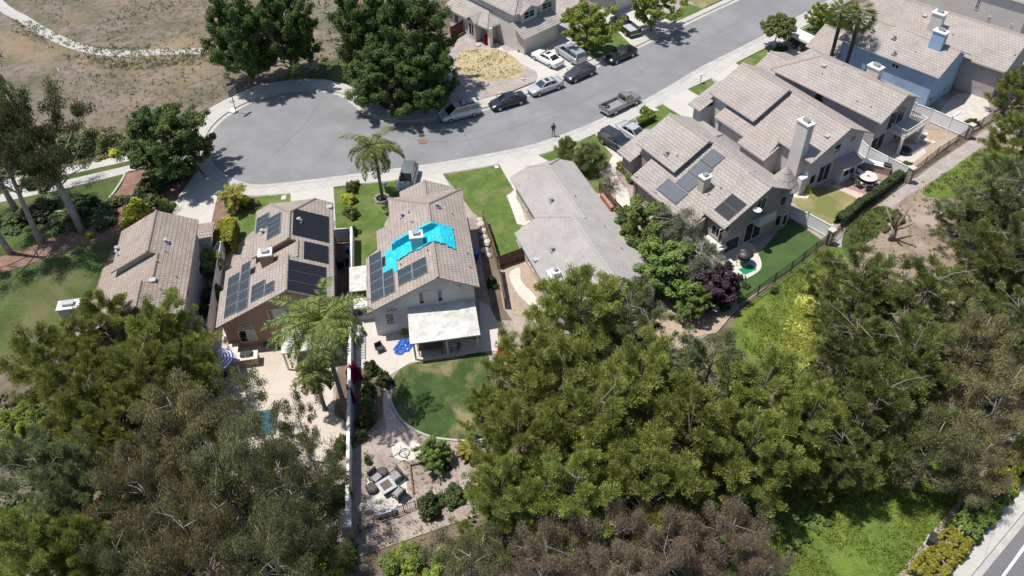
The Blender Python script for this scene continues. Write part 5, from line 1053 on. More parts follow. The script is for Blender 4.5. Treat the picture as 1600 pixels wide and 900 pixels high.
def tree_meshes(kind, seed, H, Rc, mat, bark, z0=.35, nlimb=16, nsub=5, ntuft=1.0, nleaf=80, lsize=.42, style='needle', tr=.75, flat=.8, shape='dome', trunk_r=None, fork=0, tint=.5, tv=.22, rough=.35, lean=0.0, deadtw=0, barkd=None):
    """a trunk with limbs that carry tufts; the crown outline is uneven because every limb ends at its own reach"""
    rng = np.random.default_rng(seed); rd = random.Random(seed); b = MB(); tr_ = trunk_r or H * .022
    tips = []; dirs = []; rad = []
    top = H * .86; ln = Vector((rd.uniform(-1, 1), rd.uniform(-1, 1), 0)) * lean
    def tp(t): return Vector((ln.x * t * t + .25 * math.sin(t * 3 + seed), ln.y * t * t + .25 * math.cos(t * 2.3 + seed), top * t))
    b.tube([tp(i / 7) for i in range(8)], [tr_ * (1.25 if i == 0 else 1) * (1 - .93 * i / 7) + .012 for i in range(8)], 8)
    for i in range(nlimb):
        t = z0 + (1 - z0) * ((i + .5 + rd.uniform(-.4, .4)) / nlimb); s0 = tp(max(.08, t - .18 if shape != 'cone' else t - .08))
        az = i * 2.39996 + rd.uniform(-.5, .5)
        q = (t - z0) / (1 - z0)
        reach = Rc * (math.sqrt(max(0.02, 1 - (q * 1.02 - .25) ** 2 * 1.55)) if shape == 'dome' else (1 - q) * .9 + .12 if shape == 'cone' else .45 + .55 * math.sin(q * 3.0)) * (1 - rough + 2 * rough * rd.random())
        e = tp(t) + Vector((math.cos(az) * reach, math.sin(az) * reach, H * .05 * rd.uniform(-.3, 1)))
        e.z = min(e.z, H)
        mid = s0.lerp(e, .5) + Vector((0, 0, -.06 * reach + rd.uniform(-.2, .2)))
        path = [s0, s0.lerp(mid, .55) + Vector((0, 0, .05 * reach)), mid, mid.lerp(e, .6) + Vector((rd.uniform(-.2, .2), rd.uniform(-.2, .2), .05)), e]
        r0 = tr_ * .34 * (1 - .55 * q); b.tube(path, [r0, r0 * .75, r0 * .5, r0 * .28, .01], 5)
        for k in range(nsub):
            u = .30 + .7 * (k + rd.random()) / nsub; j = min(3, int(u * 4)); s = path[j].lerp(path[j + 1], u * 4 - j)
            a2 = az + rd.choice((-1, 1)) * rd.uniform(.3, 1.3); l2 = reach * rd.uniform(.16, .42) * (1.15 - .5 * u)
            e2 = s + Vector((math.cos(a2) * l2, math.sin(a2) * l2, l2 * rd.uniform(-.05, .75)))
            b.tube([s, s.lerp(e2, .5) + Vector((0, 0, -.05)), e2], [r0 * .28, r0 * .18, .012], 4, caps=False)
            tips.append(e2); dirs.append((e2 - s).normalized()); rad.append(tr * rd.uniform(.65, 1.25))
            if rd.random() < ntuft:
                p = s.lerp(e2, .45) + Vector((0, 0, .12)); tips.append(p); dirs.append(Vector((0, 0, 1))); rad.append(tr * rd.uniform(.5, .9))
        tips.append(e); dirs.append((e - mid).normalized()); rad.append(tr * rd.uniform(.7, 1.2))
    for k in range(deadtw):     # bare bleached twigs inside the crown
        s = tp(rd.uniform(z0, .95)); az = rd.uniform(0, 6.283); l = Rc * rd.uniform(.4, .98); e = s + Vector((math.cos(az) * l, math.sin(az) * l, rd.uniform(-.05, .16) * H)); m_ = s.lerp(e, .5) + Vector((rd.uniform(-.5, .5), rd.uniform(-.5, .5), .3))
        b.cur = 1; b.tube([s, m_, e], [.032, .022, .007], 4, caps=False)
        for _ in range(7):
            f = m_.lerp(e, rd.random()); b.tube([f, f + Vector((rd.uniform(-.7, .7), rd.uniform(-.7, .7), rd.uniform(0, .6)))], [.013, .005], 3, caps=False)
    b.cur = 0
    tm = mesh_of(b, kind + '_trunk', [bark, barkd or M['deadtwig']])
    C0 = np.array([tuple(t) for t in tips]); dd = np.array([tuple(d) for d in dirs])
    hz = (C0[:, 2] / H - .5) * .0
    C, A, B_, ti = leaves(rng, C0, rad, nleaf, style, lsize, dd, flat, tint, tv)
    return tm, leaf_mesh(kind + '_crown', C, A, B_, ti, mat)
LF = {
 'pine': mat_leaf('pine_needles', (0.125, 0.160, 0.032), (0.36, 0.38, 0.095), .32), 'pineblue': mat_leaf('grey_green_pine_needles', (0.115, 0.155, 0.058), (0.29, 0.33, 0.145), .32),
 'pinedark': mat_leaf('dull_pine_needles', (0.075, 0.098, 0.026), (0.225, 0.245, 0.072), .3), 'euc': mat_leaf('eucalyptus_leaves', (0.105, 0.12, 0.048), (0.31, 0.31, 0.148), .3),
 'eucbrown': mat_leaf('browning_eucalyptus_leaves', (0.135, 0.122, 0.058), (0.34, 0.30, 0.155), .3), 'euctall': mat_leaf('tall_eucalyptus_leaves', (0.045, 0.056, 0.022), (0.14, 0.155, 0.06), .25),
 'brown': mat_leaf('dry_brown_leaves', (0.115, 0.088, 0.058), (0.31, 0.24, 0.165), .2), 'ash': mat_leaf('ash_leaves', (0.038, 0.068, 0.014), (0.125, 0.19, 0.048), .3),
 'lime': mat_leaf('light_green_leaves', (0.14, 0.20, 0.030), (0.34, 0.41, 0.075), .4), 'bright': mat_leaf('bright_green_leaves', (0.082, 0.128, 0.026), (0.215, 0.29, 0.072), .35),
 'yellow': mat_leaf('yellow_green_leaves', (0.26, 0.28, 0.028), (0.58, 0.58, 0.075), .35), 'plum': mat_leaf('purple_plum_leaves', (0.030, 0.017, 0.026), (0.10, 0.055, 0.08), .2),
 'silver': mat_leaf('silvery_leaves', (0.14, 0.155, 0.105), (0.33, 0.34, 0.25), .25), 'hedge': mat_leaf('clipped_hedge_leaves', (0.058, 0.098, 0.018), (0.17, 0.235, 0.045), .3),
 'hedgegold': mat_leaf('golden_hedge_leaves', (0.14, 0.15, 0.014), (0.36, 0.34, 0.04), .3), 'dark': mat_leaf('dark_shrub_leaves', (0.034, 0.054, 0.016), (0.105, 0.14, 0.044), .28),
 'olive': mat_leaf('olive_shrub_leaves', (0.08, 0.10, 0.030), (0.22, 0.24, 0.08), .3), 'red': mat_leaf('red_flowers', (0.22, 0.004, 0.012), (0.50, 0.012, 0.035), .25), 'gold': mat_leaf('yellow_flowers', (0.45, 0.33, 0.0), (0.75, 0.60, 0.01), .2),
 'magenta': mat_leaf('magenta_flowers', (0.30, 0.005, 0.06), (0.55, 0.02, 0.14), .25), 'palm': mat_leaf('palm_leaflets', (0.10, 0.14, 0.032), (0.27, 0.31, 0.085), .35), 'palmgold': mat_leaf('yellowish_palm_leaflets', (0.16, 0.16, 0.03), (0.40, 0.36, 0.075), .35),
 'fanpalm': mat_leaf('fan_palm_leaves', (0.08, 0.12, 0.032), (0.24, 0.28, 0.09), .3), 'rosy': mat_leaf('reddish_twigs', (0.16, 0.10, 0.08), (0.31, 0.22, 0.175), .1), 'white': mat_leaf('white_blossom', (0.5, 0.5, 0.44), (0.8, 0.8, 0.72), .3),
 'feather': mat_leaf('feathery_leaves', (0.17, 0.21, 0.075), (0.38, 0.43, 0.17), .4), 'slope': mat_leaf('slope_cover_leaves', (0.125, 0.175, 0.026), (0.28, 0.35, 0.065), .35), 'weed': mat_leaf('field_weeds', (0.10, 0.105, 0.055), (0.20, 0.20, 0.11), .2), 'paleyellow': mat_leaf('pale_yellow_flowers', (0.34, 0.37, 0.07), (0.60, 0.60, 0.17), .4),
}
TM = {}
def variants(key, n, **k):
    TM[key] = [(tree_meshes(key, 100 + 17 * i + sum(map(ord, key)), **k), k['H'], k['Rc']) for i in range(n)]
variants('pine', 5, H=11, Rc=4.2, mat=LF['pine'], bark=M['bark'], z0=.28, nlimb=32, nsub=8, ntuft=.8, nleaf=150, lsize=.26, tr=.58, deadtw=5, rough=.26, flat=.72, tv=.2)
variants('pineblue', 2, H=11, Rc=4.2, mat=LF['pineblue'], bark=M['bark'], z0=.28, nlimb=27, nsub=8, ntuft=.65, nleaf=140, lsize=.26, tr=.56, deadtw=10, rough=.32, flat=.72)
variants('pinedark', 3, H=12, Rc=4.4, mat=LF['pinedark'], bark=M['bark'], z0=.25, nlimb=28, nsub=8, ntuft=.65, nleaf=140, lsize=.27, tr=.56, deadtw=9, rough=.36, flat=.68)
variants('euc', 4, H=13, Rc=4.2, mat=LF['euc'], bark=M['eucbark'], z0=.30, nlimb=21, nsub=6, ntuft=.7, nleaf=190, lsize=.22, style='droop', tr=.85, flat=1.05, deadtw=6, rough=.40, barkd=M['eucbark'])
variants('eucthin', 2, H=11, Rc=3.0, mat=LF['euc'], bark=M['eucbark'], z0=.35, nlimb=11, nsub=4, ntuft=.4, nleaf=75, lsize=.25, style='droop', tr=.62, flat=1.2, deadtw=2, rough=.45, barkd=M['eucbark'], trunk_r=.12)
variants('eucbrown', 3, H=12, Rc=4.0, mat=LF['eucbrown'], bark=M['eucbark'], z0=.30, nlimb=23, nsub=6, ntuft=.7, nleaf=190, lsize=.22, style='droop', tr=.82, flat=.95, deadtw=6, rough=.36, barkd=M['eucbark'])
variants('euctall', 3, H=19, Rc=4.2, mat=LF['euctall'], bark=M['eucbark'], z0=.52, nlimb=15, nsub=4, ntuft=.4, nleaf=190, lsize=.26, style='droop', tr=.85, flat=1.1, rough=.5, trunk_r=.30, lean=1.2)
variants('brown', 3, H=9, Rc=4.0, mat=LF['brown'], bark=M['deadtwig'], z0=.25, nlimb=26, nsub=6, ntuft=.7, nleaf=170, lsize=.26, style='twig', tr=.80, flat=.9, deadtw=14, rough=.32, barkd=M['deadtwig'])
variants('ash', 3, H=13, Rc=5.4, mat=LF['ash'], bark=M['bark'], z0=.24, nlimb=42, nsub=9, ntuft=.9, nleaf=130, lsize=.23, style='broad', tr=.70, flat=.85, rough=.30, tv=.24)
variants('lime', 2, H=7.5, Rc=3.2, mat=LF['lime'], bark=M['bark'], z0=.30, nlimb=28, nsub=8, ntuft=.7, nleaf=95, lsize=.18, style='broad', tr=.42, rough=.38)
variants('bright', 2, H=5.0, Rc=2.3, mat=LF['bright'], bark=M['bark'], z0=.25, nlimb=28, nsub=7, ntuft=.7, nleaf=95, lsize=.155, style='broad', tr=.34, rough=.36)
variants('silver', 1, H=6.0, Rc=2.3, mat=LF['silver'], bark=M['deadtwig'], z0=.15, nlimb=24, nsub=6, ntuft=.4, nleaf=90, lsize=.19, style='needle', tr=.50, deadtw=30, rough=.35)
variants('plum', 1, H=4.6, Rc=2.2, mat=LF['plum'], bark=M['bark'], z0=.22, nlimb=20, nsub=6, ntuft=.6, nleaf=100, lsize=.21, style='broad', tr=.46, rough=.25)
variants('crepe', 1, H=5.0, Rc=2.1, mat=LF['olive'], bark=M['eucbark'], z0=.58, nlimb=22, nsub=6, ntuft=.6, nleaf=90, lsize=.2, style='broad', tr=.42, rough=.15)
variants('willow', 1, H=3.6, Rc=1.9, mat=LF['feather'], bark=M['bark'], z0=.15, nlimb=20, nsub=5, ntuft=.6, nleaf=120, lsize=.26, style='needle', tr=.45, rough=.2)
variants('bare', 1, H=3.2, Rc=1.5, mat=LF['rosy'], bark=M['deadtwig'], z0=.1, nlimb=22, nsub=6, ntuft=.0, nleaf=9, lsize=.2, style='twig', tr=.3, deadtw=25, rough=.3)
USED = {}
def tree(key, px, py, wpx, H, label, name='tree', cat='tree', group=None, zc=.62, spin=None):
    """plant a tree so that its crown centre stands where the photo shows it"""
    k = USED.get(key, 0); USED[key] = k + 1; vs = TM[key]; (tm, cm), h0, r0 = vs[k % len(vs)]
    p = G(px, py, H * zc); Rw = wpx / 2 * mpp(p)
    root = empty(name, (p.x, p.y, 0), spin if spin is not None else k * 2.1 + .4, label, cat, group)
    root.scale = (Rw / r0, Rw / r0, H / h0)
    for nm, me in (('trunk', tm), ('crown', cm)):
        o = bpy.data.objects.new(nm, me); COL.objects.link(o); o.parent = root
    return root
SM = {}
def shrub_mesh(key, mat, style='broad', n=60, nleaf=70, lsize=.16, flat=.9, tr=.26, seed=1, box=None, tv=.22):
    """unit mound of foliage (radius 1, height 1) or a clipped block, leaves in clumps"""
    rng = np.random.default_rng(seed)
    if box: C0 = (rng.random((n, 3)) - .5) * np.array([box[0], box[1], 0]) + np.array([0, 0, 0]); C0[:, 2] = rng.random(n) ** .6 * box[2] * .93 + .02
    else:       # several stems leaning their own way, so the outline is uneven
        d = rnd_unit(rng, n); d[:, 2] = np.abs(d[:, 2]); az = np.arctan2(d[:, 1], d[:, 0]); ph = rng.random(4) * 6.28
        lob = .78 + .16 * np.sin(2 * az + ph[0]) + .13 * np.sin(3 * az + ph[1]) + .10 * np.sin(5 * az + ph[2]); C0 = d * (lob * (.35 + .6 * rng.random(n) ** .7))[:, None]; C0[:, 2] *= .8 + .35 * np.sin(3 * d[:, 0] + ph[3]); C0[:, 2] += .08
    r = tr * (.7 + .6 * rng.random(n)); return leaf_mesh(key, *leaves(rng, C0, r, nleaf, style, lsize, None, flat, .5, tv), mat)
for k_, mt_, st_, ls_ in (('dark', 'dark', 'broad', .17), ('olive', 'olive', 'broad', .15), ('green', 'bright', 'broad', .17), ('yellow', 'yellow', 'broad', .2), ('gold', 'hedgegold', 'spray', .15), ('hedge', 'hedge', 'broad', .13), ('red', 'red', 'broad', .2), ('goldflower', 'gold', 'broad', .2), ('grass', 'palm', 'spray', .5), ('magenta', 'magenta', 'broad', .16), ('white', 'white', 'broad', .1), ('brown', 'brown', 'twig', .3)):
    SM[k_] = [shrub_mesh(k_, LF[mt_], st_, lsize=ls_ * .8, nleaf=95, tr=.22, seed=sum(map(ord, k_)) + 7 * q) for q in range(3)]
SCOUNT = [0]
def shrub(key, px, py, wpx, h, label, name='shrub', cat='shrub', group=None, ry=1.0, ang=0.0, z=.1):
    p = G(px, py, z + h * .4); Rw = wpx / 2 * mpp(p); SCOUNT[0] += 1
    o = bpy.data.objects.new(name, SM[key][SCOUNT[0] % 3]); COL.objects.link(o); o.location = (p.x, p.y, z - .05); o.rotation_euler = (0, 0, ang if ry != 1.0 else SCOUNT[0] * 1.7); o.scale = (Rw, Rw * ry, h); return tag(o, label, cat, group)
def hedge(pts, wd, h, mat, label, name='hedge', group=None, dens=60, ls=.13, z=.1, rough=.06):
    """a clipped row: leaves on the sheared top and sides of a box that follows a line seen in the photo"""
    P = [Vector(G(x, y, z + h * .5)) for x, y in pts]; rng = np.random.default_rng(len(pts) * 31 + int(pts[0][0])); C0 = []
    for a, c in zip(P, P[1:]):
        d = c - a; L = Vector((d.x, d.y, 0)).length; n = max(10, int(L * (wd + 2 * h) * dens)); t = Vector((d.x, d.y, 0)).normalized(); s = Vector((-t.y, t.x, 0))
        for _ in range(n):
            u = rng.random(); k = rng.random() * (wd + 2 * h)
            if k < wd: v, w_ = k / wd - .5, 1.0
            else: v, w_ = (.5 if k < wd + h else -.5), rng.random()
            sw = 1 + rough * 3 * noise.noise(Vector((u * L * .8, pts[0][0], w_)))
            q = a.lerp(c, u) + s * (v * wd * sw * (1 - .12 * w_)); C0.append((q.x, q.y, z + w_ * h * .93 * sw - rng.random() * .06))
    C0 = np.array(C0); o0 = C0.mean(axis=0); o0[2] = 0
    me = leaf_mesh(name, *leaves(rng, C0 - o0, .11, 15, 'broad', ls, None, .9, .5, .2), mat)
    o = bpy.data.objects.new(name, me); COL.objects.link(o); o.location = tuple(o0); return tag(o, label, 'hedge', group)
# ---- palms
def frond(rng, b, C, A, B_, T, base, az, L, elev, droop, n=64, ll=.78, mat_t=.5):
    pts = []; p = Vector(base); e = elev
    for i in range(9):
        pts.append(p.copy()); p = p + Vector((math.cos(az) * math.cos(e), math.sin(az) * math.cos(e), math.sin(e))) * (L / 8); e -= droop / 8
    b.tube(pts, [.035, .033, .03, .027, .024, .02, .016, .012, .008], 4, caps=False)
    for i in range(n):
        t = .12 + .88 * i / n; j = min(7, int(t * 8)); q = pts[j].lerp(pts[j + 1], t * 8 - j); tn = (pts[j + 1] - pts[j]).normalized(); sd = tn.cross(Vector((0, 0, 1))).normalized()
        l = ll * math.sin(math.pi * min(1, .12 + .88 * t)) ** .5 * (1 if t < .85 else .7)
        for s in (-1, 1):
            d = (sd * s * .8 + tn * .5 + Vector((0, 0, rng.uniform(-.75, .1)))).normalized(); c = q + d * l / 2
            C.append(c); A.append(d * l / 2); bb = d.cross(Vector((rng.uniform(-1, 1), rng.uniform(-1, 1), .6))).normalized() * .035; B_.append(bb); T.append(mat_t + rng.uniform(-.25, .25))
def feather_palm(name, label, loc, H, nf=26, L=2.7, key='palm', group=None, tr=.17, seed=1, top=None, bark='palmbark', droop=2.0, e0=-.35, e1=1.25, ll=.78):
    rd = random.Random(seed); root = empty(name, loc, 0, label, 'palm', group); b = MB(); top = Vector(top) if top else Vector((0, 0, H))
    b.tube([Vector((0, 0, 0)).lerp(top, t) for t in (0, .05, .3, .6, .9, 1)], [tr * 1.5, tr * 1.15, tr, tr * .92, tr * .85, tr * .9], 10); b.build('trunk', M[bark], root)
    b = MB(); C, A, B_, T = [], [], [], []
    for i in range(nf):
        q = (i + .5) / nf; frond(rd, b, C, A, B_, T, top + Vector((0, 0, .1)), i * 2.39996 + rd.uniform(-.25, .25), L * rd.uniform(.85, 1.1), e0 + (e1 - e0) * q + rd.uniform(-.1, .1), droop * rd.uniform(.8, 1.15), ll=ll, mat_t=.35 + .3 * q)
    st = b.build('frond_stem', LF[key], root); arr = lambda x: np.array([tuple(v) for v in x]); o = bpy.data.objects.new('crown', leaf_mesh('palm_crown', arr(C), arr(A), arr(B_), np.array(T), LF[key])); COL.objects.link(o); o.parent = root; return root
def fan_palm(name, label, loc, H, R_=1.5, nl=60, group=None, seed=1):
    rd = random.Random(seed); root = empty(name, loc, 0, label, 'palm', group); b = MB(); b.tube([(0, 0, 0), (0, 0, .4), (.05, 0, H * .5), (.05, .05, H * .8), (0, 0, H)], [.36, .27, .22, .24, .32], 10); b.build('trunk', M['palmdark'], root)
    C, A, B_, T = [], [], [], []; b = MB()
    for i in range(nl):
        q = i / nl; az = i * 2.39996; el = -1.15 + 2.4 * q + rd.uniform(-.15, .15); d = Vector((math.cos(az) * math.cos(el), math.sin(az) * math.cos(el), math.sin(el))); base = Vector((0, 0, H)); e = base + d * R_ * .62; b.tube([base, e], [.025, .012], 3, caps=False)
        s1 = d.cross(Vector((0, 0, 1))).normalized(); s2 = d.cross(s1).normalized()
        for k in range(13):
            t = -1.25 + 2.5 * k / 12; v = (d * math.cos(t) + s1 * math.sin(t) + Vector((0, 0, -.3 - .2 * rd.random()))).normalized(); l = R_ * .55
            C.append(e + v * l / 2); A.append(v * l / 2); B_.append((s2 + s1 * .2).normalized() * .05); T.append(.25 + .5 * q + rd.uniform(-.2, .2))
    b.build('frond_stem', LF['fanpalm'], root); arr = lambda x: np.array([tuple(v) for v in x]); o = bpy.data.objects.new('crown', leaf_mesh('palm_crown', arr(C), arr(A), arr(B_), np.array(T), LF['fanpalm'])); COL.objects.link(o); o.parent = root; return root
# ------------------------------------------------------------------ trees and shrubs where they stand
GP = 'pines on the slope behind the bungalow'
for px, py, w_, H, k, lab in (
 (905, 478, 150, 11.5, 'pine', 'olive green pine whose crown overhangs the rear corner of the grey bungalow roof'),
 (985, 492, 130, 10.5, 'pineblue', 'grey green pine with bare twigs over the bungalow roof end, pale ground showing below it'),
 (822, 560, 105, 9, 'pine', 'smaller pine at the edge of the patchy back lawn, just below the curved white path'),
 (878, 590, 150, 11, 'pine', 'broad pine in the middle of the grove below the curved white path'),
 (1000, 590, 150, 11.5, 'pine', 'full olive pine at the heart of the grove behind the bungalow'),
 (1105, 580, 140, 10.5, 'pineblue', 'pine with many bleached twigs below the wooden garden table'),
 (1200, 610, 150, 11, 'pine', 'wide pine left of the bright yellow flower slope'),
 (1268, 655, 120, 10.5, 'pine', 'easternmost pine of the grove, beside the dark gap before the next pines'),
 (935, 660, 155, 12, 'pine', 'tall light topped pine right of the sunlit lawn grove edge'),
 (1075, 668, 155, 12, 'pine', 'tall spreading pine in the lower row of the grove, centre right'),
 (815, 690, 140, 11, 'pine', 'pine overhanging the right edge of the patchy back lawn'),
 (1175, 700, 140, 11, 'pine', 'lower row pine casting its shadow on the bright green slope'),
 (785, 775, 115, 10, 'pine', 'pine beside the bare earth right of the dark back garden bush'),
 (890, 765, 140, 11.5, 'pine', 'pine in the lowest row, above the dry brown thicket on its left'),
 (1015, 745, 150, 11.5, 'pine', 'pine in the lowest row, directly above the dry brown thicket'),
 (755, 632, 60, 6, 'pine', 'young pine standing on the right edge of the patchy lawn')):
    tree(k, px, py, w_, H, lab, 'pine_tree', 'tree', GP)
GP = 'dark pines on the right slope'
for px, py, w_, H, k, lab in (
 (1345, 440, 130, 10.5, 'pinedark', 'dull green pine just below the bare pruned tree on the dirt slope'),
 (1440, 465, 140, 11, 'pinedark', 'dull green pine right of the dirt slope with grey branches showing'),
 (1332, 535, 130, 11, 'pinedark', 'dark pine beside the yellow flower patch'),
 (1425, 560, 150, 12, 'pinedark', 'largest dark pine in the middle of the right slope'),
 (1365, 635, 140, 12, 'pinedark', 'dark pine whose shadow falls on the lower green slope'),
 (1310, 700, 100, 9, 'pinedark', 'small dark pine at the foot of the pine grove, above the shaded grass'),
 (1592, 395, 130, 12, 'pinedark', 'dark pine cut by the right edge, halfway up'),
 (1590, 300, 120, 11, 'pineblue', 'grey green pine cut by the right edge beside the pale dirt path'),
 (1515, 325, 95, 6, 'pineblue', 'low spreading grey green conifer on the bare slope near the fence corner'),
 (1552, 418, 100, 8, 'pinedark', 'dark spreading pine in the hollow right of the bare brown slope'),
 (1580, 500, 110, 11, 'pinedark', 'dark pine at the right edge above the brownish eucalyptus'),
 (1555, 345, 80, 6.5, 'pinedark', 'bushy dark conifer right of the low spreading one on the bare slope'),
 (1592, 205, 80, 8, 'pine', 'olive conifer at the right edge behind the bare white yard'),
 (1592, 130, 60, 7, 'pine', 'small conifer at the right edge below the long tiled roof')):
    tree(k, px, py, w_, H, lab, 'pine_tree', 'tree', GP)
GP = 'eucalyptus trees near the main road'
for px, py, w_, H, k, lab in (
 (1528, 530, 110, 11, 'eucbrown', 'yellowish brown eucalyptus right of the dark pines'),
 (1575, 615, 120, 11, 'eucbrown', 'orange tinged eucalyptus at the right edge above the roadside hedge'),
 (1460, 690, 120, 10, 'euc', 'olive eucalyptus with a pale leaning trunk on the green slope'),
 (1530, 715, 95, 8, 'eucbrown', 'small eucalyptus nearest the roadside hedge')):
    tree(k, px, py, w_, H, lab, 'eucalyptus_tree', 'tree', GP)
GP = 'pines beside the left lawn'
for px, py, w_, H, k, lab in (
 (75, 560, 120, 10, 'pine', 'leftmost pine at the lower edge of the park lawn'),
 (165, 505, 110, 10, 'pine', 'pine in front of the white chimney of the far left house'),
 (250, 515, 125, 10.5, 'pine', 'pine covering the rear corner of the lichen roofed house'),
 (300, 575, 75, 9, 'pine', 'narrow pine just left of the striped parasol'),
 (130, 610, 125, 11, 'pine', 'dense pine in the second row below the park lawn'),
 (225, 590, 120, 11, 'pine', 'dense pine in the second row left of the striped parasol'),
 (185, 665, 120, 10, 'pine', 'yellow green pine in front of the brown eucalyptus at left'),
 (30, 665, 70, 5, 'lime', 'light green bushy tree at the left edge below the pale earth'),
 (50, 735, 130, 12, 'pineblue', 'pine with bleached twigs at the left edge, lower half'),
 (120, 745, 110, 11, 'pineblue', 'twiggy pine above the reddish fallen bark on the left'),
 (45, 860, 130, 12, 'pine', 'golden green pine in the bottom left corner'),
 (115, 855, 100, 10, 'pine', 'second golden pine at the bottom left, right of the corner one')):
    tree(k, px, py, w_, H, lab, 'pine_tree' if k != 'lime' else 'tree', 'tree', GP)
GP = 'eucalyptus grove at lower left'
for px, py, w_, H, k, lab in (
 (285, 655, 150, 12, 'eucbrown', 'brownish eucalyptus left of the spa'),
 (385, 610, 90, 11, 'eucthin', 'thin eucalyptus whose sprays hang over the pool deck beside the spa'),
 (462, 650, 75, 10, 'eucthin', 'thin eucalyptus hanging over the white deck beside the palm trunk'),
 (425, 690, 95, 10, 'eucthin', 'thin eucalyptus whose sprays cross the pale deck below the spa'),
 (345, 735, 150, 12.5, 'euc', 'tall eucalyptus with white branches below the spa'),
 (225, 755, 140, 12, 'eucbrown', 'brown tinged eucalyptus in the lower left grove'),
 (445, 755, 140, 12, 'euc', 'grey green eucalyptus left of the white boundary wall, lower part'),
 (300, 850, 160, 13, 'eucbrown', 'large brownish eucalyptus at the bottom edge, left'),
 (200, 880, 120, 11, 'euc', 'eucalyptus at the bottom edge beside the golden pines'),
 (415, 860, 150, 13, 'euc', 'dull eucalyptus with pale curved limbs at the bottom edge'),
 (488, 712, 80, 10, 'eucthin', 'small eucalyptus between the white boundary wall and the pale deck'),
 (490, 850, 80, 9, 'euc', 'shaded eucalyptus at the lower end of the white boundary wall')):
    tree(k, px, py, w_, H, lab, 'eucalyptus_tree', 'tree', GP)
GP = 'dry brown trees along the bottom edge'
for px, py, w_, H, k, lab in (
 (850, 872, 120, 9, 'brown', 'leftmost dry brown tree under the pine grove'),
 (950, 838, 130, 9, 'brown', 'dry purplish brown tree in the middle of the bottom edge'),
 (1045, 850, 130, 9.5, 'brown', 'dry brown tree with pale bare branches, bottom centre right'),
 (1140, 840, 120, 9, 'brown', 'dry brown tree beside the dark shadow on the green slope'),
 (1195, 900, 90, 7, 'brown', 'rightmost dry brown tree next to the sunny green slope'),
 (985, 905, 120, 9, 'brown', 'dry tree cut by the bottom edge at centre'),
 (735, 888, 130, 8, 'euc', 'olive tree at the bottom edge below the bare earth')):
    tree(k, px, py, w_, H, lab, 'dry_tree' if k == 'brown' else 'eucalyptus_tree', 'tree', GP)
tree('lime', 655, 905, 90, 6, 'light green leafy tree at the bottom edge below the end of the white wall', 'tree', 'tree')
tree('lime', 480, 895, 90, 6, 'yellow green leafy tree at the bottom edge left of the white wall', 'tree', 'tree')
GP = 'shade trees round the turning circle'
for px, py, w_, H, lab in (
 (364, 36, 86, 14, 'dark green ash tree on the left of the big pair above the turning circle'), (438, 24, 88, 14, 'dark green ash tree shading the top of the turning circle'),
 (566, 32, 90, 14, 'dark ash tree in the middle group, left side at the top edge'), (640, 36, 108, 15, 'tall ash tree at the top edge left of the house across the street'),
 (604, 100, 100, 10, 'ash tree leaning over the bend of the sidewalk'), (658, 100, 88, 11, 'ash tree beside the silver roof-rack minivan'),
 (252, 203, 112, 10, 'ash tree between the park paths and the turning circle')):
    tree('ash', px, py, w_, H, lab, 'ash_tree', 'tree', GP)
tree('lime', 918, 30, 74, 7.5, 'light green tree on the lawn beside the pale blue minivan', 'street_tree', 'tree', 'light green street trees'); tree('lime', 1024, -4, 70, 8, 'light green tree at the top edge shading the black pickup', 'street_tree', 'tree', 'light green street trees')
tree('crepe', 1218, 44, 48, 5, 'small round topped tree with forked pale trunks by the flatbed trailer', 'tree', 'tree'); tree('lime', 1282, 18, 36, 4.5, 'little light green tree on the front lawn left of the fan palms', 'tree', 'tree')
tree('lime', 1413, 44, 22, 6, 'slim light green tree squeezed between the blue house and the long roof', 'tree', 'tree')
for i, (px, py, sp) in enumerate(((132, 360, .3), (125, 352, 2.4), (66, 381, 1.1), (12, 398, 3.3), (30, 330, 5.0))):
    (tm, cm), h0, r0 = TM['euctall'][i % 3]; p = G(px, py, 0); sc = (1.0, .88, 1.02, .95, 1.05)[i]
    root = empty('eucalyptus_tree', p, sp, ('tall pale trunked eucalyptus rooted at the bark bed nearest the lichen roofed house', 'slimmer eucalyptus stem right behind the one nearest the lichen roofed house', 'tall leaning eucalyptus in the middle of the bark bed', 'tall eucalyptus at the left edge of the bark bed', 'eucalyptus standing in the park lawn near the left edge')[i], 'tree', 'tall eucalyptus trees on the left', sc)
    for nm, me in (('trunk', tm), ('crown', cm)): o = bpy.data.objects.new(nm, me); COL.objects.link(o); o.parent = root
# garden trees
tree('bright', 1008, 350, 84, 6.5, 'light green bushy tree beside the stepping path of the taupe house', 'tree', 'tree', 'garden trees between the bungalow and the taupe house'); tree('bright', 1040, 405, 100, 6, 'bright green bushy tree against the long bungalow roof', 'tree', 'tree', 'garden trees between the bungalow and the taupe house')
tree('silver', 1052, 348, 74, 6.8, 'grey twiggy half bare tree in front of the taupe house', 'tree', 'tree', 'garden trees between the bungalow and the taupe house'); tree('silver', 1090, 408, 84, 6, 'silvery leaved tree at the corner window of the taupe house', 'tree', 'tree', 'garden trees between the bungalow and the taupe house')
tree('plum', 1122, 438, 62, 4.5, 'dark purple leaved plum tree by the round edged patio', 'plum_tree', 'tree'); tree('bright', 1083, 467, 46, 4, 'round bright green tree left of the purple plum', 'tree', 'tree', 'garden trees between the bungalow and the taupe house')
tree('bright', 679, 702, 46, 3, 'small round lemon green tree in the bare back garden', 'fruit_tree', 'tree')
tree('willow', 886, 227, 30, 3.2, 'smaller feathery shrub tree on the bungalow front lawn', 'shrub_tree', 'tree', 'feathery trees on the bungalow lawn'); tree('willow', 922, 240, 46, 3.8, 'larger feathery shrub tree on the bungalow front lawn', 'shrub_tree', 'tree', 'feathery trees on the bungalow lawn')
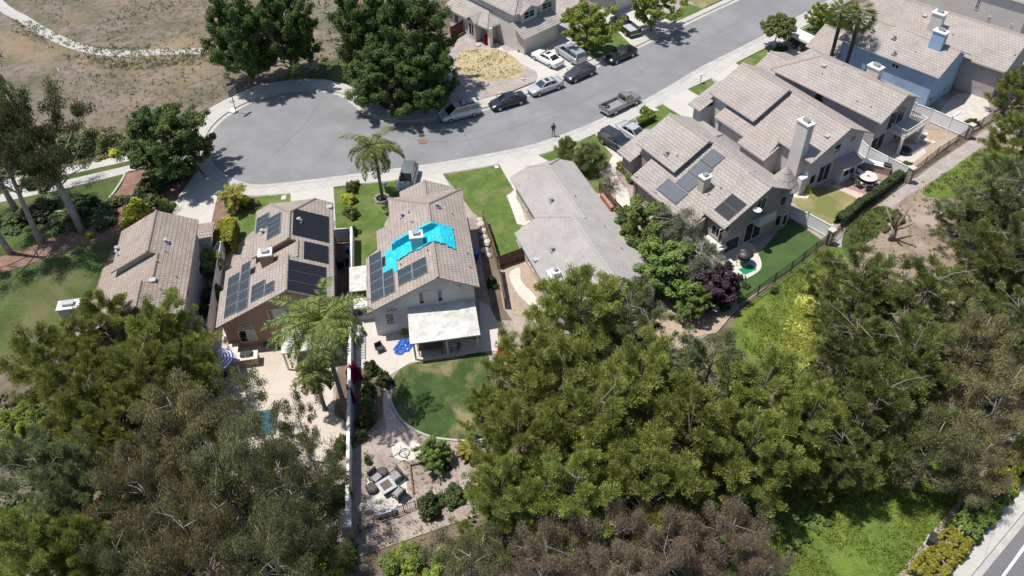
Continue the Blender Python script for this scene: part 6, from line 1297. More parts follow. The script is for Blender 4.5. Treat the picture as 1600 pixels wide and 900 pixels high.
tree('bare', 950, 272, 40, 3, 'leafless reddish shrub beside the white curved path', 'bare_shrub', 'shrub'); tree('lime', 1268, 250, 34, 4.5, 'light green tree in the gap behind the taupe turret', 'tree', 'tree')
# palms
feather_palm('queen_palm', 'feathery palm on the front lawn leaning over the sidewalk of the tarp-covered house', G(598, 311, .1), 6.4, 26, 4.0, seed=4, group='queen palms', droop=2.3)
feather_palm('queen_palm', 'large feathery palm behind the brown house, beside its white patio cover', G(545, 655, .1), 10.5, 46, 4.7, seed=8, group='queen palms', tr=.2, top=G(500, 508, 10.4) - G(545, 655, .1), droop=2.3)
feather_palm('queen_palm', 'short drooping palm by the lower end of the boundary wall', G(508, 640, .1), 4.5, 18, 2.1, seed=12, group='queen palms')
feather_palm('sago_palm', 'yellowish sago palm among shrubs in front of the brown house', G(372, 326, .1), 1.6, 26, 1.9, 'palmgold', seed=5, tr=.2, ll=.5, droop=1.4, group='sago palms'); feather_palm('sago_palm', 'golden sago palm on bare ground right of the lemon green tree', G(730, 711, .1), .7, 26, 1.05, 'palmgold', seed=6, tr=.16, ll=.25, droop=1.3, group='sago palms')
feather_palm('palm_shrub', 'broad leaved palm shrub behind the white gate left of the brown house', G(335, 425, .1), 1.3, 18, 1.5, seed=9, droop=1.6, group='palm shrubs')
fan_palm('fan_palm', 'fan palm with a dark trunk, the left of the pair at the blue house', G(1290, 118, .1), 8.4, 1.9, group='fan palms by the blue house', seed=2); fan_palm('fan_palm', 'fan palm with a dark trunk, the right of the pair at the blue house', G(1314, 128, .1), 8.7, 2.0, group='fan palms by the blue house', seed=3)
# shrubs
shrub('yellow', 208, 327, 52, 2.0, 'bright yellow green bush beside the lichen roofed house', 'bush', 'bush')
for px, py, w_, h, k, lab in ((238, 285, 60, 1.6, 'dark', 'dark shrub under the ash tree near the paths'), (275, 268, 48, 1.8, 'dark', 'dark round shrub at the edge of the first driveway'), (225, 306, 60, 1.3, 'dark', 'low dark shrub behind the yellow green bush'), (258, 320, 34, 1.1, 'green', 'small green shrub by the first driveway edge'), (180, 312, 40, 1.1, 'olive', 'olive shrub on the curved lawn edge'), (140, 365, 20, .7, 'yellow', 'tiny yellow plant at the eucalyptus foot'),
 (55, 326, 70, 1.8, 'dark', 'tall dark shrub in the middle of the park lawn by the curved edging'), (135, 318, 70, 1.9, 'dark', 'tall dark shrub on the park lawn below the ash tree'), (60, 275, 60, 2.2, 'olive', 'olive shrub between the two park paths at left'), (120, 225, 70, 2.4, 'dark', 'dark shrub thicket above the upper park path'), (20, 345, 60, 1.0, 'dark', 'dark shrub at the left edge on the park lawn'), (100, 345, 80, .9, 'dark', 'low dark shrub before the tall eucalyptus'), (160, 340, 60, 1.0, 'dark', 'dark shrub between lawn and bark bed'), (90, 235, 50, 1.2, 'olive', 'olive bush above the upper park path'), (30, 250, 60, 1.3, 'olive', 'olive bush by the upper path at the left edge'), (150, 228, 60, 1.0, 'olive', 'low olive bush behind the upper park path'), (180, 235, 30, .8, 'yellow', 'small yellowish bush behind the upper park path'),
 (390, 318, 34, 1.1, 'olive', 'olive shrub right of the yellowish sago palm'), (353, 345, 26, 1.0, 'yellow', 'yellow shrub below the yellowish sago palm'),
 (550, 288, 28, 1.5, 'olive', 'first olive shrub of the row left of the front lawn palm'), (546, 308, 26, 1.4, 'yellow', 'yellowish shrub in the row left of the front lawn palm'), (550, 330, 30, 1.6, 'olive', 'olive shrub lowest in the row left of the front lawn palm'), (553, 360, 22, 1.1, 'dark', 'white flowered dark shrub at the fence corner'),
 (330, 455, 40, 2.4, 'dark', 'big dark shrub between the two left houses'), (322, 480, 30, 1.5, 'dark', 'shrub at the house wall between the two left houses'),
 (770, 440, 22, 1.4, 'dark', 'green shrub on the side strip of the tarp-covered house'), (768, 380, 14, .8, 'green', 'small green shrub by the side fence rocks'),
 (600, 590, 34, 1.8, 'dark', 'dark shrub at the patio corner of the tarp-covered house'), (580, 575, 34, 1.4, 'dark', 'dark shrub along the white boundary wall by the patio'), (575, 605, 30, 1.4, 'dark', 'dark shrub along the white boundary wall, middle'), (572, 630, 34, 1.5, 'olive', 'yellow flowering shrub along the white boundary wall'), (570, 655, 36, 1.6, 'dark', 'dark shrub along the white boundary wall beside the gravel path'), (562, 680, 26, 1.4, 'olive', 'shrub at the boundary wall above the fire pit pad'),
 (535, 690, 40, 2.0, 'olive', 'green shrub by the deck on the far side of the boundary wall'), (530, 770, 44, 2.0, 'dark', 'green shrub left of the boundary wall end'), (575, 720, 14, .8, 'green', 'little green plant between wall and fire pit pad'),
 (698, 727, 18, .9, 'dark', 'small dark round shrub below the sago palm'), (672, 785, 58, 1.8, 'dark', 'large dark bush by the iron fence'), (710, 772, 48, 1.3, 'dark', 'low dark bush right of the large one by the iron fence'), (660, 513 + 30, 10, .5, 'olive', 'small plant by the patio post'), (631, 514, 14, .9, 'yellow', 'yellow green shrub at the white rear wall'),
 (788, 552, 30, 1.2, 'red', 'orange red flowering shrub right of the patio'), (705, 865, 60, 1.2, 'olive', 'low shrub below the bare earth'), (540, 868, 50, 1.3, 'green', 'green shrub at the foot of the white wall'), (610, 880, 50, 1.3, 'green', 'fresh green shrub at the bottom edge'),
 (764, 60, 19, 1.9, 'red', 'bright red flowering bush by the porch column across the street'), (815, 75, 22, .9, 'hedge', 'low green bush at the garage corner across the street'), (798, 63, 10, 1.0, 'dark', 'dark little bush in the porch shade across the street'), (893, 18, 26, 2.2, 'dark', 'dark shrub behind the light green street tree'),
 (1093, 190, 16, .9, 'dark', 'dark shrub at the bungalow side of the pale house entry'), (1108, 205, 22, .8, 'green', 'green ground shrub by the pale house porch'), (1222, 72, 24, 1.1, 'dark', 'dark shrub under the small round topped tree'), (1300, 42, 30, .9, 'dark', 'dark shrub under the little tree by the fan palms'),
 (1253, 292, 14, .8, 'goldflower', 'yellow flowers at the chimney foot, left clump'), (1262, 297, 14, .7, 'goldflower', 'yellow flowers at the chimney foot, right clump'), (1228, 262, 26, 2.0, 'dark', 'dark plant in the narrow gap beside the tall chimney'),
 (1300, 268, 26, .9, 'dark', 'dark low shrub under the bay of the pale house'), (1402, 338, 36, 1.1, 'olive', 'leafy regrowth round the pruned tree stump'), (1382, 352, 24, .8, 'olive', 'light green plant on the bare slope'), (1520, 190, 24, 1.0, 'dark', 'spiky dark agave by the stone pillar'), (1560, 50 + 110, 20, .9, 'brown', 'heap of brown dry cuttings by the bare yard'), (1505, 124, 26, .5, 'brown', 'red brown debris along the white fence'),
 (1333, 332, 11, .9, 'red', 'red flowering shrub in the rear fence hedge'), (1210, 452, 16, .8, 'dark', 'dark plant on the green slope by the fence'), (985, 355, 22, 1.2, 'olive', 'olive plant beside the stepping path'), (1060, 440, 50, 1.2, 'dark', 'dark low shrubs under the bright green tree'), (1130, 475, 30, .9, 'dark', 'dark shrub below the purple plum'), (1165, 445, 18, .6, 'dark', 'dark plant on the lawn edge near the plum')):
    shrub(k, px, py, w_, h, lab, 'flowering_shrub' if k in ('red', 'goldflower') else 'shrub', 'shrub')
shrub('magenta', 551, 580, 24, 2.7, 'magenta bougainvillea spilling over the white boundary wall', 'bougainvillea', 'shrub'); shrub('magenta', 548, 618, 12, 2.3, 'smaller magenta bougainvillea lower on the white boundary wall', 'bougainvillea', 'shrub')
hedge([(358, 352), (349, 386)], 1.9, 2.0, LF['hedgegold'], 'rounded golden green hedge between the two left driveways')
hedge([(970, 226 + 30), (985, 268)], 1.1, .9, LF['hedgegold'], 'bright clipped box hedge left of the taupe garage'); hedge([(985, 274), (992, 282)], 1.0, .8, LF['hedge'], 'clipped hedge at the porch of the taupe house')
hedge([(996, 193), (1020, 181)], .9, 1.0, LF['hedge'], 'clipped hedge long bar on the lawn by the pewter pickup'); hedge([(1003, 170), (1020, 180)], .8, .8, LF['hedge'], 'clipped hedge short bar meeting the longer one on the lawn')
hedge([(1310, 345), (1340, 322), (1365, 306), (1385, 290), (1412, 268), (1418, 258)], .8, 1.1, LF['dark'], 'dark hedge along the rear iron fence by the round table patio')
hedge([(1440, 905), (1470, 872), (1500, 838)], 1.9, 1.0, LF['hedgegold'], 'golden roadside hedge, nearest stretch at the bottom right', dens=26, ls=.2, rough=.14); hedge([(1503, 834), (1535, 794), (1560, 762)], 1.9, 1.1, LF['hedge'], 'roadside hedge, middle stretch, tree shade put into its darker leaf colour', dens=26, ls=.2, rough=.14); hedge([(1562, 758), (1592, 722), (1625, 684)], 1.9, 1.1, LF['hedgegold'], 'golden roadside hedge, far stretch at the right edge', dens=26, ls=.2, rough=.14)  # one hedge row; the middle stretch has tree shade painted in by darker leaves
hedge([(1405, -2), (1440, 6), (1466, 18)], 2.2, 1.8, LF['hedgegold'], 'yellow green hedge between the long roof and the cream corner house')
# loose ground cover
def cover(name, poly, n, style, size, mat, h=.25, z=.1, seed=1, tint=.5, fq=.35):
    rng = np.random.default_rng(seed); P = W(poly, z); xs = [p[0] for p in P]; ys = [p[1] for p in P]; out = []
    while len(out) < n:
        x, y = rng.uniform(min(xs), max(xs)), rng.uniform(min(ys), max(ys)); ins = False; j = len(P) - 1
        for i in range(len(P)):
            if (P[i][1] > y) != (P[j][1] > y) and x < (P[j][0] - P[i][0]) * (y - P[i][1]) / (P[j][1] - P[i][1]) + P[i][0]: ins = not ins
            j = i
        if ins and noise.noise(Vector((x * fq, y * fq, seed))) > rng.uniform(-.55, .3) + (0.12 if fq < .3 else 0): out.append((x, y, z))
    C0 = np.array(out); o0 = C0.mean(axis=0); me = leaf_mesh(name, *leaves(rng, C0 - o0, h, 9, style, size, None, .7, tint, .25), mat)
    o = bpy.data.objects.new(name, me); COL.objects.link(o); o.location = tuple(o0); o['kind'] = 'stuff'; return o
cover('ground_cover', [(1160, 505), (1225, 440), (1300, 388), (1310, 450), (1290, 540), (1225, 590), (1160, 540)], 2200, 'spray', .2, LF['slope'], .22, .05, 2, .6)
cover('flower_cover', [(1240, 478), (1262, 440), (1296, 412), (1304, 440), (1290, 500), (1272, 560), (1230, 590), (1210, 560)], 1500, 'spray', .14, LF['paleyellow'], .25, .1, 3, .6)
cover('ground_cover', [(1150, 780), (1250, 710), (1330, 660), (1510, 650), (1540, 720), (1420, 890), (1390, 910), (1180, 910)], 3800, 'spray', .2, LF['slope'], .22, .05, 4, .6)
cover('flower_cover', [(1185, 520), (1235, 450), (1300, 395), (1306, 450), (1280, 560), (1215, 600), (1190, 570)], 1100, 'spray', .14, LF['paleyellow'], .2, .08, 31, .35)
cover('ground_cover', [(1440, 300), (1490, 262), (1530, 235), (1575, 232), (1590, 280), (1540, 305)], 600, 'spray', .25, LF['olive'], .3, .05, 5)
cover('ground_cover', [(1320, 390), (1335, 345), (1372, 322), (1395, 330), (1370, 370)], 260, 'spray', .25, LF['olive'], .3, .05, 6)
cover('weeds', [(20, 20), (140, 72), (330, 76), (330, 100), (200, 110), (90, 80), (0, 40)], 520, 'spray', .24, LF['weed'], .3, .05, 7, fq=.14)
cover('weeds', [(40, 0), (320, 0), (330, 70), (200, 78), (100, 55)], 420, 'spray', .22, LF['weed'], .26, .05, 8, fq=.12)
cover('weeds', [(100, 100), (330, 100), (390, 130), (300, 180), (200, 190), (100, 160)], 300, 'spray', .22, LF['weed'], .26, .05, 9, fq=.14)
cover('undergrowth', [(0, 620), (330, 600), (380, 760), (540, 760), (560, 900), (0, 900)], 1500, 'broad', .35, LF['dark'], .7, .05, 10)
cover('undergrowth', [(760, 560), (1330, 560), (1330, 760), (1250, 900), (700, 900), (740, 780)], 1100, 'broad', .35, LF['dark'], .6, .05, 11)
cover('undergrowth', [(1300, 430), (1520, 430), (1600, 440), (1590, 640), (1500, 640), (1310, 660)], 700, 'broad', .35, LF['dark'], .6, .05, 12)
cover('undergrowth', [(330, 0), (700, 0), (700, 165), (600, 160), (540, 125), (400, 120)], 500, 'broad', .35, LF['dark'], .6, .08, 13)
cover('undergrowth', [(0, 200), (190, 200), (215, 236), (0, 275)], 500, 'broad', .3, LF['olive'], .6, .05, 14)

cover('dead_grass', [(712, 92), (722, 80), (760, 76), (792, 82), (812, 98), (815, 112), (800, 121), (772, 125), (745, 123), (722, 110)], 420, 'spray', .2, mat_leaf('dead_grass_blades', (0.24, 0.19, 0.10), (0.46, 0.38, 0.22), .15), .16, .12, 21)
cover('weeds', [(1310, 345), (1440, 275), (1490, 300), (1490, 440), (1400, 440), (1330, 410)], 90, 'spray', .22, LF['weed'], .22, .05, 22)
cover('leaf_litter', [(556, 700), (740, 700), (740, 800), (700, 850), (560, 860)], 240, 'broad', .12, LF['brown'], .3, .10, 23)

cover('path_weeds', [(20, 30), (60, 55), (130, 80), (200, 92), (330, 86), (335, 78), (300, 76), (200, 80), (130, 70), (60, 40)], 260, 'spray', .25, LF['olive'], .3, .05, 24)
cover('path_weeds', [(100, 85), (200, 92), (300, 92), (300, 100), (200, 110), (110, 100)], 160, 'spray', .25, LF['olive'], .3, .05, 25)
# ================================================================== fences, walls and garden things
def seg(pts, z): return [Vector(G(x, y, z)) for x, y in pts]
def vinyl_fence(pts, h, label, z=.1, step=2.4, name='vinyl_fence', mat='white', group=None, th=.06, cap=True):
    P = seg(pts, z); o0 = P[0]; root = empty(name, o0, 0, label, 'fence', group)
    for a, c in zip(P, P[1:]):
        d = c - a; n = max(1, round(d.length / step)); rz = math.atan2(d.y, d.x)
        for i in range(n):
            p, q = a.lerp(c, i / n) - o0, a.lerp(c, (i + 1) / n) - o0; m_ = (p + q) / 2; b = MB(); l = (q - p).length - .12
            b.box((m_.x, m_.y, h / 2), (l, th * .6, h - .1), rz)
            b.box((m_.x, m_.y, h - .04), (l, th * 1.3, .09), rz); b.box((m_.x, m_.y, .12), (l, th * 1.3, .09), rz)
            b.build('panel', M[mat], root)
        for i in range(n + 1):
            p = a.lerp(c, i / n) - o0; b = MB(); b.box((p.x, p.y, h / 2 + .03), (.12, .12, h + .06), rz); b.box((p.x, p.y, h + .085), (.16, .16, .05), rz); b.build('post', M[mat], root)
    return root
def iron_fence(pts, h, label, z=.1, step=2.3, name='iron_fence', group=None):
    P = seg(pts, z); o0 = P[0]; root = empty(name, o0, 0, label, 'fence', group)
    for a, c in zip(P, P[1:]):
        d = c - a; n = max(1, round(d.length / step)); rz = math.atan2(d.y, d.x)
        for i in range(n):
            p, q = a.lerp(c, i / n) - o0, a.lerp(c, (i + 1) / n) - o0; m_ = (p + q) / 2; b = MB(); l = (q - p).length
            for zz in (.15, h - .12): b.box((m_.x, m_.y, zz), (l, .04, .04), rz)
            k = int(l / .13)
            for j in range(1, k): r_ = p.lerp(q, j / k); b.box((r_.x, r_.y, h / 2), (.018, .018, h - .1), rz)
            b.build('picket_panel', M['blackmetal'], root)
        for i in range(n + 1): p = a.lerp(c, i / n) - o0; b = MB(); b.box((p.x, p.y, h / 2), (.07, .07, h), rz); b.build('post', M['blackmetal'], root)
    return root
def board_fence(pts, h, label, z=.1, name='wooden_fence', mat='wood', step=2.0):
    P = seg(pts, z); o0 = P[0]; root = empty(name, o0, 0, label, 'fence')
    for a, c in zip(P, P[1:]):
        d = c - a; n = max(1, round(d.length / step)); rz = math.atan2(d.y, d.x)
        for i in range(n):
            p, q = a.lerp(c, i / n) - o0, a.lerp(c, (i + 1) / n) - o0; b = MB(); l = (q - p).length; k = max(3, int(l / .16)); t = (q - p).normalized()
            for j in range(k): r_ = p + t * (l * (j + .5) / k); b.box((r_.x, r_.y, h / 2 + .01 * (j % 3)), (l / k - .012, .025, h), rz)
            m_ = (p + q) / 2
            for zz in (.25, h - .25): b.box((m_.x - t.y * -.05, m_.y + t.x * -.05, zz), (l, .05, .09), rz)
            b.build('panel', M[mat], root)
        for i in range(n + 1): p = a.lerp(c, i / n) - o0; b = MB(); b.box((p.x, p.y, h / 2 + .05), (.1, .1, h + .1), rz); b.build('post', M[mat], root)
    return root
def pillar(px, py, h, label, s=.55):
    p = G(px, py, .1); r = empty('stone_pillar', p, R(35), label, 'pillar', 'stone pillars of the rear fence'); b = MB(); b.box((0, 0, h / 2), (s, s, h), 0, .03); b.build('shaft', M['stone'], r); b = MB(); b.box((0, 0, h + .06), (s + .14, s + .14, .11), 0, .02); b.build('cap', M['rock'], r)
# the long white boundary wall
A, B_ = G(553, 378, .1), G(548, 828, .1); d = B_ - A; rz = math.atan2(d.y, d.x); L = d.length
wl = empty('boundary_wall', A, rz, 'long white boundary wall running down the gardens left of the white house', 'wall')
b = MB(); b.box((L / 2, 0, .85), (L, .14, 1.7)); b.build('wall_panel', M['white'], wl); b = MB(); b.box((L / 2, 0, 1.73), (L, .26, .07)); b.build('coping', M['trim'], wl)
for i in range(11): b = MB(); b.box((L * i / 10, 0, .905), (.22, .24, 1.81)); b.build('post', M['white'], wl)
p = G(547, 838, .1); r = empty('stone_pillar', p, rz, 'dark stone pillar ending the white boundary wall', 'pillar'); b = MB(); b.box((0, 0, 1.0), (.9, .7, 2.0), 0, .04); b.build('shaft', M['stone'], r); b = MB(); b.box((0, 0, 2.06), (1.05, .85, .12), 0, .02); b.build('cap', M['fasciagrey'], r)
vinyl_fence([(524, 378), (553, 376)], 1.7, 'short white fence joining the brown house to the boundary wall'); vinyl_fence([(326, 410), (340, 412), (352, 392)], 1.8, 'white gate fence between the two left houses'); vinyl_fence([(352, 400), (345, 440), (332, 530)], 1.8, 'white fence along the left side of the brown house')
vinyl_fence([(1226, 338), (1258, 352), (1294, 372)], 1.6, 'white fence between the taupe and pale house back lawns'); vinyl_fence([(1322, 222), (1352, 250), (1382, 266), (1412, 281)], 1.75, 'white fence behind the round table patio'); vinyl_fence([(1424, 181), (1450, 190), (1480, 203), (1506, 214)], 1.7, 'white fence between balcony house and bare yard'); vinyl_fence([(1495, 122), (1525, 132), (1552, 144), (1575, 153)], 1.7, 'white fence at the far side of the bare yard')
board_fence([(756, 350), (768, 385), (778, 418)], 1.7, 'narrow weathered fence beside the fresh front lawn', mat='wood'); board_fence([(778, 420), (822, 404)], 1.6, 'brown wooden gate fence between the white house and the bungalow', mat='wood'); board_fence([(780, 425), (790, 482)], 1.5, 'dark wooden fence along the tan earth yard', mat='wood'); board_fence([(936, 300), (960, 330), (992, 362)], 1.5, 'dark wooden fence beside the long bungalow roof', mat='wood'); board_fence([(705, 62), (727, 48)], 1.8, 'reddish wooden gate beside the house across the street', mat='redwood', z=.12)
iron_fence([(1156, 482), (1235, 425), (1290, 382)], 1.5, 'black iron fence along the dark green back lawn', group='iron fences on the slope edge'); iron_fence([(1300, 375), (1345, 330), (1412, 283)], 1.4, 'black iron fence behind the pale house hedge', group='iron fences on the slope edge'); iron_fence([(1424, 276), (1462, 246), (1508, 216)], 1.4, 'black iron fence behind the balcony house', group='iron fences on the slope edge'); iron_fence([(1514, 210), (1566, 178)], 1.4, 'black iron fence behind the bare yard', group='iron fences on the slope edge')
pillar(1294, 380, 1.7, 'stone pillar at the corner of the dark green lawn fence'); pillar(1418, 284, 1.8, 'stone pillar below the white fence of the round table patio'); pillar(1511, 215, 1.7, 'stone pillar at the agave by the bare yard')
# basketball hoop
p = G(369, 176, .01); r = empty('basketball_hoop', p, R(-32), 'portable basketball hoop at the kerb of the turning circle', 'basketball hoop')
b = MB(); b.box((-.5, 0, .12), (1.1, .75, .22), 0, .06); b.build('base', M['trim'], r); b = MB(); b.tube([(0, 0, .1), (.12, 0, 2.3), (.25, 0, 2.9)], .05, 8); b.build('pole', M['blackmetal'], r)
b = MB()
for c, s in (((.45, 0, 3.45), (.05, 1.25, .08)), ((.45, 0, 2.65), (.05, 1.25, .08)), ((.45, .6, 3.05), (.05, .08, .8)), ((.45, -.6, 3.05), (.05, .08, .8)), ((.45, 0, 2.98), (.04, .5, .05)), ((.45, 0, 3.3), (.04, .5, .05)), ((.45, .23, 3.14), (.04, .05, .3)), ((.45, -.23, 3.14), (.04, .05, .3))): b.box(c, s)
b.build('backboard_frame', M['black'], r); b = MB(); b.box((.44, 0, 3.05), (.025, 1.15, .75)); b.build('backboard', M['fasciagrey'], r); b = MB(); b.tube([(.72 + .23 * math.cos(t / 14 * 6.283), .23 * math.sin(t / 14 * 6.283), 2.85) for t in range(15)], .016, 5); b.build('rim', M['terracotta'], r)
# the person flying the camera
def person(p, face, label):
    root = empty('person', p, face, label, 'person'); J = {'pel': (0, 0, .95, .125), 'sp': (0, 0, 1.15, .125), 'ch': (.01, 0, 1.38, .145), 'nk': (.02, 0, 1.52, .06), 'hd': (.035, 0, 1.63, .092), 'ht': (.04, 0, 1.73, .085),
      'shl': (0, .19, 1.43, .065), 'ell': (.10, .27, 1.18, .048), 'wrl': (.33, .12, 1.24, .036), 'hal': (.40, .07, 1.27, .04), 'shr': (0, -.19, 1.43, .065), 'elr': (.10, -.27, 1.18, .048), 'wrr': (.33, -.12, 1.24, .036), 'har': (.40, -.07, 1.27, .04),
      'hil': (0, .10, .90, .095), 'knl': (.02, .13, .50, .062), 'anl': (-.01, .15, .09, .045), 'fol': (.16, .17, .045, .045), 'hir': (0, -.10, .90, .095), 'knr': (.02, -.13, .50, .062), 'anr': (-.01, -.15, .09, .045), 'for': (.16, -.17, .045, .045)}
    E = [('pel', 'sp'), ('sp', 'ch'), ('ch', 'nk'), ('nk', 'hd'), ('hd', 'ht'), ('ch', 'shl'), ('shl', 'ell'), ('ell', 'wrl'), ('wrl', 'hal'), ('ch', 'shr'), ('shr', 'elr'), ('elr', 'wrr'), ('wrr', 'har'), ('pel', 'hil'), ('hil', 'knl'), ('knl', 'anl'), ('anl', 'fol'), ('pel', 'hir'), ('hir', 'knr'), ('knr', 'anr'), ('anr', 'for')]
    ks = list(J); me = bpy.data.meshes.new('body'); me.from_pydata([J[k][:3] for k in ks], [(ks.index(a), ks.index(c)) for a, c in E], []); o = bpy.data.objects.new('body', me); COL.objects.link(o); o.parent = root
    mod = o.modifiers.new('skin', 'SKIN'); mod.use_smooth_shade = True
    lay = me.skin_vertices[0]
    for i, k in enumerate(ks): lay.data[i].radius = (J[k][3], J[k][3]); lay.data[i].use_root = (i == 0)
    s2 = o.modifiers.new('sub', 'SUBSURF'); s2.levels = 1; s2.render_levels = 2
    mt, n, bs = new_mat('clothed_person'); gz = N(n, 'ShaderNodeSeparateXYZ'); n.links.new(coords(n), gz.inputs[0])
    cr = N(n, 'ShaderNodeValToRGB'); cr.color_ramp.interpolation = 'CONSTANT'; e = cr.color_ramp.elements; e[0].position = 0; e[0].color = (.03, .03, .03, 1); e[1].position = .055; e[1].color = (.16, .14, .11, 1)
    for ps, c in ((.51, (.016, .017, .02, 1)), (.83, (.42, .26, .19, 1))): x = e.new(ps); x.color = c
    dv = N(n, 'ShaderNodeMath', operation='DIVIDE'); n.links.new(gz.outputs[2], dv.inputs[0]); dv.inputs[1].default_value = 1.8; n.links.new(dv.outputs[0], cr.inputs[0]); n.links.new(cr.outputs[0], bs.inputs['Base Color']); bs.inputs['Roughness'].default_value = .85; me.materials.append(mt)
    b = MB(); b.lathe((.03, 0, 1.66), [(.108, -.03), (.112, .03), (.09, .095), (.04, .125), (.003, .13)], 12); b.build('hair', M['black'], root)
    skn = mat_plain('skin', (.42, .26, .19), .6)
    b = MB()
    for s in (-1, 1):
        for k in range(4): y = s * (.055 - k * .014); b.tube([(.40, y, 1.27 + .0), (.44, y - s * .015, 1.285), (.455, y - s * .03, 1.265)], [.010, .009, .007], 5)
        b.tube([(.39, s * .06, 1.285), (.42, s * .035, 1.31)], [.012, .008], 5)
    b.build('finger', skn, root); b = MB(); b.lathe((.135, 0, 1.62), [(.012, -.03), (.02, 0), (.006, .025)], 6)
    b.build('nose', skn, root)
    ctl = MB(); ctl.box((.45, 0, 1.30), (.10, .17, .04), 0, .012); ctl.box((.48, 0, 1.34), (.02, .15, .08)); c = ctl.build('remote_controller', M['black']); c.location = p; c.rotation_euler = (0, 0, face); tag(c, 'black remote controller held in both hands by the person in the street', 'controller')
person(G(864.5, 212.5, .006), R(-75), 'person in dark top and khaki trousers standing in the street holding a controller')
# patio umbrella and outdoor kitchen of the brown house
p = G(351, 586, .12); r = empty('parasol', p, 0, 'blue and white striped parasol beside the outdoor counter', 'parasol')
mt, n, bs = new_mat('striped_canvas'); at = N(n, 'ShaderNodeAttribute'); at.attribute_name = 'band'; n.links.new(ramp(n, at.outputs['Fac'], (.03, .09, .38), (.72, .74, .76), .49, .51), bs.inputs['Base Color']); bs.inputs['Roughness'].default_value = .8
b = MB(); band = []
for k in range(11):
    r0, r1 = .02 + 1.36 * k / 11, .02 + 1.36 * (k + 1) / 11; z = lambda q: 2.45 - .42 * (q / 1.38) ** 1.3
    for j in range(8):
        a0, a1 = j / 8 * 6.2832, (j + 1) / 8 * 6.2832; b.face([(r0 * math.cos(a0), r0 * math.sin(a0), z(r0)), (r1 * math.cos(a0), r1 * math.sin(a0), z(r1)), (r1 * math.cos(a1), r1 * math.sin(a1), z(r1)), (r0 * math.cos(a1), r0 * math.sin(a1), z(r0))]); band += [float(k % 2)] * 4
o = b.build('canopy', mt, r); o.data.attributes.new('band', 'FLOAT', 'POINT').data.foreach_set('value', band); so_ = o.modifiers.new('thick', 'SOLIDIFY'); so_.thickness = .012
b = MB(); b.cyl((0, 0, 0), .03, 2.5, 8); b.build('pole', M['alu'], r); b = MB(); b.cyl((0, 0, 0), .28, .1, 14); b.build('base', M['black'], r)
p = G(385, 566, .12); r = empty('outdoor_counter', p, R(8), 'tan stucco outdoor kitchen counter, L shaped with a pale top', 'outdoor kitchen')
b = MB(); b.prism([(-1.9, -.55), (1.15, -.55), (1.15, .35), (-.6, .35), (-.6, 1.5), (-1.5, 1.5), (-1.5, .35), (-1.9, .35)], 0, .9); b.build('body', M['stucco_island'], r); b = MB(); b.prism([(-1.95, -.62), (1.2, -.62), (1.2, .4), (-.55, .4), (-.55, 1.55), (-1.55, 1.55), (-1.55, .4), (-1.95, .4)], .903, .97); b.build('countertop', M['countertop'], r)
g_ = empty('grill', p + Vector((.25, .03, .97)), R(8), 'black lidded grill set in the tan outdoor counter', 'grill'); b = MB(); b.box((0, 0, .12), (1.05, .6, .24), 0, .05); b.build('hood', M['black'], g_); b = MB(); b.tube([(-.4, -.33, .15), (.4, -.33, .15)], .02, 6); b.build('handle', M['steel'], g_)
p = G(358, 535, .12); r = empty('side_table', p, .1, 'small wooden side table with a white box at the brown house wall', 'table'); b = MB(); b.box((0, 0, .6), (.6, .5, .05)); b.build('tabletop', M['wood'], r)
for x, y in ((-.25, -.2), (.25, -.2), (.25, .2), (-.25, .2)): b = MB(); b.box((x, y, .29), (.05, .05, .58)); b.build('leg', M['wood'], r)
b = MB(); b.box((0, 0, .2), (.4, .36, .4), 0, .03); o = b.build('storage_box', M['white']); o.location = p + Vector((0, 0, .625)); tag(o, 'white box standing on the small wooden side table', 'box')
p = G(418, 540, .12); r = empty('garden_hose', p, 0, 'coiled green garden hose at the rear wall of the brown house', 'hose'); b = MB(); b.tube([((.28 + .05 * math.sin(t * .9)) * math.cos(t * .55), (.28 + .05 * math.sin(t * .9)) * math.sin(t * .55), .05 + .006 * t) for t in range(60)], .022, 6); b.build('coil', M['greenplastic'], r)
b = MB(); b.box((0, 0, .01), (1.1, .8, .02), .05); o = b.build('door_mat', M['black']); o.location = G(439, 540, .125); tag(o, 'dark mat before the patio door of the brown house', 'mat')
# spa
p = G(405, 662, .12); r = empty('spa', p, R(5), 'sunken square spa with teal water in the pale deck', 'spa'); b = MB()
for c, s in (((0, 1.1, .06), (2.9, .35, .12)), ((0, -1.1, .06), (2.9, .35, .12)), ((1.28, 0, .06), (.35, 1.85, .12)), ((-1.28, 0, .06), (.35, 1.85, .12))): b.box(c, s, 0, .02)
b.build('coping', M['pool_tile'], r); b = MB(); b.face([(-1.1, -.92, .045), (1.1, -.92, .045), (1.1, .92, .045), (-1.1, .92, .045)]); b.build('water', M['water'], r)
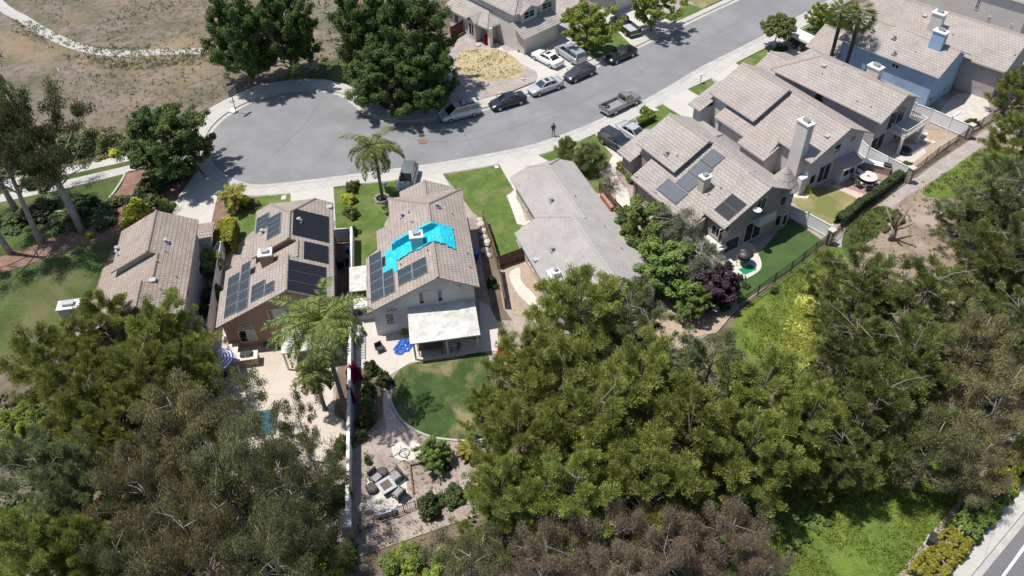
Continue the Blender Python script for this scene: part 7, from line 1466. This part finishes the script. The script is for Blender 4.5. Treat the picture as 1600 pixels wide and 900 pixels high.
# patio things of the white house
p = G(630, 542, .125); tb = MB(); rr = random.Random(5); nx, ny = 16, 20
hgt = [[.05 + .22 * max(0, noise.noise(Vector((i * .55, j * .5, 1)))) + .08 * abs(noise.noise(Vector((i * 1.3, j * 1.3, 4)))) for j in range(ny + 1)] for i in range(nx + 1)]
for i in range(nx):
    for j in range(ny):
        x0, y0 = (i / nx - .5) * 1.5, (j / ny - .5) * 2.2
        if (x0 / .72) ** 2 + (y0 / 1.05) ** 2 > 1 + .5 * noise.noise(Vector((x0 * 2.4, y0 * 2.4, 7))): continue
        q = lambda a, c: ((a / nx - .5) * 1.5 + .25 * (c / ny - .5) * 2, (c / ny - .5) * 2.2, hgt[a][c]); tb.face([q(i, j), q(i + 1, j), q(i + 1, j + 1), q(i, j + 1)], sm=True)
o = tb.build('ground_tarp', M['tarpdark']); o.location = p; o.rotation_euler = (0, 0, -.3); tag(o, 'crumpled royal blue tarp lying on the patio by the white cover', 'tarp')
p = G(673, 548, .125); r = empty('table', p, R(7), 'large wooden patio table under the white cover', 'table'); b = MB(); b.box((0, 0, .74), (2.3, 1.1, .06), 0, .02); b.build('tabletop', M['wood'], r)
for x in (-1, 1):
    for y in (-.45, .45): b = MB(); b.box((x, y, .355), (.08, .08, .71)); b.build('leg', M['wood'], r)
def chair(p, rz, label, mat='darkwicker', seat='greyfabric', s=1.0, group=None, name='patio_chair'):
    r = empty(name, p, rz, label, 'chair', group, s); b = MB(); b.box((0, 0, .36), (.62, .62, .12), 0, .03); b.build('seat', M[seat], r); b = MB(); b.box((-.33, 0, .62), (.12, .66, .5), 0, .04); b.build('backrest', M[mat], r)
    for y in (-.33, .33): b = MB(); b.box((-.02, y, .52), (.6, .09, .07), 0, .02); b.build('armrest', M[mat], r)
    for x in (-.28, .28):
        for y in (-.3, .3): b = MB(); b.box((x, y, .15), (.06, .06, .30)); b.build('leg', M[mat], r)
    return r
chair(G(712, 546, .125), R(160), 'patio chair with a pale seat under the white cover', seat='trim'); chair(G(594, 548, .125), R(-60), 'black wheeled chair alone on the white house patio', seat='black', mat='black')
p = G(566, 545, .125); r = empty('folding_ladder', p, R(96), 'pale ladder lying along the boundary wall', 'ladder'); b = MB()
for y in (-.25, .25): b.box((0, y, .1), (2.6, .06, .08))
for i in range(8): b.box((-1.1 + i * .31, 0, .1), (.05, .46, .05))
b.build('rails_and_rungs', M['alu'], r)
for x, y, s, lab in ((561, 523, .42, 'round white pot lid top near the boundary wall, upper'), (558, 533, .36, 'white square topped bin near the boundary wall, lower')):
    b = MB(); b.lathe((0, 0, 0), [(.01, 0), (s * .8, 0), (s, .8), (s * 1.08, .83), (s * .9, .9), (.01, .93)], 14); o = b.build('white_bin', M['white']); o.location = G(x, y, .125); tag(o, lab, 'bin')
p = G(566, 474, .12); r = empty('side_shelter', p, R(7), 'white flat roofed side shelter between the boundary wall and the white house', 'shelter'); b = MB(); b.box((0, 1.1, 2.2), (1.7, 3.4, .12), 0, .03); b.build('roof', M['cover_white'], r)
for x in (-.75, .75):
    for y in (-.5, 2.7): b = MB(); b.box((x, y, 1.07), (.09, .09, 2.14)); b.build('post', M['trim'], r)
p = G(572, 494, .12); r = empty('tool_shed', p, R(7), 'small grey shed with dark windows behind the side shelter', 'shed'); b = MB(); b.box((0, 0, .85), (1.5, 1.1, 1.7)); b.build('body', M['fasciagrey'], r); b = MB(); b.box((0, 0, 1.76), (1.75, 1.35, .1), 0, .02); b.build('roof', M['trim'], r)
for x in (-.36, .36): b = MB(); b.box((x, -.56, 1.1), (.6, .04, .7)); b.build('window', M['glass'], r)
# bins in the side yards
def bin_(px, py, mat, label, rz=0.1):
    p = G(px, py, .12); r = empty('wheeled_bin', p, rz, label, 'bin', 'wheeled bins in the side yards'); b = MB(); b.tube([(0, 0, .05), (0, 0, .95)], [.30, .38], 4, sm=False); b.build('body', M[mat], r); b = MB(); b.box((0, 0, .99), (.62, .66, .07), R(45) * 0, .02); b.build('lid', M[mat], r)
    for y in (-.24, .24): b = MB(); b.tube([(-.3, y - .03, .12), (-.3, y + .03, .12)], .12, 10); b.build('wheel', M['black'], r)
bin_(547, 397, 'blueplastic', 'blue wheeled bin in the side yard right of the brown house'); bin_(546, 412, 'black', 'black wheeled bin below the blue one, right of the brown house'); bin_(533, 418, 'black', 'black bin against the brown house side wall'); bin_(744, 405, 'blueplastic', 'blue wheeled bin in the shade right of the white house'); bin_(943, 302, 'black', 'black bin in the narrow yard behind the bungalow, upper'); bin_(969, 350, 'black', 'dark round bin in the narrow yard behind the bungalow, lower')
p = G(951, 318, .1); r = empty('planter_trough', p, R(-70), 'long brown planter trough beside the bungalow', 'planter'); b = MB(); b.box((0, 0, .25), (2.6, .8, .5), 0, .02); b.build('box', M['terracotta'], r); b = MB(); b.box((0, 0, .505), (2.4, .62, .03)); b.build('soil', M['pinkdirt'], r)
# fire pit corner
GF = 'seats round the square fire table'
p = G(605, 764, .13); r = empty('fire_table', p, R(35), 'square grey fire table in the middle of the round pad', 'fire table'); b = MB(); b.box((0, 0, .28), (1.0, 1.0, .5), 0, .03); b.build('base', M['darkwicker'], r); b = MB()
for c, s in (((0, .5, .56), (1.25, .26, .06)), ((0, -.5, .56), (1.25, .26, .06)), ((.5, 0, .56), (.26, .74, .06)), ((-.5, 0, .56), (.26, .74, .06))): b.box(c, s, 0, .01)
b.build('rim', M['fasciagrey'], r); b = MB(); b.box((0, 0, .54), (.72, .72, .04)); b.build('burner', M['litter'], r)
chair(G(588, 750, .13), R(-45), 'grey cushioned chair up left of the fire table', group=GF, s=1.25); chair(G(619, 749, .13), R(-140), 'grey cushioned chair up right of the fire table', group=GF, s=1.25); chair(G(624, 776, .13), R(140), 'grey cushioned seat down right of the fire table', group=GF, s=1.25)
for x, y, lab in ((582, 766, 'round dark ottoman left of the fire table'), (598, 741, 'small dark round table behind the fire table')):
    b = MB(); b.lathe((0, 0, 0), [(.02, 0), (.42, 0), (.46, .2), (.44, .4), (.3, .46), (.01, .47)], 16); o = b.build('ottoman', M['darkwicker']); o.location = G(x, y, .13); tag(o, lab, 'ottoman')
p = G(596, 807, .09); q = G(613, 802, .09); rz = math.atan2(q.y - p.y, q.x - p.x); r = empty('garden_bench', (p + q) / 2 * 1.0, rz, 'pale blue grey slatted bench by the iron fence', 'bench'); b = MB()
for i in range(5): b.box((0, -.2 + i * .1, .45), (1.5, .08, .04))
b.build('seat', M['galv'], r); b = MB()
for i in range(4): b.box((0, -.32, .55 + i * .1), (1.5, .04, .07))
b.build('backrest', M['galv'], r)
for x in (-.65, .65): b = MB(); b.box((x, 0, .215), (.06, .5, .43)); b.build('leg', M['blackmetal'], r)
iron_fence([(562, 832), (585, 820)], 1.1, 'rusty low iron railing left of the pale bench', .09, 1.3, group='low railings by the bench'); iron_fence([(615, 808), (632, 800), (650, 794)], 1.1, 'low iron railing right of the pale bench', .09, 1.3, group='low railings by the bench')
for pts, lab in (([(641, 728), (668, 722)], 'upper timber edging of the square bare bed'), ([(641, 728), (646, 772)], 'left timber edging of the square bare bed'), ([(682, 718), (688, 758)], 'right timber edging of the square bare bed')):
    a, c = seg(pts, .1); d = c - a; b = MB(); b.box((0, 0, .09), (d.length, .1, .18)); o = b.build('timber_edging', M['wood']); o.location = (a + c) / 2; o.rotation_euler = (0, 0, math.atan2(d.y, d.x)); tag(o, lab, 'edging')
b = MB(); b.tube([(.42 * math.cos(t * .35) * (1 - .002 * t), .42 * math.sin(t * .35), .03 + .001 * t) for t in range(40)] + [(-.9, -.3, .03), (-1.2, -.25, .03)], .018, 5); o = b.build('irrigation_hose', M['black']); o.location = G(632, 708, .12); tag(o, 'black hose coiled on the pale gravel patch', 'hose')
for i, (x, y) in enumerate(((562, 795), (566, 790), (758, 393), (757, 372), (762, 381), (752, 352), (755, 362), (763, 400), (750, 345))):
    s = (.28, .22, .45, .4, .5, .45, .4, .35, .35)[i]; b = MB(); b.lathe((0, 0, 0), [(.01, 0), (s, .02), (s * 1.1, s * .4), (s * .7, s * .8), (.01, s)], 7, False); o = b.build('rock', M['rock']); o.location = G(x, y, .11); o.rotation_euler = (.1, .1, i); tag(o, 'pale rock in the heap along the side fence of the white house' if i > 1 else 'pale rock beside the boundary wall near the fire pit', 'rock', 'rocks along the side fence' if i > 1 else 'rocks by the boundary wall')
for i, (x, y, s, lab) in enumerate(((755, 132, .55, 'pale boulder on the gravel below the dead lawn'), (748, 71, .35, 'small pale boulder near the red flowering bush'), (713, 107, .3, 'little rock at the left end of the dead lawn'), (817, 124, .25, 'grey stone at the right end of the dead lawn'))):
    b = MB(); b.lathe((0, 0, 0), [(.01, 0), (s, .02), (s * 1.1, s * .3), (s * .8, s * .6), (.01, s * .75)], 7, False); o = b.build('boulder', M['rock']); o.location = G(x, y, .12); o.rotation_euler = (.1, 0, i); o.scale = (1.3, .9, 1); tag(o, lab, 'rock')
# planter ring of the front lawn palm
p = G(597, 312, .13); b = MB(); b.lathe((0, 0, 0), [(.62, 0), (.62, .28), (.85, .28), (.85, 0)], 18, False); o = b.build('stone_ring', M['rock']); o.location = p; tag(o, 'round stone ring at the foot of the front lawn palm', 'planter')
p = G(603, 300, .13); r = empty('mailbox', p, 0, 'grey box on a post behind the front lawn palm', 'mailbox'); b = MB(); b.box((0, 0, .5), (.1, .1, 1.0)); b.build('post', M['wood'], r); b = MB(); b.box((0, 0, 1.08), (.55, .3, .25), 0, .05); b.build('box', M['fasciagrey'], r)
p = G(1094, 130, .13); r = empty('mailbox', p, R(38), 'white mailbox post on the little lawn before the pale house', 'mailbox'); b = MB(); b.box((0, 0, .55), (.1, .1, 1.1)); b.build('post', M['trim'], r); b = MB(); b.box((0, 0, 1.2), (.5, .24, .24), 0, .05); b.build('box', M['white'], r)
p = G(994, 196, .13); r = empty('sandwich_board', p, R(60), 'small blank white sandwich board at the end of the clipped hedge', 'sign')
for s in (-1, 1): b = MB(); b.face([(s * .25, -.28, 0), (s * .25, .28, 0), (s * .02, .28, .85), (s * .02, -.28, .85)]); o = b.build('board', M['white'], r); md = o.modifiers.new('t', 'SOLIDIFY'); md.thickness = .02
# round table patio
GQ = 'chairs round the pale round table'
p = G(1354, 284, .14); r = empty('round_table', p, 0, 'pale round stone table on the reddish paved patio', 'table'); b = MB(); b.cyl((0, 0, .7), .95, .07, 28); b.build('tabletop', M['tabletop'], r); b = MB(); b.lathe((0, 0, 0), [(.5, 0), (.5, .05), (.22, .1), (.2, .6), (.4, .69)], 16); b.build('pedestal', M['darkwicker'], r); b = MB(); b.cyl((0, 0, .772), .16, .02, 14); b.build('fire_bowl', M['litter'], r)
for i, (x, y, lab) in enumerate(((1340, 271, 'chair behind the round table nearest the house'), (1335, 279, 'chair left of the round table'), (1341, 291, 'chair in front left of the round table'), (1356, 297, 'chair in front of the round table'), (1371, 291, 'chair right of the round table by the hedge'), (1376, 298, 'rusty coloured chair near the hedge by the round table'))):
    q = G(x, y, .14); chair(q, math.atan2(p.y - q.y, p.x - q.x), lab, mat='darkwicker' if i < 5 else 'terracotta', seat='trim' if i < 3 else 'greyfabric' if i < 5 else 'terracotta', group=GQ, s=1.1)
p = G(1366, 266, .14); r = empty('barbecue_counter', p, R(-30), 'built-in barbecue counter with a pale top against the white fence', 'outdoor kitchen'); b = MB(); b.box((0, 0, .45), (3.2, .7, .9), 0, .02); b.build('body', M['stucco_island'], r); b = MB(); b.box((-.4, 0, .93), (2.5, .8, .06), 0, .01); b.build('countertop', M['white'], r); b = MB(); b.box((1.1, 0, 1.05), (.8, .6, .3), 0, .06); b.build('grill_hood', M['black'], r)
# balcony house yard
p = G(1411, 238, .13); r = empty('fire_bowl', p, .3, 'round dark bowl under the balcony', 'fire bowl'); b = MB(); b.lathe((0, 0, 0), [(.3, 0), (.35, .12), (.75, .38), (.8, .4), (.68, .38), (.3, .2), (.01, .18)], 20); b.build('bowl', M['black'], r)
for i, (x, y) in enumerate(((1436, 205), (1441, 212), (1447, 209), (1448, 219), (1458, 222), (1434, 212))):
    b = MB(); b.box((0, 0, .03), (.6, .45, .06), 0, .02); o = b.build('stepping_stone', M['pathwhite']); o.location = G(x, y, .125); o.rotation_euler = (0, 0, i * .5); tag(o, 'pale stepping stone in the tan earth below the balcony', 'stepping stone', 'stepping stones below the balcony')
p = G(1551, 147, .12); r = empty('wheelbarrow', p, .7, 'blue wheelbarrow tub by the white fence of the bare yard', 'wheelbarrow'); b = MB(); b.lathe((0, 0, .3), [(.01, 0), (.35, .02), (.6, .38), (.56, .38), (.32, .06), (.01, .05)], 12); b.build('tub', M['blueplastic'], r); b = MB(); b.tube([(.55, -.03, .2), (.55, .03, .2)], .2, 12); b.build('wheel', M['black'], r); b = MB()
for s in (-.25, .25): b.tube([(.55, s * .2, .2), (-.3, s, .35), (-1.0, s, .55)], .025, 5)
b.build('handle', M['wood'], r)
p = G(1493, 180, .12); b = MB(); b.box((0, 0, .06), (1.8, .2, .1)); o = b.build('plank', M['white']); o.location = p; o.rotation_euler = (0, 0, R(38)); tag(o, 'white plank lying on the bare yard', 'plank')
# taupe house garden
p = G(1161, 412, .14); r = empty('hanging_chair', p, R(-20), 'black canopied hanging chair on the round edged patio', 'hanging chair', None, .85); b = MB(); b.lathe((0, 0, .5), [(.05, 0), (.5, .1), (.66, .5), (.6, .75), (.62, .76), (.7, .5), (.52, .05), (.05, -.06)], 16); b.build('basket', M['black'], r); b = MB(); b.lathe((0, 0, 1.55), [(.95, 0), (.8, .22), (.4, .4), (.01, .45)], 16); o = b.build('canopy', M['black'], r); b = MB()
b.tube([(-.75, 0, .03), (-.85, 0, 1.2), (-.55, 0, 1.95), (0, 0, 2.02)], .04, 8); b.tube([(-.75, -.6, .03), (-.75, .6, .03)], .035, 6); b.tube([(-.75, .5, .03), (.6, .55, .03)], .035, 6); b.tube([(-.75, -.5, .03), (.6, -.55, .03)], .035, 6); b.build('stand', M['galv'], r)
b = MB(); b.box((0, 0, .02), (1.5, .9, .03), .5); o = b.build('outdoor_rug', M['greenplastic']); o.location = G(1168, 421, .14); tag(o, 'green mat in front of the hanging chair', 'mat')
p = G(1113, 489, .12); r = empty('garden_table', p, R(-35), 'grey square garden table below the purple plum', 'table'); b = MB(); b.box((0, 0, .72), (1.0, .75, .05), 0, .01); b.build('tabletop', M['galv'], r)
for x in (-.42, .42):
    for y in (-.3, .3): b = MB(); b.box((x, y, .345), (.05, .05, .69)); b.build('leg', M['blackmetal'], r)
p = G(1104, 482, .12); r = empty('folded_parasol', p, 0, 'closed orange parasol beside the grey garden table', 'parasol'); b = MB(); b.lathe((0, 0, .7), [(.10, 0), (.16, .2), (.10, 1.0), (.03, 1.35)], 9); b.build('canopy', mat_plain('orange_canvas', (.62, .15, .03), .8), r); b = MB(); b.cyl((0, 0, 0), .03, 2.1, 8); b.build('pole', M['trim'], r)
# pruned tree on the slope
p = G(1392, 375, .05); r = empty('pruned_tree', p, .4, 'leafless pruned tree with dark sawn limbs on the bare slope', 'tree'); b = MB(); b.tube([(0, 0, 0), (.1, 0, .8), (.15, .1, 1.4)], [.3, .24, .2], 8)
for a, l, h in ((.2, 1.2, 2.2), (2.0, 1.5, 2.0), (3.6, 1.1, 2.4), (5.0, 1.4, 1.6)): b.tube([(.15, .1, 1.3), (.15 + math.cos(a) * l * .5, .1 + math.sin(a) * l * .5, 1.3 + h * .4), (.15 + math.cos(a) * l, .1 + math.sin(a) * l, 1.3 + h)], [.17, .12, .07], 6)
b.build('trunk', M['bark'], r)
for pts, lab in (([(1490, 445), (1512, 410)], 'thick fallen trunk lying on the dirt slope'), ([(1500, 440), (1530, 418), (1560, 425)], 'bleached fallen branch beside the thick trunk'), ([(150, 775), (168, 800)], 'reddish fallen log in the lower left grove, upper'), ([(152, 818), (172, 838)], 'reddish fallen log in the lower left grove, lower')):
    P = seg(pts, .3); o0 = P[0]; b = MB(); k = .38 if 'thick' in lab else .05 if 'branch' in lab else .2; b.tube([q - o0 for q in P], [k] * (len(P) - 1) + [k * .7], 9); o = b.build('fallen_branch' if 'branch' in lab else 'fallen_log', M['bark'] if 'thick' in lab else M['deadtwig'] if 'branch' in lab else M['mulch']); o.location = o0; tag(o, lab, 'fallen wood')
p = G(1455, 848, .05); r = empty('utility_box', p, R(50), 'dark green utility box on the bare earth near the roadside hedge', 'utility box'); b = MB(); b.box((0, 0, .4), (.9, .6, .8), 0, .04); b.build('cabinet', M['black'], r); b = MB(); b.box((0, 0, .03), (1.1, .8, .08)); b.build('plinth', M['gutter'], r)
p = G(97, 122, .02); b = MB(); b.cyl((0, 0, 0), .06, 1.4, 8); o = b.build('marker_post', M['white']); o.location = p; tag(o, 'slim white marker post among the eucalyptus on the dry field', 'post')
